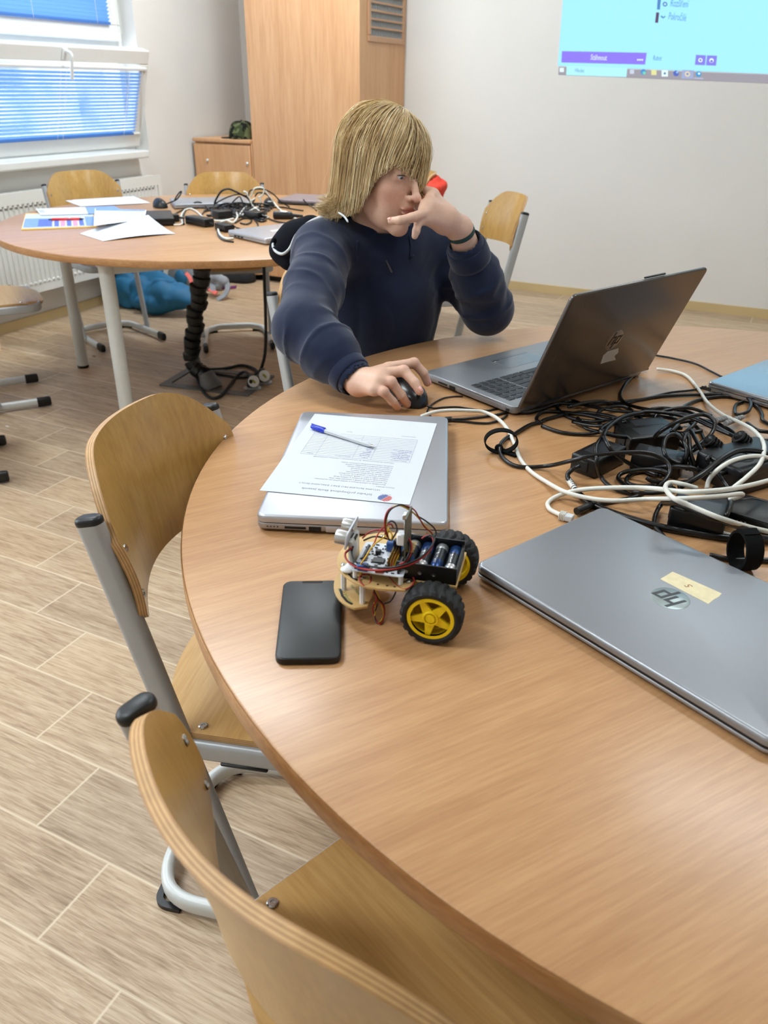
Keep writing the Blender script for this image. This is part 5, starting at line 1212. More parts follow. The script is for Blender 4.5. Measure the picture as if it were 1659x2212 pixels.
wire([(600, 300, .104), (575, 380, .098), (500, 440, .094), (430, 500, .092), (350, 620, .084), (300, 700, .076), (290, 780, .066), (330, 870, .050), (400, 930, .040), (480, 1010, .030), (520, 1130, .018), (545, 1230, .006), (520, 1310, .002), (480, 1330, .002), (450, 1270, .004), (460, 1180, .012), (440, 1110, .022)], 'yelw')
wire([(590, 420, .094), (600, 330, .1), (640, 380, .098), (630, 440, .09)], 'yelw')
wire([(330, 700, .070), (380, 790, .060), (420, 900, .045), (450, 1000, .034), (470, 1080, .026), (430, 1170, .014), (440, 1250, .005), (500, 1345, .002), (550, 1280, .004), (550, 1170, .014), (490, 1080, .024), (430, 1000, .034)], 'redw')
wire([(340, 740, .068), (390, 830, .054), (430, 950, .040), (480, 1060, .028), (545, 1140, .016), (555, 1250, .005), (520, 1330, .002), (470, 1330, .002), (450, 1240, .006), (480, 1130, .018)], 'black')
wire([(380, 800, .060), (300, 820, .060), (290, 880, .058), (340, 930, .056), (400, 900, .056), (410, 830, .058)], 'redw')
wire([(600, 830, .056), (680, 920, .056), (760, 970, .056), (840, 940, .057), (880, 880, .058), (865, 840, .06)], 'redw')
wire([(880, 870, .058), (780, 885, .058), (700, 930, .052), (670, 1020, .040), (620, 1100, .028), (550, 1125, .024)], 'black')
wire([(810, 400, .100), (845, 480, .094), (840, 580, .088), (790, 660, .082), (720, 700, .078)], 'redw', .0011); wire([(790, 410, .100), (825, 490, .094), (815, 600, .088), (760, 680, .08), (690, 710, .076)], 'black', .0011)
# ------------------------------------------------------------------ things on the far table
def c4(x, y): return (x/4.608, 360+y/4.608)
def z5(x, y): return (380+x/6.9125, 380+y/6.9125)
def sheet_px(name, label, px4, z=.001, curl=None, mat='paper', grp='papers on the far table', th=.0005, conv=c4, n=10):
    """a sheet whose four corners lie at photograph points on the table; curl(u, v) lifts it"""
    P = [V3(at(*conv(*p), TH+z)) for p in px4]; G = []
    for i in range(n+1):
        row = []
        for j in range(n+1):
            u, v = i/n, j/n; p = P[0]*(1-u)*(1-v)+P[1]*u*(1-v)+P[2]*u*v+P[3]*(1-u)*v
            row.append((p.x, p.y, p.z+(curl(u, v) if curl else 0)))
        G.append(row)
    mb = MB(); a = n+1; v = [p for r in G for p in r]; v += [(x, y, q+th) for x, y, q in v]; o = a*a; fc = []
    for i in range(n):
        for j in range(n): q = (i*a+j, (i+1)*a+j, (i+1)*a+j+1, i*a+j+1); fc += [q, tuple(o+k for k in reversed(q))]
    rim = [(i, 0) for i in range(a)]+[(n, j) for j in range(1, a)]+[(i, n) for i in range(n-1, -1, -1)]+[(0, j) for j in range(n-1, 0, -1)]
    for q in range(len(rim)):
        (i, j), (k, l) = rim[q], rim[(q+1) % len(rim)]; fc.append((i*a+j, k*a+l, o+k*a+l, o+i*a+j))
    mb.add(v, fc)
    o_ = mb.obj(name, M[mat]); return tag(o_, label, 'paper', grp), P
def on_sheet(P, u, v, z): p = P[0]*(1-u)*(1-v)+P[1]*u*(1-v)+P[2]*u*v+P[3]*(1-u)*v; return (p.x, p.y, p.z+z)
def patch(parent, P, name, u0, u1, v0, v1, mat, z=.0008, zf=None):
    q = [on_sheet(P, u, v, z+(zf(u, v) if zf else 0)) for u, v in ((u0, v0), (u1, v0), (u1, v1), (u0, v1))]
    mb = MB(); mb.add(q+[(x, y, k+.0002) for x, y, k in q], [(0, 1, 2, 3), (7, 6, 5, 4), (0, 4, 5, 1), (1, 5, 6, 2), (2, 6, 7, 3), (3, 7, 4, 0)]); o = mb.obj(name, mat, parent, smooth=False); return o
M['sleeve'] = plain('plastic_sleeve', srgb(222, 226, 236), .2); M['yellowpaper'] = plain('yellow_card', srgb(226, 190, 110), .7)
M['blueprint'] = plain('blue_print', srgb(128, 160, 222), .6, vary=.12, scale=40); M['blueprint2'] = plain('dark_blue_print', srgb(92, 112, 190), .6, vary=.15, scale=60); M['pinkprint'] = plain('pink_print', srgb(214, 150, 178), .6)
M['redpen'] = plain('red_pen', srgb(214, 44, 34), .3); M['greyprint'] = plain('grey_print', srgb(186, 190, 198), .9)
o, P = sheet_px('paper_folder', 'yellow card folder with a blue printed leaflet in a clear sleeve', [(212, 634), (968, 604), (930, 470), (255, 470)], z=.0005, mat='yellowpaper', th=.003)
patch(o, P, 'leaflet', .01, .99, .05, .93, M['sleeve'], .0034)
patch(o, P, 'print', .02, .40, .10, .62, M['blueprint'], .0040); patch(o, P, 'print', .21, .40, .12, .55, M['blueprint2'], .0043)
for k in range(5): patch(o, P, 'print', .43+.085*k, .49+.085*k, .10, .52, M['pinkprint' if k % 2 else 'blueprint2'], .0041)
patch(o, P, 'print', .86, .98, .08, .7, M['blueprint'], .0042); patch(o, P, 'print', .42, .84, .10, .60, M['sleeve'], .0038)
o, P = sheet_px('paper_sheet', 'white sheet tucked under the others behind the red pen', [(402, 484), (1000, 468), (900, 400), (356, 420)], z=.006)
patch(o, P, 'print', .03, .12, .35, .8, M['greyprint'])
o, P = sheet_px('paper_sheet', 'sheet of blue print peeking out behind the ruled sheet', [(880, 470), (1240, 440), (1130, 392), (850, 402)], z=.0072, mat='blueprint')
o, P = sheet_px('paper_sheet', 'lower of two white sheets at the far edge of the table, faintly printed', [(800, 400), (1496, 360), (1330, 295), (720, 330)], z=.0005)
patch(o, P, 'print', .62, .9, .4, .8, M['blueprint'])
o, P = sheet_px('paper_sheet', 'upper white sheet at the far edge of the table below the window', [(800, 396), (1420, 366), (1290, 300), (650, 338)], z=.0022)
pa = [V3(at(*c4(x, y), TH+.012)) for x, y in ((512, 518), (838, 512))]; dx = pa[1]-pa[0]
pn = thing('ballpoint_pen', 'red ballpoint pen lying on the blue leaflet', 'pen'); pn.matrix_world = frame(pa[0]-Vector((0, 0, .003)), dx, Vector((0, 0, 1)).cross(dx)); Lp = dx.length
MB().tube([(0, 0, 0), (.004, 0, 0), (Lp*.86, 0, 0)], [.003, .0052, .0052], 12).obj('barrel', M['redpen'], pn); MB().tube([(Lp*.86, 0, 0), (Lp, 0, 0)], [.0048, .001], 12).obj('tip', M['black'], pn)
MB().tube([(-.012, 0, 0), (.004, 0, 0)], [.0025, .003], 8).obj('push_button', M['darkgrey'], pn); MB().rbox((Lp*.55, 0, .005), (.006, .011, .002), .001, 1).obj('grip_ring', M['white'], pn)
# black notebook under the papers
p0, p1 = V3(at(*c4(1060, 612), TH)), V3(at(*c4(1690, 592), TH)); dx = (p1-p0).normalized(); dy = Vector((-dx.y, dx.x, 0))
bk = closed_laptop('flat black closed laptop under the ruled sheet on the far table', 'laptops on the far table', tuple((p0+dx*.135+dy*.125).to_tuple()[:2]), (dx.x, dx.y), .27, .245, .03, lid=M['brick'], base=M['black'])
o, P = sheet_px('paper_sheet', 'white sheet with ruled lines lying on the black laptop', [(932, 590), (1440, 524), (1458, 432), (944, 416)], z=.032)
for k in range(9): patch(o, P, 'print', .56+.045*k, .578+.045*k, .18, .92, M['greyprint'])
patch(o, P, 'print', .02, .98, .86, .99, M['blueprint'])
cf = lambda u, v: .046*v**1.4*u**.8+.006*math.sin(PI*u)*(1-v)
o, P = sheet_px('paper_sheet', 'curled printed sheet at the front of the far table, one corner standing up', [(1030, 742), (1745, 668), (1490, 600), (795, 668)], z=.001, curl=cf)
# mouse
def simple_mouse(label, px, py, ang, sc=1.0):
    q = at(px, py, TH+.01); t = thing('computer_mouse', label, 'mouse', (q[0], q[1], TH), ang); mb = MB(); rings = []
    for k in range(13):
        s_ = -1+2*k/12; w_ = .030*(max(0, 1-abs(s_)**3))**.5+.0004; hh = .036*(max(0, 1-abs(s_)**3.5))**.45+.002-.006*s_
        rings.append([(.054*s_*sc, w_*math.cos(a)*sc, max(.001, hh*abs(math.sin(a))**.8*sc) if a < PI else .001) for a in [2*PI*i/24 for i in range(24)]])
    mb.loft(rings); mb.obj('shell', M['black'], t); mb = MB(); mb.torus((.03*sc, 0, .026*sc), .0065*sc, .003*sc, 16, 8, axis='y'); mb.obj('scroll_wheel', M['rubber'], t)
simple_mouse('black mouse between the white sheets and the cables on the far table', 346, 443, R(-35))
simple_mouse('black wireless mouse with a white sticker among the cables of the far table', 581, 440, R(-60), .9)
q = at(583, 437, TH+.03); tag(MB().rbox((q[0], q[1], TH+.034), (.018, .014, .002), .0008, 1).obj('sticker', M['white'], None), 'small white sticker on the black mouse among the far cables', 'sticker')
# laptops of the far table
def lap_px(label, a, b, w, d, h, off=0.0, **kw):
    """a, b: photograph points of the left and right ends of the edge that faces the camera, at the table"""
    A, B = V3(at(*a, TH)), V3(at(*b, TH)); dx = (B-A).normalized(); dy = Vector((-dx.y, dx.x, 0)); c = A+dx*w/2+dy*d/2
    return closed_laptop(label, 'laptops on the far table', (c.x, c.y), (dx.x, dx.y), w, d, h, **kw)
lg1 = lap_px('closed grey laptop half buried behind the far cable heap', z5(-20, 500), z5(960, 470), .36, .24, .022)
lg2 = lap_px('closed purplish laptop on the far table, just left of the fair hair', (598, 441), (690, 446), .36, .24, .024, lid=plain('mauve_lid', srgb(150, 140, 146), .4, metal=.4), base=M['darkgrey'])
mb = MB().lathe([(.0001, 0), (.02, 0), (.02, .0006), (.0001, .0006)], 28, Matrix.Translation((.03, .02, .024))); mb.obj('logo_disc', M['white'], lg2)
A, B = V3(at(*z5(770, 905), TH)), V3(at(*z5(1370, 1045), TH)); dx = (B-A).normalized(); dy = Vector((-dx.y, dx.x, 0)); c = A+dx*.125+dy*.188
lg3 = closed_laptop('closed silver laptop on the far table beside the shoulder of the person', 'laptops on the far table', (c.x, c.y), (dx.x, dx.y), .25, .376, .024, lid=M['silver2'])
for k in range(3): MB().box((-.07+k*.022, -.1885, .009), (.014, .002, .006)).obj('port', M['gap'], lg3, smooth=False)
lab_ = [Matrix.Rotation(-math.atan2(dx.y, dx.x), 4, 'Z') @ (V3(at(*z5(x, y), TH+.024))-c) for x, y in ((1405, 815), (1440, 832), (1650, 805), (1600, 790))]
mb = MB(); mb.loft([[(p.x, p.y, .0238) for p in lab_], [(p.x, p.y, .0245) for p in lab_]]); mb.obj('label', M['white'], lg3, smooth=False)
# power bricks
def far_brick(label, a, b, wd, h, mat='brick'):
    A, B = V3(at(*z5(*a), TH)), V3(at(*z5(*b), TH)); dx = B-A; m_ = (A+B)/2; dy = Vector((-dx.y, dx.x, 0)).normalized(); m_ = m_+dy*wd/2
    t = thing('power_adapter', label, 'power adapter', (m_.x, m_.y, TH), math.atan2(dx.y, dx.x), 'power bricks on the far table')
    MB().rbox((0, 0, h/2), (dx.length, wd, h), .004, 2).obj('case', M[mat], t); MB().tube([(dx.length/2, 0, h/2), (dx.length/2+.025, 0, h*.4)], [.005, .003], 8).obj('strain_relief', M['black'], t)
far_brick('black power brick at the left end of the far cable heap', (140, 715), (430, 775), .05, .032)
far_brick('small black power brick in front of the far cable heap', (730, 850), (885, 835), .09, .028)
far_brick('black power brick beside the black laptop on the far table', (-60, 690), (60, 685), .05, .028)
far_brick('black power brick deep inside the far cable heap', (640, 660), (860, 640), .06, .034)
far_brick('second black power brick inside the far cable heap', (1010, 640), (1230, 660), .06, .03)
t = thing('cable_adapter', 'black inline adapter with a white sticker right of the far cable heap', 'adapter')
A, B = V3(at(*z5(1450, 585), TH+.016)), V3(at(*z5(1900, 600), TH+.012)); MB().tube([A, A+(B-A)*.04, A+(B-A)*.6, A+(B-A)*.65, B], [.010, .018, .018, .010, .005], 14).obj('body', M['black'], t)
mb = MB(); qq = A+(B-A)*.35+Vector((0, 0, .016)); mb.sphere(tuple(qq), (.022, .012, .004), 14, 8); mb.obj('sticker', M['white'], t)
# tangled leads
def fz(pts, yb=560, kz=.00026):
    """rise above the table grows with the height of the loop in the picture"""
    out = []
    for p in pts:
        x, y = p[0], p[1]; zz = p[2] if len(p) > 2 else max(.003, (yb-y)*kz); 
        base_y = min(620, max(y, 470)+0) if zz > .004 else y
        q = at(*z5(x, base_y), TH+.003); n_ = np.array([BF[0], BF[1], 0]); n_ /= np.linalg.norm(n_)
        d = ray(*z5(x, y)); tt = ((q-CAM)@n_)/(d@n_); out.append(tuple(CAM+d*tt) if zz > .004 else tuple(at(*z5(x, y), TH+.004)))
    return out
def far_cable(label, pts, r=.0028, mat='cable'):
    P_ = spline(fz(pts), 7); P_ = [(x, y, max(z, TH+r+.0005)) for x, y, z in P_]
    return tag(MB().tube(P_, r, 7).obj('cable', M[mat], None, angle=None), label, 'cable', 'tangled leads on the far table')
FB = [('black lead arching highest over the left of the far heap', [(565, 450), (600, 350), (680, 230), (780, 195), (880, 230), (1000, 290), (1080, 340), (1150, 470)]),
      ('black lead slanting up behind the arch of the far heap', [(560, 430), (700, 350), (820, 300), (940, 275), (1060, 300)]),
      ('black lead bowed over the left brick of the far heap', [(120, 720), (118, 580), (180, 470), (280, 400), (360, 395), (430, 440), (510, 515), (600, 560)]),
      ('black lead bent to a sharp peak in the middle of the far heap', [(800, 470), (850, 390), (945, 310), (985, 370), (1020, 440), (1060, 520)]),
      ('black lead looped round behind the left brick of the far heap', [(640, 470), (520, 510), (420, 540), (385, 600), (440, 655), (600, 660), (760, 640)]),
      ('black lead wandering across the grey laptop', [(600, 470), (690, 420), (770, 405), (880, 420), (980, 460)]),
      ('small black loop in front of the far heap', [(880, 700), (990, 640), (1090, 635), (1130, 675), (1060, 720), (960, 705)]),
      ('wide black loop behind the silver laptop of the far table', [(930, 610), (1060, 598), (1160, 640), (1225, 730), (1180, 790), (1050, 812), (900, 770)]),
      ('thin black lead spanning the right side of the far heap', [(1080, 300), (1120, 215), (1300, 200), (1450, 270), (1560, 380), (1640, 430), (1700, 470)]),
      ('black lead hooked over the wireless mouse', [(1180, 310), (1230, 250), (1330, 265), (1390, 310), (1420, 380)]),
      ('black lead trailing off to the shoulder of the person', [(1180, 490), (1310, 560), (1400, 640), (1520, 685), (1680, 705), (1900, 735)]),
      ('black lead lying along the front of the grey laptop', [(-60, 590), (120, 505), (300, 480), (500, 482), (640, 470)]),
      ('black lead curling from the left mouse', [(-230, 470), (-120, 410), (0, 360), (60, 290), (82, 235), (60, 240), (20, 290), (-20, 360)]),
      ('black lead buried in the middle of the far heap', [(480, 600), (640, 560), (820, 600), (960, 560), (1120, 600), (1280, 650), (1350, 620)]),
      ('black lead coiled in the middle of the far heap', [(820, 500), (900, 540), (1000, 520), (1100, 560), (1200, 530), (1300, 600), (1340, 660), (1260, 680), (1150, 620)]),
      ('black lead crossing under the white leads of the far heap', [(700, 620), (850, 560), (1000, 600), (1150, 540), (1250, 480), (1200, 430), (1100, 470)]),
      ('black lead zigzagging at the back of the far heap', [(640, 520), (760, 470), (900, 440), (980, 400), (1060, 430), (1140, 400), (1180, 350)]),
      ('thin lead between the adapter and the mauve laptop', [(1300, 540), (1380, 480), (1480, 470), (1600, 470), (1760, 500), (1900, 520)]),
      ('thin lead falling from the mauve laptop', [(1900, 350), (1960, 420), (2060, 480), (2100, 520)]),
      ('thin dark lead in front of the small brick of the far heap', [(640, 740), (620, 820), (640, 900), (720, 960), (860, 985)])]
for lab, pts in FB: far_cable(lab, pts, .0046 if 'highest' in lab or 'buried' in lab or 'coiled' in lab or 'crossing' in lab else .0032)
rr = np.random.default_rng(21)
for k in range(22):
    cx_, cy_ = (520+rr.random()*380, 520+rr.random()*90) if k % 2 else (930+rr.random()*330, 450+rr.random()*140)
    ra_, rb_, a0_ = 90+rr.random()*130, 25+rr.random()*55, rr.random()*6
    far_cable('black lead coiled up inside the dark knot of the far heap', [(cx_+ra_*math.cos(a0_+t_)*(1+.15*math.sin(3*t_)), cy_+rb_*math.sin(a0_+t_)-20*math.sin(t_*.5), .02+.05*((k*.37+t_*.11) % 1)) for t_ in np.linspace(0, 5.2, 9)], .004)
FW = [('white lead curving round the left brick of the far heap', [(-30, 735, .002), (90, 720), (78, 610), (130, 520), (220, 495), (300, 530), (385, 600), (450, 650), (560, 668), (700, 672), (860, 640)]),
      ('white lead looping down beside the small brick to the silver laptop', [(905, 560), (918, 620), (860, 700), (770, 672), (690, 690), (638, 760), (642, 850), (700, 920), (780, 945), (860, 938)]),
      ('white lead rising from the far heap to the right', [(940, 600), (1040, 470), (1100, 390), (1190, 335)]),
      ('white lead folded over at the top of the far heap', [(1005, 235), (1055, 255), (1110, 370), (1170, 480), (1280, 560), (1375, 632)]),
      ('white lead crossing in front of the folded one', [(990, 592), (1130, 520), (1240, 460), (1270, 380), (1225, 305)]),
      ('white lead bunched at the highest point of the far heap', [(1125, 310), (1160, 205), (1230, 175), (1310, 190), (1300, 270), (1240, 330)]),
      ('white lead sloping down to the inline adapter', [(1335, 215), (1400, 310), (1480, 420), (1560, 510), (1680, 605), (1800, 640)])]
for lab, pts in FW: far_cable(lab, pts, .0048 if 'folded' in lab or 'looping' in lab else .004, 'wcable')
# ------------------------------------------------------------------ on the floor under the far table
M['boxgrey'] = plain('floor_box_grey', srgb(96, 94, 92), .5)
fb = thing('floor_box', 'grey flush floor socket box with an inlaid lid under the far table', 'floor box')
q = [V3(at(x, y, 0)) for x, y in ((333, 830), (425, 797), (606, 815), (520, 856))]; c = sum(q, Vector())/4; ux = ((q[2]-q[1])+(q[3]-q[0])).normalized(); uy = Vector((-ux.y, ux.x, 0)); Lx_, Ly_ = .46, .30
fb.location = (c.x, c.y, 0); fb.rotation_euler = (0, 0, math.atan2(ux.y, ux.x))
mb = MB()
for (x, y, a, b_) in ((0, -Ly_/2+.02, Lx_, .04), (0, Ly_/2-.02, Lx_, .04), (-Lx_/2+.02, 0, .04, Ly_-.08), (Lx_/2-.02, 0, .04, Ly_-.08)): mb.box((x, y, .004), (a, b_, .008))
mb.obj('frame', M['boxgrey'], fb, smooth=False); MB().box((0, 0, .003), (Lx_-.09, Ly_-.09, .004)).obj('lid', plain('box_lid', srgb(138, 118, 98), .5, vary=.1, scale=20), fb, smooth=False)
mb = MB(); mb.box((0, 0, .001), (Lx_-.08, Ly_-.08, .002)); mb.obj('gap', M['gap'], fb, smooth=False)
def z7b(x, y): return (220+x/4.1475, 570+y/4.1475)
sp = thing('cable_spine', 'black jointed cable spine dropping from the far table to the floor box', 'cable spine')
yb = at(*z7b(1000, 1060), 0)[1]
path = spline([tuple(at_y(*z7b(x, y), yb)) for x, y in ((890, 40), (885, 160), (872, 260), (858, 350), (840, 450), (832, 550), (822, 640), (808, 740), (800, 830), (825, 910), (880, 965), (950, 1005))], 6)
path = [(x, y, max(z, .03)) for x, y, z in path]; D_ = np.cumsum([0]+[np.linalg.norm(np.array(path[i+1])-np.array(path[i])) for i in range(len(path)-1)]); nseg = 15
for k in range(nseg):
    f0, f1 = (k+.06)/nseg*D_[-1], (k+.92)/nseg*D_[-1]; p = [Vector([np.interp(f, D_, [a[i] for a in path]) for i in range(3)]) for f in (f0, (f0+f1)/2, f1)]
    off = Vector((.006*math.sin(k*2.1), .006*math.cos(k*1.7), 0)); mb = MB(); mb.tube([q_+off for q_ in p], [.036, .039, .036], 14, up=(math.cos(k*.9), math.sin(k*.9), .2)); mb.tube([p[0]+off, p[0]+off+(p[2]-p[0])*.25], [.0405, .0405], 14)
    mb.obj('vertebra', M['black'], sp)
a = V3(at(*z7b(985, 1110), 0)); MB().lathe([(.052, 0), (.052, .012), (.046, .03), (.034, .075), (.0001, .075)], 24, Matrix.Translation(a) @ Matrix.Rotation(R(-22), 4, 'Y')).obj('foot', M['boxgrey'], sp)
def floor_cord(label, pts, r=.0075):
    P_ = spline([tuple(p) for p in pts], 8); return tag(MB().tube([(x, y, max(z, r)) for x, y, z in P_], r, 10).obj('power_lead', M['rubber'], None, angle=None), label, 'cord', 'black cords under the far table')
yc = at(*z7b(1410, 1000), 0)[1]
gp = lambda x, y: tuple(at(*z7b(x, y), .008))
floor_cord('black cord hanging straight down from the far table, then turning along the floor', [tuple(at_y(*z7b(x, y), yc)) for x, y in ((1452, 20), (1458, 200), (1466, 420), (1470, 640), (1462, 800), (1440, 900))]+[gp(1410, 965), gp(1340, 1010), gp(1240, 1022), gp(1100, 1000), gp(1000, 985)])
floor_cord('black cord arching from the cable spine to the farther plug', [gp(900, 950), gp(1100, 938), gp(1240, 910), gp(1330, 925), gp(1390, 962), gp(1430, 1010)])
floor_cord('black cord swinging low in front of the floor box to the nearer plug', [gp(845, 930), gp(855, 1020), gp(880, 1100), gp(935, 1175), gp(1000, 1205), gp(1080, 1172), gp(1150, 1085), gp(1215, 1005)]+[tuple(at(*z7b(1275, 968), .03)), tuple(at(*z7b(1318, 995), .05)), tuple(at(*z7b(1335, 1060), .045))])
for (x, y, lab) in ((1350, 1090, 'nearer of two mains plugs with a round white label, on the floor'), (1447, 1040, 'farther of two mains plugs with a round white label, on the floor')):
    g0 = V3(at(*z7b(x, y+25), 0)); t = thing('mains_plug', lab, 'plug', g0, 0, 'plugs on the floor')
    dv = Vector((CAM[0]-g0.x, CAM[1]-g0.y, 0)).normalized(); sd = Vector((-dv.y, dv.x, 0)); dirp = (dv*.9+sd*.25).normalized()
    MB().lathe([(.0001, 0), (.040, 0), (.043, .004), (.036, .012), (.0001, .012)], 28).obj('socket_cover', plain('clear_cover', srgb(150, 146, 140), .2), t)
    mb = MB(); mb.tube([(0, 0, .012), (0, 0, .03), (0, 0, .055), (0, 0, .07)], [.026, .024, .016, .010], 20); mb.obj('body', M['black'], t)
    mb = MB(); p = dirp*.024+Vector((0, 0, .042)); Mx = Matrix.Translation(p) @ Vector((0, 0, 1)).rotation_difference((dirp+Vector((0, 0, .25))).normalized()).to_matrix().to_4x4()
    mb.lathe([(.0001, 0), (.027, 0), (.027, .004), (.0001, .004)], 28, Mx); lb = mb.obj('round_label', M['white'], t)
    MB().box((0, 0, .0045), (.022, .010, .001), Mx).obj('print', plain('olive_print', srgb(170, 160, 60), .7), lb, smooth=False)
# teal jacket, rucksack, black bag
def gd(x, y, z=0.0): return np.array(at(x, y, 0))+np.array([0, 0, z])
def cc2(x, y, yy): return np.array(at_y(x, y, yy))
j = SDF(); Y_ = 3.86
A_ = lambda x, y, r=.0: cc2(x, y, Y_+r)
j.chain([A_(262, 600, .05), A_(285, 622, .03), A_(262, 645, .02), A_(285, 655, 0)], [.07, .08, .07, .05], .03); j.chain([A_(285, 598, .15), A_(320, 595, .12), A_(345, 615, .08), A_(380, 628, .05), A_(405, 636, .03)], [.06, .075, .065, .06, .05], .02)
j.chain([A_(320, 640, .0), A_(350, 632, -.04), A_(385, 645, -.02), A_(412, 652, 0)], [.06, .07, .055, .04], .02); j.chain([A_(310, 655, -.06), A_(340, 660, -.08), A_(365, 655, -.06)], [.05, .06, .05], .02); j.chain([A_(250, 585, .2), A_(290, 580, .22), A_(330, 590, .22)], [.06, .07, .06], .02)
j.chain([A_(300, 612, .0), A_(312, 630, -.02), A_(300, 650, -.02)], [.05, .05, .045], .015); j.ell(cc2(341, 656, Y_-.14), (.035, .05, .028), None, .02, 's')
j.post = lambda P, d: np.maximum(d+.007*wob(P, 40, 4)+.022*(np.clip(1-np.abs(wob(P, 17, 2))*2.5, 0, 1)-.3), .004-P[:, 2])
j_post = j.post
j.post = lambda P, d: np.maximum(np.maximum(j_post(P, d), -3.89-P[:, 0]), np.minimum(-3.782-P[:, 0], P[:, 2]-.18))
V, Q = j.mesh(.009); M['teal'] = plain('teal_quilt', srgb(18, 98, 138), .6, vary=.1, scale=20, bump=.1, bscale=120)
tag(np_mesh('jacket', V, Q, M['teal']), 'crumpled teal padded jacket on the floor behind the far table', 'jacket')
rk = thing('rucksack', 'grey and blue rucksack with loose straps on the floor behind the jacket', 'rucksack', tuple(gd(420, 622)))
ro_ = gd(420, 622); k = SDF(); Yk = ro_[1]+.1
k.chain([cc2(385, 600, Yk), cc2(410, 600, Yk), cc2(440, 606, Yk)], [.10, .11, .09], .04); k.ell(cc2(400, 590, Yk), (.13, .09, .09), None, .04)
k.post = lambda P, d: np.maximum(d+.006*wob(P, 30, 6), .004-P[:, 2]); V, Q = k.mesh(.010); np_mesh('bag', V, Q, plain('rucksack_grey', srgb(122, 124, 128), .8, vary=.1, scale=30), rk, ro_)
mb = MB(); mb.sphere(tuple(cc2(390, 602, Yk-.12)-ro_), (.05, .03, .06), 16, 10); mb.obj('side_pocket', M['teal'], rk)
M['strap'] = plain('grey_strap', srgb(150, 151, 154), .8); M['pink'] = plain('coral_webbing', srgb(236, 112, 100), .7); M['purple'] = plain('purple_cord', srgb(110, 30, 90), .7)
def strap(nm, pts, w, mat, yy):
    P_ = [tuple(np.array(cc2(x, y, yy+dy))-ro_) for x, y, dy in pts]; P_ = [(x, y, max(z, .006)) for x, y, z in P_]
    MB().tube(spline(P_, 6), 1.0, up=(0, -.6, .8), prof=[(.004, w), (-.004, w), (-.004, -w), (.004, -w)]).obj(nm, M[mat], rk, smooth=False)
ys_ = gd(470, 640)[1]
k = SDF(); k.chain([cc2(445, 606, ys_), cc2(470, 600, ys_), cc2(484, 608, ys_), cc2(476, 618, ys_), cc2(450, 620, ys_)], [.03, .032, .032, .032, .03], .01); k.post = lambda P, d: np.maximum(d, .004-P[:, 2]); V, Q = k.mesh(.007); np_mesh('padded_strap', V, Q, M['strap'], rk, ro_)
strap('strap', [(458, 596, .0), (459, 612, -.02), (461, 630, -.06)], .018, 'strap', ys_); strap('strap', [(482, 600, .02), (492, 618, -.02), (486, 636, -.06), (470, 648, -.1)], .018, 'strap', ys_)
strap('webbing', [(452, 624, -.05), (462, 630, -.06), (468, 634, -.07)], .014, 'pink', ys_); strap('webbing', [(402, 590, -.1), (410, 600, -.12), (414, 610, -.14)], .012, 'pink', ys_); strap('drawstring', [(470, 620, 0), (490, 622, -.02), (510, 620, -.02)], .010, 'purple', ys_)
b_ = gd(495, 622); Yb = b_[1]+.22; k = SDF(); k.chain([cc2(440, 600, Yb), cc2(490, 600, Yb), cc2(528, 601, Yb)], [.10, .105, .085], .03); k.post = lambda P, d: np.maximum(d+.005*wob(P, 26, 3), .004-P[:, 2])
V, Q = k.mesh(.010); tag(np_mesh('sports_bag', V, Q, plain('black_bag', srgb(24, 24, 28), .8, vary=.1)), 'black bag lying on the floor in front of the cabinets', 'bag')
# red jacket over the chair behind the person
cq = np.array([-1.95, 4.302]); Fq = np.array([-.9, -.44]); Fq /= np.linalg.norm(Fq); Rq = np.array([Fq[1], -Fq[0]]); k = SDF()
def lc_(x, y, z): p = cq+Rq*x+Fq*y; return np.array([p[0], p[1], z])
for x0 in np.linspace(-.195, .195, 10): k.chain([lc_(x0, -.05, .62), lc_(x0, -.07-.04*math.cos(x0*8), .785), lc_(x0, -.09-.05*math.cos(x0*8), .818-.02*abs(x0/.17)**3), lc_(x0, -.13-.05*math.cos(x0*8), .785), lc_(x0, -.11, .60)], [.022, .018, .015, .020, .024], .02)
k.post = lambda P, d: d+.004*wob(P, 28, 2); V, Q = k.mesh(.009)
tag(np_mesh('jacket', V, Q, plain('red_cloth', srgb(226, 58, 34), .8, vary=.08, scale=20)), 'bright red jacket hung over a chair back behind the person', 'jacket')
# crumbs
for k, (x, y, z_, sz, m_, lab) in enumerate(((203, 770, 0, .012, 'greyboot', 'scrap of brown litter on the floor by the far table leg'), (16, 922, 0, .010, 'white', 'tiny white paper scrap on the floor by the left border'))):
    q = at(x, y, 0); mb = MB(); mb.rbox((q[0], q[1], .002), (sz*1.6, sz*.5, .004), .001, 1); tag(mb.obj('litter', M[m_] if k else plain('brown_litter', srgb(120, 84, 52), .8)), lab, 'litter')
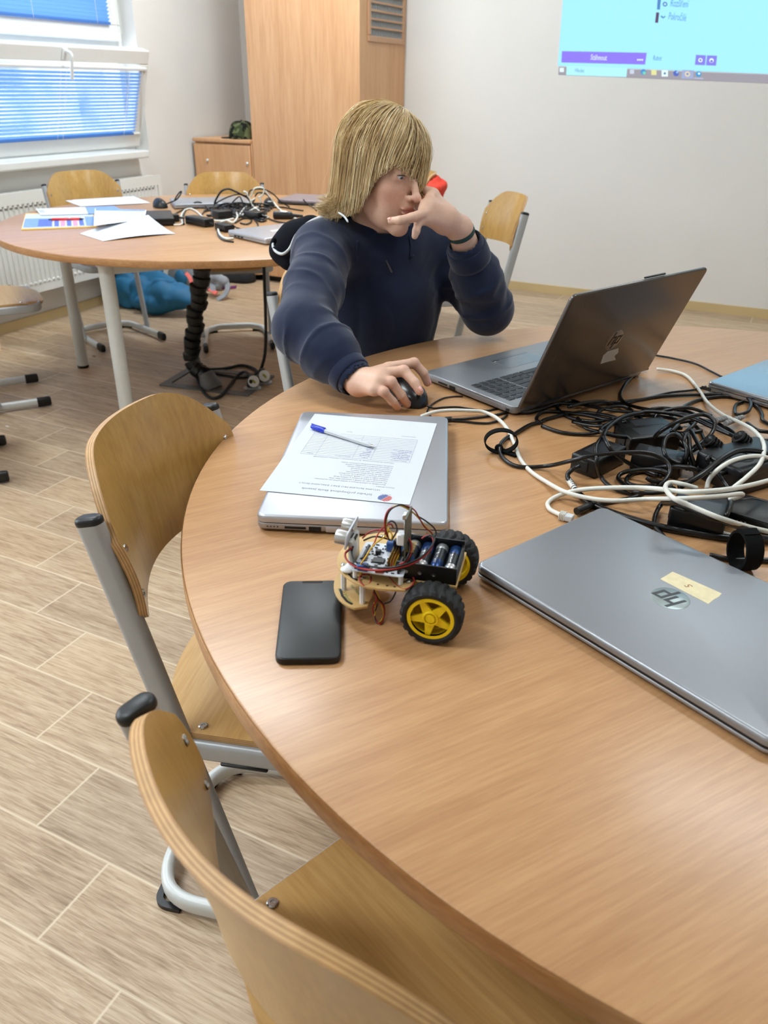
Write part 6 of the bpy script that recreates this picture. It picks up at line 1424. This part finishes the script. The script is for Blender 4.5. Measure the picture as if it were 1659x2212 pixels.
# ------------------------------------------------------------------ the person
PB = np.array([-.99, 1.83, 0.0])
who = thing('person', 'seated person in a navy hoodie, one hand at the chin, the other on a mouse', 'person', tuple(PB))
hO = np.array([-.783, 1.588, 1.116]); hR = np.array([-.305, -.944, .128]); hF = np.array([.943, -.319, -.101]); hU = np.array([.136, .09, .987])
hR /= np.linalg.norm(hR); hU = hU-hR*(hU@hR); hU /= np.linalg.norm(hU); hF = np.cross(hU, hR)
HR = np.stack([hR, hF, hU])                            # rows: right, forward, up
def hw(x, y, z): return hO+x*hR+y*hF+z*hU
bodyF = np.array([.86, -.51, 0]); bodyF /= np.linalg.norm(bodyF); bodyR = np.array([bodyF[1], -bodyF[0], 0])
RS, LS = at_d(699, 541, 1.70), at_d(966, 542, 1.87)
RE, RWr = at_d(657, 712, 1.52), at(775, 826, TH+.042)
LE, LW = at_d(1053, 666, 1.835), at_d(993, 494, 1.640)
NB = np.array([-.818, 1.668, 1.005]); CH_ = np.array([-.845, 1.70, .88]); PV = np.array([-.905, 1.775, .555])
b = SDF()
# head
E_ = lambda c, r, k=.012, op='u': b.ell(hw(*c), r, HR, k, op)
E_((0, -.012, .032), (.072, .091, .086)); E_((0, .028, -.028), (.057, .056, .082), .02)
for s in (-1, 1):
    b.cone(hw(s*.046, .008, -.060), hw(s*.008, .066, -.0985), .016, .0125, .018)
    b.ell(hw(s*.034, .054, -.030), (.024, .022, .026), HR, .02)
    b.ell(hw(s*.026, .058, -.066), (.020, .018, .024), HR, .02)
b.ell(hw(0, .0715, -.0985), (.016, .0125, .0125), HR, .014)
E_((0, .068, .022), (.048, .016, .014), .012)
for s in (-1, 1): b.ell(hw(s*.0315, .0925, .001), (.0155, .013, .0085), HR, .010, 's')
for s in (-1, 1):
    b.ell(hw(s*.0315, .0700, .0005), (.0150, .0142, .0136), HR, .004)
    b.ell(hw(s*.0315, .0850, -.0008), (.0122, .0100, .0029), HR, .002, 's')
    b.cone(hw(s*.018, .084, .0125), hw(s*.046, .074, .0130), .0042, .003, .007)
b.cone(hw(0, .078, .012), hw(0, .1015, -.031), .0062, .0076, .010); b.ell(hw(0, .1045, -.0345), (.0090, .0082, .0080), HR, .006)
for s in (-1, 1): b.ell(hw(s*.0112, .0935, -.0368), (.0062, .0085, .0062), HR, .005)
for s in (-1, 1): b.ell(hw(s*.0058, .0985, -.0435), (.0030, .0042, .0030), HR, .002, 's')
b.ell(hw(0, .0830, -.052), (.014, .012, .012), HR, .010)
b.ell(hw(0, .0868, -.0580), (.0215, .0078, .0040), HR, .004); b.ell(hw(0, .0860, -.0665), (.0165, .0076, .0042), HR, .004)
b.cone(hw(-.0225, .083, -.0635), hw(.0, .0945, -.0622), .0014, .0016, .0018, 's'); b.cone(hw(.0225, .083, -.0635), hw(.0, .0945, -.0622), .0014, .0016, .0018, 's')
for s in (-1, 1): b.ell(hw(s*.073, -.012, -.012), (.008, .018, .029), HR, .006)
# neck, trunk, arms
b.cone(hw(0, -.016, -.045), NB, .049, .056, .02)
b.cone(NB-[0, 0, .03], RS, .05, .05, .03); b.cone(NB-[0, 0, .03], LS, .05, .05, .03)
b.ell(CH_, (.125, .09, .15), np.stack([bodyR, bodyF, [0, 0, 1]]), .04); b.cone(CH_, PV, .105, .115, .04)
b.cone(RS, RE, .043, .036, .02); b.chain([RE, RE*.45+RWr*.55, RWr], [.037, .033, .0245], .01)
b.cone(LS, LE, .043, .036, .02); b.chain([LE, LE*.5+LW*.5, LW], [.037, .034, .0250], .01)
kn, an, ft = [], [], []
for s in (-1, 1):
    k_ = PV+bodyF*.40+bodyR*s*.10+[0, 0, -.02]; a_ = k_+[0, 0, -.43]+bodyF*.05; a_[2] = .085; t_ = a_+bodyF*.15; t_[2] = .04
    kn.append(k_); an.append(a_); ft.append(t_)
    b.cone(PV+bodyR*s*.085, k_, .078, .056, .03); b.cone(k_, a_, .054, .036, .02); b.cone(a_-[0, 0, .03], t_, .036, .028, .02)
# right hand resting on the mouse
def hp(px, py, z): return at(px, py, TH+z)
F1 = [hp(840, 790, .060), hp(894, 784, .060), hp(915, 806, .040), hp(923, 827, .020)]
F2 = [hp(826, 803, .066), hp(872, 801, .068), hp(896, 827, .052), hp(906, 845, .040)]
F3 = [hp(816, 819, .062), hp(845, 825, .058), hp(867, 854, .032), hp(879, 873, .0105)]
F4 = [hp(808, 835, .052), hp(829, 846, .046), hp(848, 867, .026), hp(859, 879, .0095)]
b.cone(RWr, (F2[0]+F3[0])/2-[0, 0, .010], .0235, .021, .012)
for F_, r in ((F1, .0125), (F2, .0135), (F3, .0130), (F4, .0120)): b.cone(RWr*.72+F_[0]*.28, F_[0]-[0, 0, .006], .0175, r, .012)
for F_, r in ((F1, (.0108, .0094, .0086, .0074)), (F2, (.0112, .0098, .0088, .0076)), (F3, (.0108, .0094, .0084, .0074)), (F4, (.0098, .0084, .0076, .0068))):
    b.cone(F_[0]-[0, 0, .004], F_[1], r[0], r[1], .004); b.ell(F_[1], r[1]*1.10, None, .003); b.cone(F_[1], F_[2], r[1]*.98, r[2], .003); b.cone(F_[2], F_[3], r[2], r[3], .003)
b.chain([RWr*.6+F1[0]*.4-[0, 0, .018], hp(846, 800, .030), hp(872, 812, .022), hp(893, 826, .018)], [.017, .0125, .0105, .009], .006)
# left hand under the chin: thumb along the cheek, two fingers curled, one across the lips, the little finger hanging
K1, K2, K3, K4 = at_d(932, 426, 1.592), at_d(928, 442, 1.580), at_d(920, 461, 1.568), at_d(922, 474, 1.572)
pm = (K1+K2+K3+K4)/4
b.chain([LW, LW*.5+pm*.5, pm], [.0255, .0270, .0200], .012)
for K, r in ((K1, .0120), (K2, .0125), (K3, .0120), (K4, .0115)): b.cone(LW*.55+K*.45, K, .0170, r, .010)
b.chain([K1, at_d(921, 440, 1.590), at_d(922, 455, 1.605)], [.0115, .0090, .0085], .004)
b.chain([K2, at_d(914, 453, 1.570), at_d(915, 464, 1.590)], [.0115, .0090, .0085], .004)
b.chain([K3, at_d(890, 470, 1.540), at_d(864, 476, 1.532), at_d(845, 477, 1.540)], [.0112, .0088, .0080, .0070], .004)
b.chain([K4, at_d(904, 480, 1.562), at_d(899, 499, 1.560), at_d(896, 510, 1.562)], [.0105, .0082, .0074, .0064], .004)
b.chain([LW*.6+K1*.4, at_d(935, 420, 1.610), at_d(921, 412, 1.612)], [.016, .0115, .0095], .008)
V, Q = b.mesh(.0022)
# skin tint painted per vertex: lips, cheeks, nose tip, knuckles
L_ = (V-hO)@HR.T
def g_(c, r): return np.exp(-(((L_-np.array(c))/np.array(r))**2).sum(1))
col = np.tile(np.array(srgb(224, 182, 158)[:3]), (len(V), 1))
def tint(m, c): 
    global col
    m = np.clip(m, 0, 1)[:, None]; col = col*(1-m)+np.array(srgb(*c)[:3])*m
tint(.55*(g_((.040, .056, -.035), (.022, .03, .024))+g_((-.040, .056, -.035), (.022, .03, .024))), (212, 132, 118))
tint(.45*g_((0, .106, -.036), (.012, .012, .012)), (212, 134, 120))
tint(1.25*g_((0, .094, -.0580), (.019, .02, .0040))+1.25*g_((0, .094, -.0670), (.016, .02, .0046)), (186, 102, 98))
tint(.8*(g_((.0315, .08, .015), (.017, .02, .0032))+g_((-.0315, .08, .015), (.017, .02, .0032))), (142, 110, 78))
for F_ in (F1, F2, F3, F4): 
    for q in (F_[1], F_[3]): tint(.45*np.exp(-((V-q)**2).sum(1)/.011**2), (214, 138, 118))
def skin():
    t = NT('skin'); at_ = t.n('Attribute', attribute_name='tint'); co = t.coord()
    c = t.mix(.12, at_.outputs[0], t.ramp(t.noise(co, 160, 3), [(.3, srgb(196, 138, 116)), (.7, srgb(240, 196, 170))]))
    return t.done(t.bsdf(c, .48, 0, .4, t.bump(t.noise(co, 900, 2), .06, .0006), Subsurface_Weight=0.0))
M['skin'] = skin()
np_mesh('body', V, Q, M['skin'], who, PB, tint=np.c_[col, np.ones(len(V))])
# eyes
for s in (-1, 1):
    ec = hw(s*.0315, .0708, 0); gz = hw(s*.0315-.022, .20, -.055)-ec; gz /= np.linalg.norm(gz)
    mb = MB(); Mx = Matrix.Translation(Vector(ec-PB)) @ Vector((0, 0, 1)).rotation_difference(Vector(gz)).to_matrix().to_4x4()
    mb.lathe([(.0118*math.sin(a), .0118*math.cos(a)) for a in np.linspace(PI-.02, .50, 14)], 24, Mx, cap=False)
    ey = mb.obj('eyeball', plain('eye_white', srgb(226, 220, 216), .15, vary=.01), who)
    MB().lathe([(.0058, .01022), (.0052, .0106), (.0027, .0110)], 24, Mx, cap=False).obj('iris', plain('iris_grey', srgb(84, 104, 124), .1, vary=.2, scale=900), ey)
    MB().lathe([(.0028, .01098), (.0014, .0113), (.0001, .0114)], 24, Mx, cap=False).obj('pupil', M['glossblack'], ey)
for s in (-1, 1):
    P_ = [hw(s*.0315+x, .0700+.0158*math.sqrt(max(0, 1-(x/.017)**2)), .0022+.0010*(1-(x/.0125)**2)) for x in np.linspace(-.0122, .0122, 11)]
    MB().tube([tuple(p-PB) for p in P_], [.0004]+[.0010]*9+[.0004], 6).obj('eyelash', plain('eyelash_brown', srgb(52, 40, 32), .8), who, angle=None)
# finger nails
M['nail'] = plain('finger_nail', srgb(226, 160, 148), .22, vary=.03)
def nail(p, d, up, w=.0042, l=.0058, lift=.0066):
    d = Vector(d).normalized(); up = (Vector(up)-d*Vector(up).dot(d)).normalized(); Mx = frame(Vector(p-PB)+up*lift, d, up.cross(d))
    mb = MB(); mb.sphere((0, 0, 0), (l, w, .0012), 16, 8, Mx); mb.obj('finger_nail', M['nail'], who)
for F_, lf in ((F1, .0070), (F2, .0072), (F3, .0070), (F4, .0064)):
    dd = F_[3]-F_[2]; nail(F_[3]-dd/np.linalg.norm(dd)*.001, dd, np.array([0, 0, 1.0])-BF*.35, lift=lf)
a_, c_ = at_d(864, 476, 1.532), at_d(845, 477, 1.540); nail(c_+(c_-a_)*.05, c_-a_, -BF+BU*.3, .0036, .0050, .0066)
# trousers and shoes
t = SDF()
t.ell(PV+[0, 0, .0], (.165, .13, .11), np.stack([bodyR, bodyF, [0, 0, 1]]), .03)
for i, s in enumerate((-1, 1)):
    t.cone(PV+bodyR*s*.085, kn[i], .086, .066, .03); t.cone(kn[i], an[i]-[0, 0, .005], .065, .055, .02)
t.post = lambda P, d: d+.0022*wob(P, 60, 1)
V, Q = t.mesh(.006); M['trousers'] = plain('black_trousers', srgb(26, 27, 32), .9, vary=.15, scale=30, bump=.15, bscale=300, spec=.2)
np_mesh('trousers', V, Q, M['trousers'], who, PB)
for i in (0, 1):
    t = SDF(); t.cone(an[i]-[0, 0, .02], ft[i]+[0, 0, .005], .046, .038, .02); t.ell(an[i]-bodyF*.03-[0, 0, .04], (.042, .05, .042), np.stack([bodyR, bodyF, [0, 0, 1]]), .02)
    t.post = lambda P, d: np.maximum(d, .003-P[:, 2]); V, Q = t.mesh(.005)
    np_mesh('shoe', V, Q, plain('dark_shoe', srgb(40, 41, 46), .6), who, PB)
# hoodie
h = SDF(); BRm = np.stack([bodyR, bodyF, [0, 0, 1]])
h.ell(CH_+[0, 0, -.005], (.165, .122, .18), BRm, .05); h.cone(CH_+[0, 0, -.08], PV+[0, 0, .02], .135, .15, .05)
h.cone(NB-[0, 0, .045], RS-[0, 0, .012], .062, .066, .03); h.cone(NB-[0, 0, .045], LS-[0, 0, .012], .062, .066, .03)
rm = RS*.5+RE*.5
h.chain([RS, rm, RE], [.059, .056, .058], .03)
RC = RE*.10+RWr*.90; h.chain([RE, RE*.52+RWr*.48+[0, 0, .004], RE*.42+RWr*.58+[0, 0, .004]], [.058, .052, .047], .02); h.cone(RE*.40+RWr*.60, RE*.24+RWr*.76, .042, .0375, .012); h.cone(RE*.24+RWr*.76, RC, .0365, .0355, .004)
h.chain([LS, LS*.5+LE*.5, LE], [.062, .058, .057], .03)
LC = LE*.20+LW*.80; h.chain([LE, LE*.6+LW*.4, LE*.52+LW*.48], [.057, .054, .050], .02); h.cone(LE*.50+LW*.50, LE*.36+LW*.64, .046, .0415, .012); h.cone(LE*.36+LW*.64, LC, .040, .039, .004)
h.cone(NB-[0, 0, .012], NB-[0, 0, .05], .072, .085, .03)                                                    # collar mass
def hollow(c0, c1, ra, rb): h.cone(c0, c1, ra, rb, .004, 's')
hollow(RC+(RC-RE)*.02, RWr+(RWr-RE)*.25, .0305, .0300); hollow(LC+(LC-LE)*.02, LW+(LW-LE)*.25, .0330, .0335)
up_ = hO-NB; up_ = up_/np.linalg.norm(up_); h.cone(NB+up_*.012+bodyF*.006, NB+up_*.12+bodyF*.012, .0625, .072, .006, 's')      # neck opening
ax = (RE-RS)/np.linalg.norm(RE-RS); fx = (RWr-RE)/np.linalg.norm(RWr-RE); lx = (LE-LS)/np.linalg.norm(LE-LS); ly = (LW-LE)/np.linalg.norm(LW-LE)
def ridge(n): return np.clip(1-np.abs(n)*2.2, 0, 1)**2
def folds(P, d):
    w = np.zeros(len(P)); Pw = P+.012*np.stack([wob(P, 17, 1), wob(P, 19, 5), wob(P, 15, 9)], 1)
    for q, (o, e, dirn, f, amp) in enumerate(((RS, RE, ax, 24, .0055), (RE, RWr, fx, 30, .0060), (LS, LE, lx, 26, .0055), (LE, LW, ly, 30, .0055))):
        L = np.linalg.norm(e-o); s_ = (P-o)@dirn; rv = P-o-s_[:, None]*dirn; rad = np.linalg.norm(rv, axis=1)
        m = np.clip(1-np.abs(rad-.056)/.07, 0, 1)*np.clip((s_+.015)/.05, 0, 1)*np.clip((L*.84-s_)/.06, 0, 1)
        sw = (Pw-o)@dirn; side = np.cross(dirn, [.3, .5, .8]); side /= np.linalg.norm(side); bb = (Pw-o)@side; cc = (Pw-o)@np.cross(dirn, side)
        n1 = np.sin(sw*f*2.1+bb*26+1.3*q)+.7*np.sin(sw*f*1.3-cc*30+2.1*q+1)+.6*np.sin(sw*f*2.9+cc*18-bb*15+q)
        elb = .45+.55*np.exp(-((s_-(L if q % 2 == 0 else 0))/.10)**2)
        w += m*amp*elb*(ridge(n1/2.3)-.35)*(-1)
        w += m*.0036*wob(Pw, 46, q)+m*.0016*wob(P, 95, q)
    m2 = np.exp(-(np.linalg.norm((P-CH_)*[1, 1, .7], axis=1)/.2)**2); w += m2*.0055*wob(P, 30, 3)+m2*.006*(ridge(wob(Pw*[1, 1, .5], 26, 7))-.3)
    return d+w
h.post = folds
V, Q = h.mesh(.0036)
def cloth():
    t_ = NT('navy_fleece'); co = t_.coord(); n1 = t_.noise(co, 700, 2); n2 = t_.noise(co, 6, 3)
    c = t_.mix(t_.math('MULTIPLY', n1, .5), srgb(29, 37, 60), srgb(44, 53, 80)); c = t_.mix(t_.math('MULTIPLY', n2, .25), c, srgb(30, 37, 60))
    return t_.done(t_.bsdf(c, .95, 0, .15, t_.bump(n1, .25, .0008), Sheen_Weight=.25, Sheen_Roughness=.5))
M['navy'] = cloth(); M['navy_dark'] = plain('black_lining', srgb(22, 23, 30), .95, vary=.1, scale=300, bump=.2, bscale=900, spec=.15)
hd = np_mesh('hoodie', V, Q, M['navy'], who, PB)
def hpt(p): return Vector(p-PB)
# ribbed cuffs
for (c0, c1, ra, nm) in ((RE*.25+RWr*.75, RC, .0385, 'cuff'), (LE*.38+LW*.62, LC, .0432, 'cuff')):
    d_ = Vector(c1-c0); n = 110; rings = []; Mx = frame(hpt(c0), d_, Vector((0, 0, 1)).cross(d_)) ; L = d_.length
    for s_, rr in ((-.05, .90), (.04, 1.02), (.25, 1.04), (.6, 1.02), (.92, .985), (1.0, .95), (1.0, .86)):
        rings.append([(s_*L, (ra*rr+(.0005 if i % 2 else 0))*math.cos(2*PI*i/n), (ra*rr+(.0005 if i % 2 else 0))*math.sin(2*PI*i/n)) for i in range(n)])
    MB().loft(rings, False, False, M=Mx).obj(nm, M['navy'], hd, angle=60)
# hood hanging at the back, with pale piping along its rim
k = SDF(); back = -bodyF
hc = NB+back*.10-[0, 0, .045]
k.ell(hc-[0, 0, .035], (.155, .062, .105), np.stack([bodyR, bodyF*.86+np.array([0, 0, .5]), np.array([0, 0, .86])-bodyF*.5]), .02)
k.cone(NB+bodyR*.085+back*.005-[0, 0, .005], hc+bodyR*.13-[0, 0, .05], .024, .040, .03); k.cone(NB-bodyR*.085+back*.005-[0, 0, .005], hc-bodyR*.13-[0, 0, .05], .024, .040, .03)
k.ell(hc+[0, 0, .045]-back*.012, (.115, .050, .075), BRm, .02, 's'); k.cone(NB-[0, 0, .03], NB+up_*.10, .062, .066, .01, 's')
k.post = lambda P, d: d+.004*wob(P, 40, 2)
V, Q = k.mesh(.0036); hood = np_mesh('hood', V, Q, M['navy_dark'], hd, PB); hood['label'] = 'black hood with pale piping hanging at the back'
M['piping'] = plain('pale_piping', srgb(206, 208, 210), .7)
pp = [at_d(x, y, dd) for x, y, dd in ((716, 466, 1.70), (690, 470, 1.72), (664, 483, 1.74), (640, 507, 1.755), (626, 536, 1.76), (612, 548, 1.765), (600, 546, 1.775), (592, 538, 1.785), (590, 527, 1.80), (600, 516, 1.82), (622, 502, 1.84), (644, 494, 1.85))]
MB().tube(spline([hpt(p) for p in pp], 6), .0032, 8).obj('piping', M['piping'], hood, angle=None)
lobe = SDF(); A = [at_d(x, y, dd) for x, y, dd in ((672, 500, 1.78), (640, 520, 1.80), (618, 540, 1.81), (625, 565, 1.80))]
lobe.chain(A, [.035, .040, .034, .020], .02); lobe.ell(at_d(604, 526, 1.79), (.030, .012, .010), np.stack([BR, BF, BU]), .008, 's'); V, Q = lobe.mesh(.0035); np_mesh('hood_edge', V, Q, M['navy_dark'], hood, PB)
pp = [at_d(x, y, dd) for x, y, dd in ((731, 459, 1.595), (744, 468, 1.585), (752, 480, 1.578))]
MB().tube(spline([hpt(p) for p in pp], 5), [.0008]+[.0020]*9+[.0008], 8).obj('collar_trim', M['piping'], hd, angle=None)
# zip pull and drawstrings on the chest
def on_front(px, py):                                    # march a ray of the photograph onto the hoodie
    r_ = ray(px, py); tt = 1.2
    for _ in range(80):
        P = (CAM+r_*tt)[None, :].astype(np.float32); d0 = float(h.eval(P)[0])
        if d0 < .0006: break
        tt += max(d0*.6, .0006)
    return CAM+r_*(tt-.002)
zp = [on_front(x, y) for x, y in ((834, 562), (840, 574), (846, 588))]; MB().tube([hpt(p) for p in zp], [.0016, .0022, .0024], 8).obj('zip_pull', plain('zip_grey', srgb(92, 94, 104), .4, metal=.5), hd)
for pts in (((884, 510), (888, 535), (886, 552), (893, 551)), ((772, 520), (770, 545), (768, 566))):
    MB().tube(spline([hpt(on_front(x, y)) for x, y in pts], 5), .0018, 6).obj('drawstring', M['navy'], hd, angle=None)
mb = MB(); wc0, wc1 = LW*.985+LE*.015, LW*.95+LE*.05; d_ = Vector(wc1-wc0); Mx = frame(hpt(wc0), d_, Vector((0, 0, 1)).cross(d_))
mb.loft([[(s_*.01, r_*math.cos(2*PI*i/40), r_*math.sin(2*PI*i/40)) for i in range(40)] for s_, r_ in ((0, .0272), (0, .0288), (1, .0292), (1, .0276))], loop=True, M=Mx)
wb_ = mb.obj('wristband', plain('teal_wristband', srgb(28, 62, 62), .6, vary=.2, scale=200), who)
# ------------------------------------------------------------------ hair: thousands of tapered strands over an under-layer
def env(d):                                             # hair envelope radius towards unit direction d (head coordinates, about the skull centre)
    r = np.array([.0785, .0965, .0925]); return 1/np.sqrt(((d/r)**2).sum(-1))
SC = np.array([0, -.012, .032]); part = np.array([-.026, .030, 1.0])
rng = np.random.default_rng(5)
def grow(n, seed, rad, spread, under=False):
    rg = np.random.default_rng(seed); ncl = 240
    def roots(m):
        out = []
        while len(out) < m:
            d = rg.normal(size=3); d /= np.linalg.norm(d); p = SC+d*env(d)
            if p[2] < -.045: continue
            if p[1] > .055 and p[2] < .075: continue
            if p[1] > .02 and p[2] < .02: continue
            out.append(d)
        return np.array(out)
    G = roots(ncl); which = rg.integers(0, ncl, n); D = G[which]+rg.normal(size=(n, 3))*.11; D /= np.linalg.norm(D, axis=1, keepdims=True)
    ne = n//14; De = np.array([-.27, .80, .60])+rg.normal(size=(ne, 3))*[.10, .12, .14]; D[-ne:] = De/np.linalg.norm(De, axis=1, keepdims=True); which = np.concatenate([which[:-ne], ncl+rg.integers(0, 26, ne)])
    N_ = 20; lay = rg.random(n)**1.3*.013+.001; P = np.zeros((n, N_, 3)); pos = SC+D*(env(D)+.001)[:, None]; P[:, 0] = pos
    azr = np.arctan2(D[:, 0], D[:, 1])                   # 0 = front, + = his right
    tgt_end = np.zeros(n); jit = rg.normal(size=n)
    jc = rg.normal(size=ncl+26)[which]
    for i in range(1, N_):
        q = pos-SC; dirn = q/np.linalg.norm(q, axis=1, keepdims=True)
        away = q-np.array([-.022, .022, .085]); away -= dirn*(away*dirn).sum(1, keepdims=True); away /= np.linalg.norm(away, axis=1, keepdims=True)+1e-6
        dn = np.tile([0, 0, -1.0], (n, 1)); dn = dn-dirn*(dn*dirn).sum(1, keepdims=True)*np.clip(q[:, 2:3]/.03+.7, 0, 1)
        sweep = np.tile([.85, .25, -.25], (n, 1)); front = np.clip((pos[:, 1]-.035)/.04, 0, 1)[:, None]*np.clip((.055-np.abs(pos[:, 0]-.045))/.03, 0, 1)[:, None]
        w = np.clip((.10-pos[:, 2])/.09, 0, 1)[:, None]
        ex = np.zeros((n, 1)); ex[-ne:] = 1
        v = away*(1-w)*(1-.55*ex)+dn*(.35+w)+sweep*front*.55*(1-ex)+ex*np.array([[-.02, .45, -.2]])*(1-w)
        v /= np.linalg.norm(v, axis=1, keepdims=True)+1e-6
        az = np.arctan2(pos[:, 0], pos[:, 1]+.012)
        zend = np.interp(az, [-3.14, -2.3, -1.7, -1.2, -.8, -.45, -.15, .1, .5, .72, .95, 1.2, 1.7, 2.3, 3.14], [-.108, -.100, -.084, -.07, -.055, -.040, -.012, .018, .0255, .020, -.024, -.060, -.076, -.100, -.108])+jc*np.interp(np.abs(az), [0, .8, 1.2], [.006, .008, .013])+jit*.006
        st = .0135*np.clip((pos[:, 2]-zend)/.02, 0, 1)[:, None]
        pos = pos+v*st
        q = pos-SC; L = np.linalg.norm(q, axis=1); dd = q/L[:, None]; need = env(dd)+lay*np.clip(i/5, 0, 1)
        low = pos[:, 2] < .02
        # above the ears stay on the envelope, below hang freely but outside the neck and jaw
        pos = np.where(low[:, None], pos, SC+dd*need[:, None])
        rxy = np.sqrt((pos[:, 0]/.0785)**2+((pos[:, 1]+.012)/.0965)**2); mn = (.93+lay*7)*np.interp(pos[:, 2], [-.11, -.075, -.03], [.80, .86, 1.0])
        sc = np.where(low & (rxy < mn), mn/np.maximum(rxy, 1e-4), 1.0); sc = 1+(sc-1)*.6
        pos = np.stack([pos[:, 0]*sc, (pos[:, 1]+.012)*sc-.012, pos[:, 2]], 1)
        bk = np.clip((np.abs(az)-1.5)/.6, 0, 1)*np.clip((-.055-pos[:, 2])/.05, 0, 1)*(.6+.5*jc)
        ou = np.stack([pos[:, 0], pos[:, 1]+.012], 1); ou /= np.linalg.norm(ou, axis=1, keepdims=True)+1e-6
        bk = np.clip(bk, 0, 1.4)*(i/N_); pos[:, :2] += ou*(bk*.0068)[:, None]; pos[:, 2] += bk*.0036
        P[:, i] = pos
    # clumping towards the first strand of each lock
    for c in range(ncl+26):
        m = np.where(which == c)[0]
        if len(m) > 1:
            tt = (np.linspace(0, 1, N_)**1.2*.5)[None, :, None]; P[m] = P[m]*(1-tt)+P[m[:1]]*tt+rg.normal(size=(len(m), 1, 3))*.0011*tt
    return P
def strands_mesh(P, r0):
    n, N_, _ = P.shape; T = np.gradient(P, axis=1); T /= np.linalg.norm(T, axis=2, keepdims=True)+1e-9
    ref = P-np.array([0, -.012, .0]); N1 = np.cross(T, ref); N1 /= np.linalg.norm(N1, axis=2, keepdims=True)+1e-9; B1 = np.cross(T, N1)
    tp = (r0*np.clip(1.25-np.linspace(0, 1, N_)**2*1.1, .12, 1))[None, :, None]
    V = np.stack([P+(N1*math.cos(2*PI*k/3)*1.35+B1*math.sin(2*PI*k/3))*tp for k in range(3)], 2).reshape(-1, 3)
    base = (np.arange(n)*N_*3)[:, None, None]+(np.arange(N_-1)*3)[None, :, None]; k = np.arange(3)[None, None, :]; k2 = (k+1) % 3
    Q = np.stack([base+k, base+k2, base+3+k2, base+3+k], -1).reshape(-1, 4); return V, Q
PS = grow(9500, 3, .0005, .1); V1, Q1 = strands_mesh(PS, .00048)
fly = grow(260, 9, .0003, .2); fly = fly+np.cumsum(np.random.default_rng(2).normal(size=fly.shape)*.0013, axis=1); V2, Q2 = strands_mesh(fly, .00026)
u = SDF()
ua = lambda c, r, k=.02, op='u': u.ell(np.array(c), r, None, k, op)
ua((0, -.014, .034), (.0775, .0955, .0915)); ua((0, -.045, -.035), (.072, .060, .052), .03); ua((.0, -.02, -.03), (.077, .045, .06), .03)
u.ell(np.array([0, .085, -.035]), (.062, .062, .072), None, .02, 's'); u.ell(np.array([0, .06, -.10]), (.065, .085, .06), None, .02, 's')
u.post = lambda P, d: d+.002*np.sin(np.arctan2(P[:, 0], P[:, 1])*26+P[:, 2]*60)
V0, Q0 = u.mesh(.0035)
V = np.concatenate([V1, V2, V0]); Q = np.concatenate([Q1, Q2+len(V1), Q0+len(V1)+len(V2)])
V = hO+V@HR
def hairmat():
    t_ = NT('blond_hair'); ge = t_.n('NewGeometry'); r_ = ge.outputs['Random Per Island']; co = t_.coord()
    f = t_.math('ADD', t_.math('MULTIPLY', r_, .55), t_.math('MULTIPLY', t_.noise(co, 26, 3, .6), .45))
    c = t_.ramp(f, [(.2, srgb(120, 92, 58)), (.38, srgb(196, 160, 106)), (.56, srgb(236, 206, 150)), (.8, srgb(250, 232, 190))])
    return t_.done(t_.bsdf(c, .36, 0, .55))
M['hair'] = hairmat(); np_mesh('hair', V, Q, M['hair'], who, PB)
# ------------------------------------------------------------------ camera and view
cd = bpy.data.cameras.new('camera'); cam = bpy.data.objects.new('camera', cd); C.objects.link(cam)
cam.matrix_world = Matrix(((BR[0], BU[0], -BF[0], CAM[0]), (BR[1], BU[1], -BF[1], CAM[1]), (BR[2], BU[2], -BF[2], CAM[2]), (0, 0, 0, 1)))
cd.sensor_fit = 'VERTICAL'; cd.sensor_height = 36.0; cd.lens = 36.0*FPX/2212.0; cd.clip_start = .02
cd.dof.use_dof = True; cd.dof.focus_distance = 1.25; cd.dof.aperture_fstop = 8.0
S.camera = cam
vs = S.view_settings; vs.view_transform = 'Standard'; vs.look = 'None'; vs.exposure = 0.24; vs.gamma = 1.0; vs.use_curve_mapping = False
S.cycles.max_bounces = 6; S.cycles.diffuse_bounces = 3; S.cycles.glossy_bounces = 2; S.cycles.transmission_bounces = 4; S.cycles.transparent_max_bounces = 6; S.cycles.use_adaptive_sampling = True; S.cycles.adaptive_threshold = .06; S.cycles.adaptive_min_samples = 16; S.cycles.caustics_reflective = False; S.cycles.caustics_refractive = False
S.cycles.sample_clamp_indirect = 8.0; S.cycles.use_denoising = True
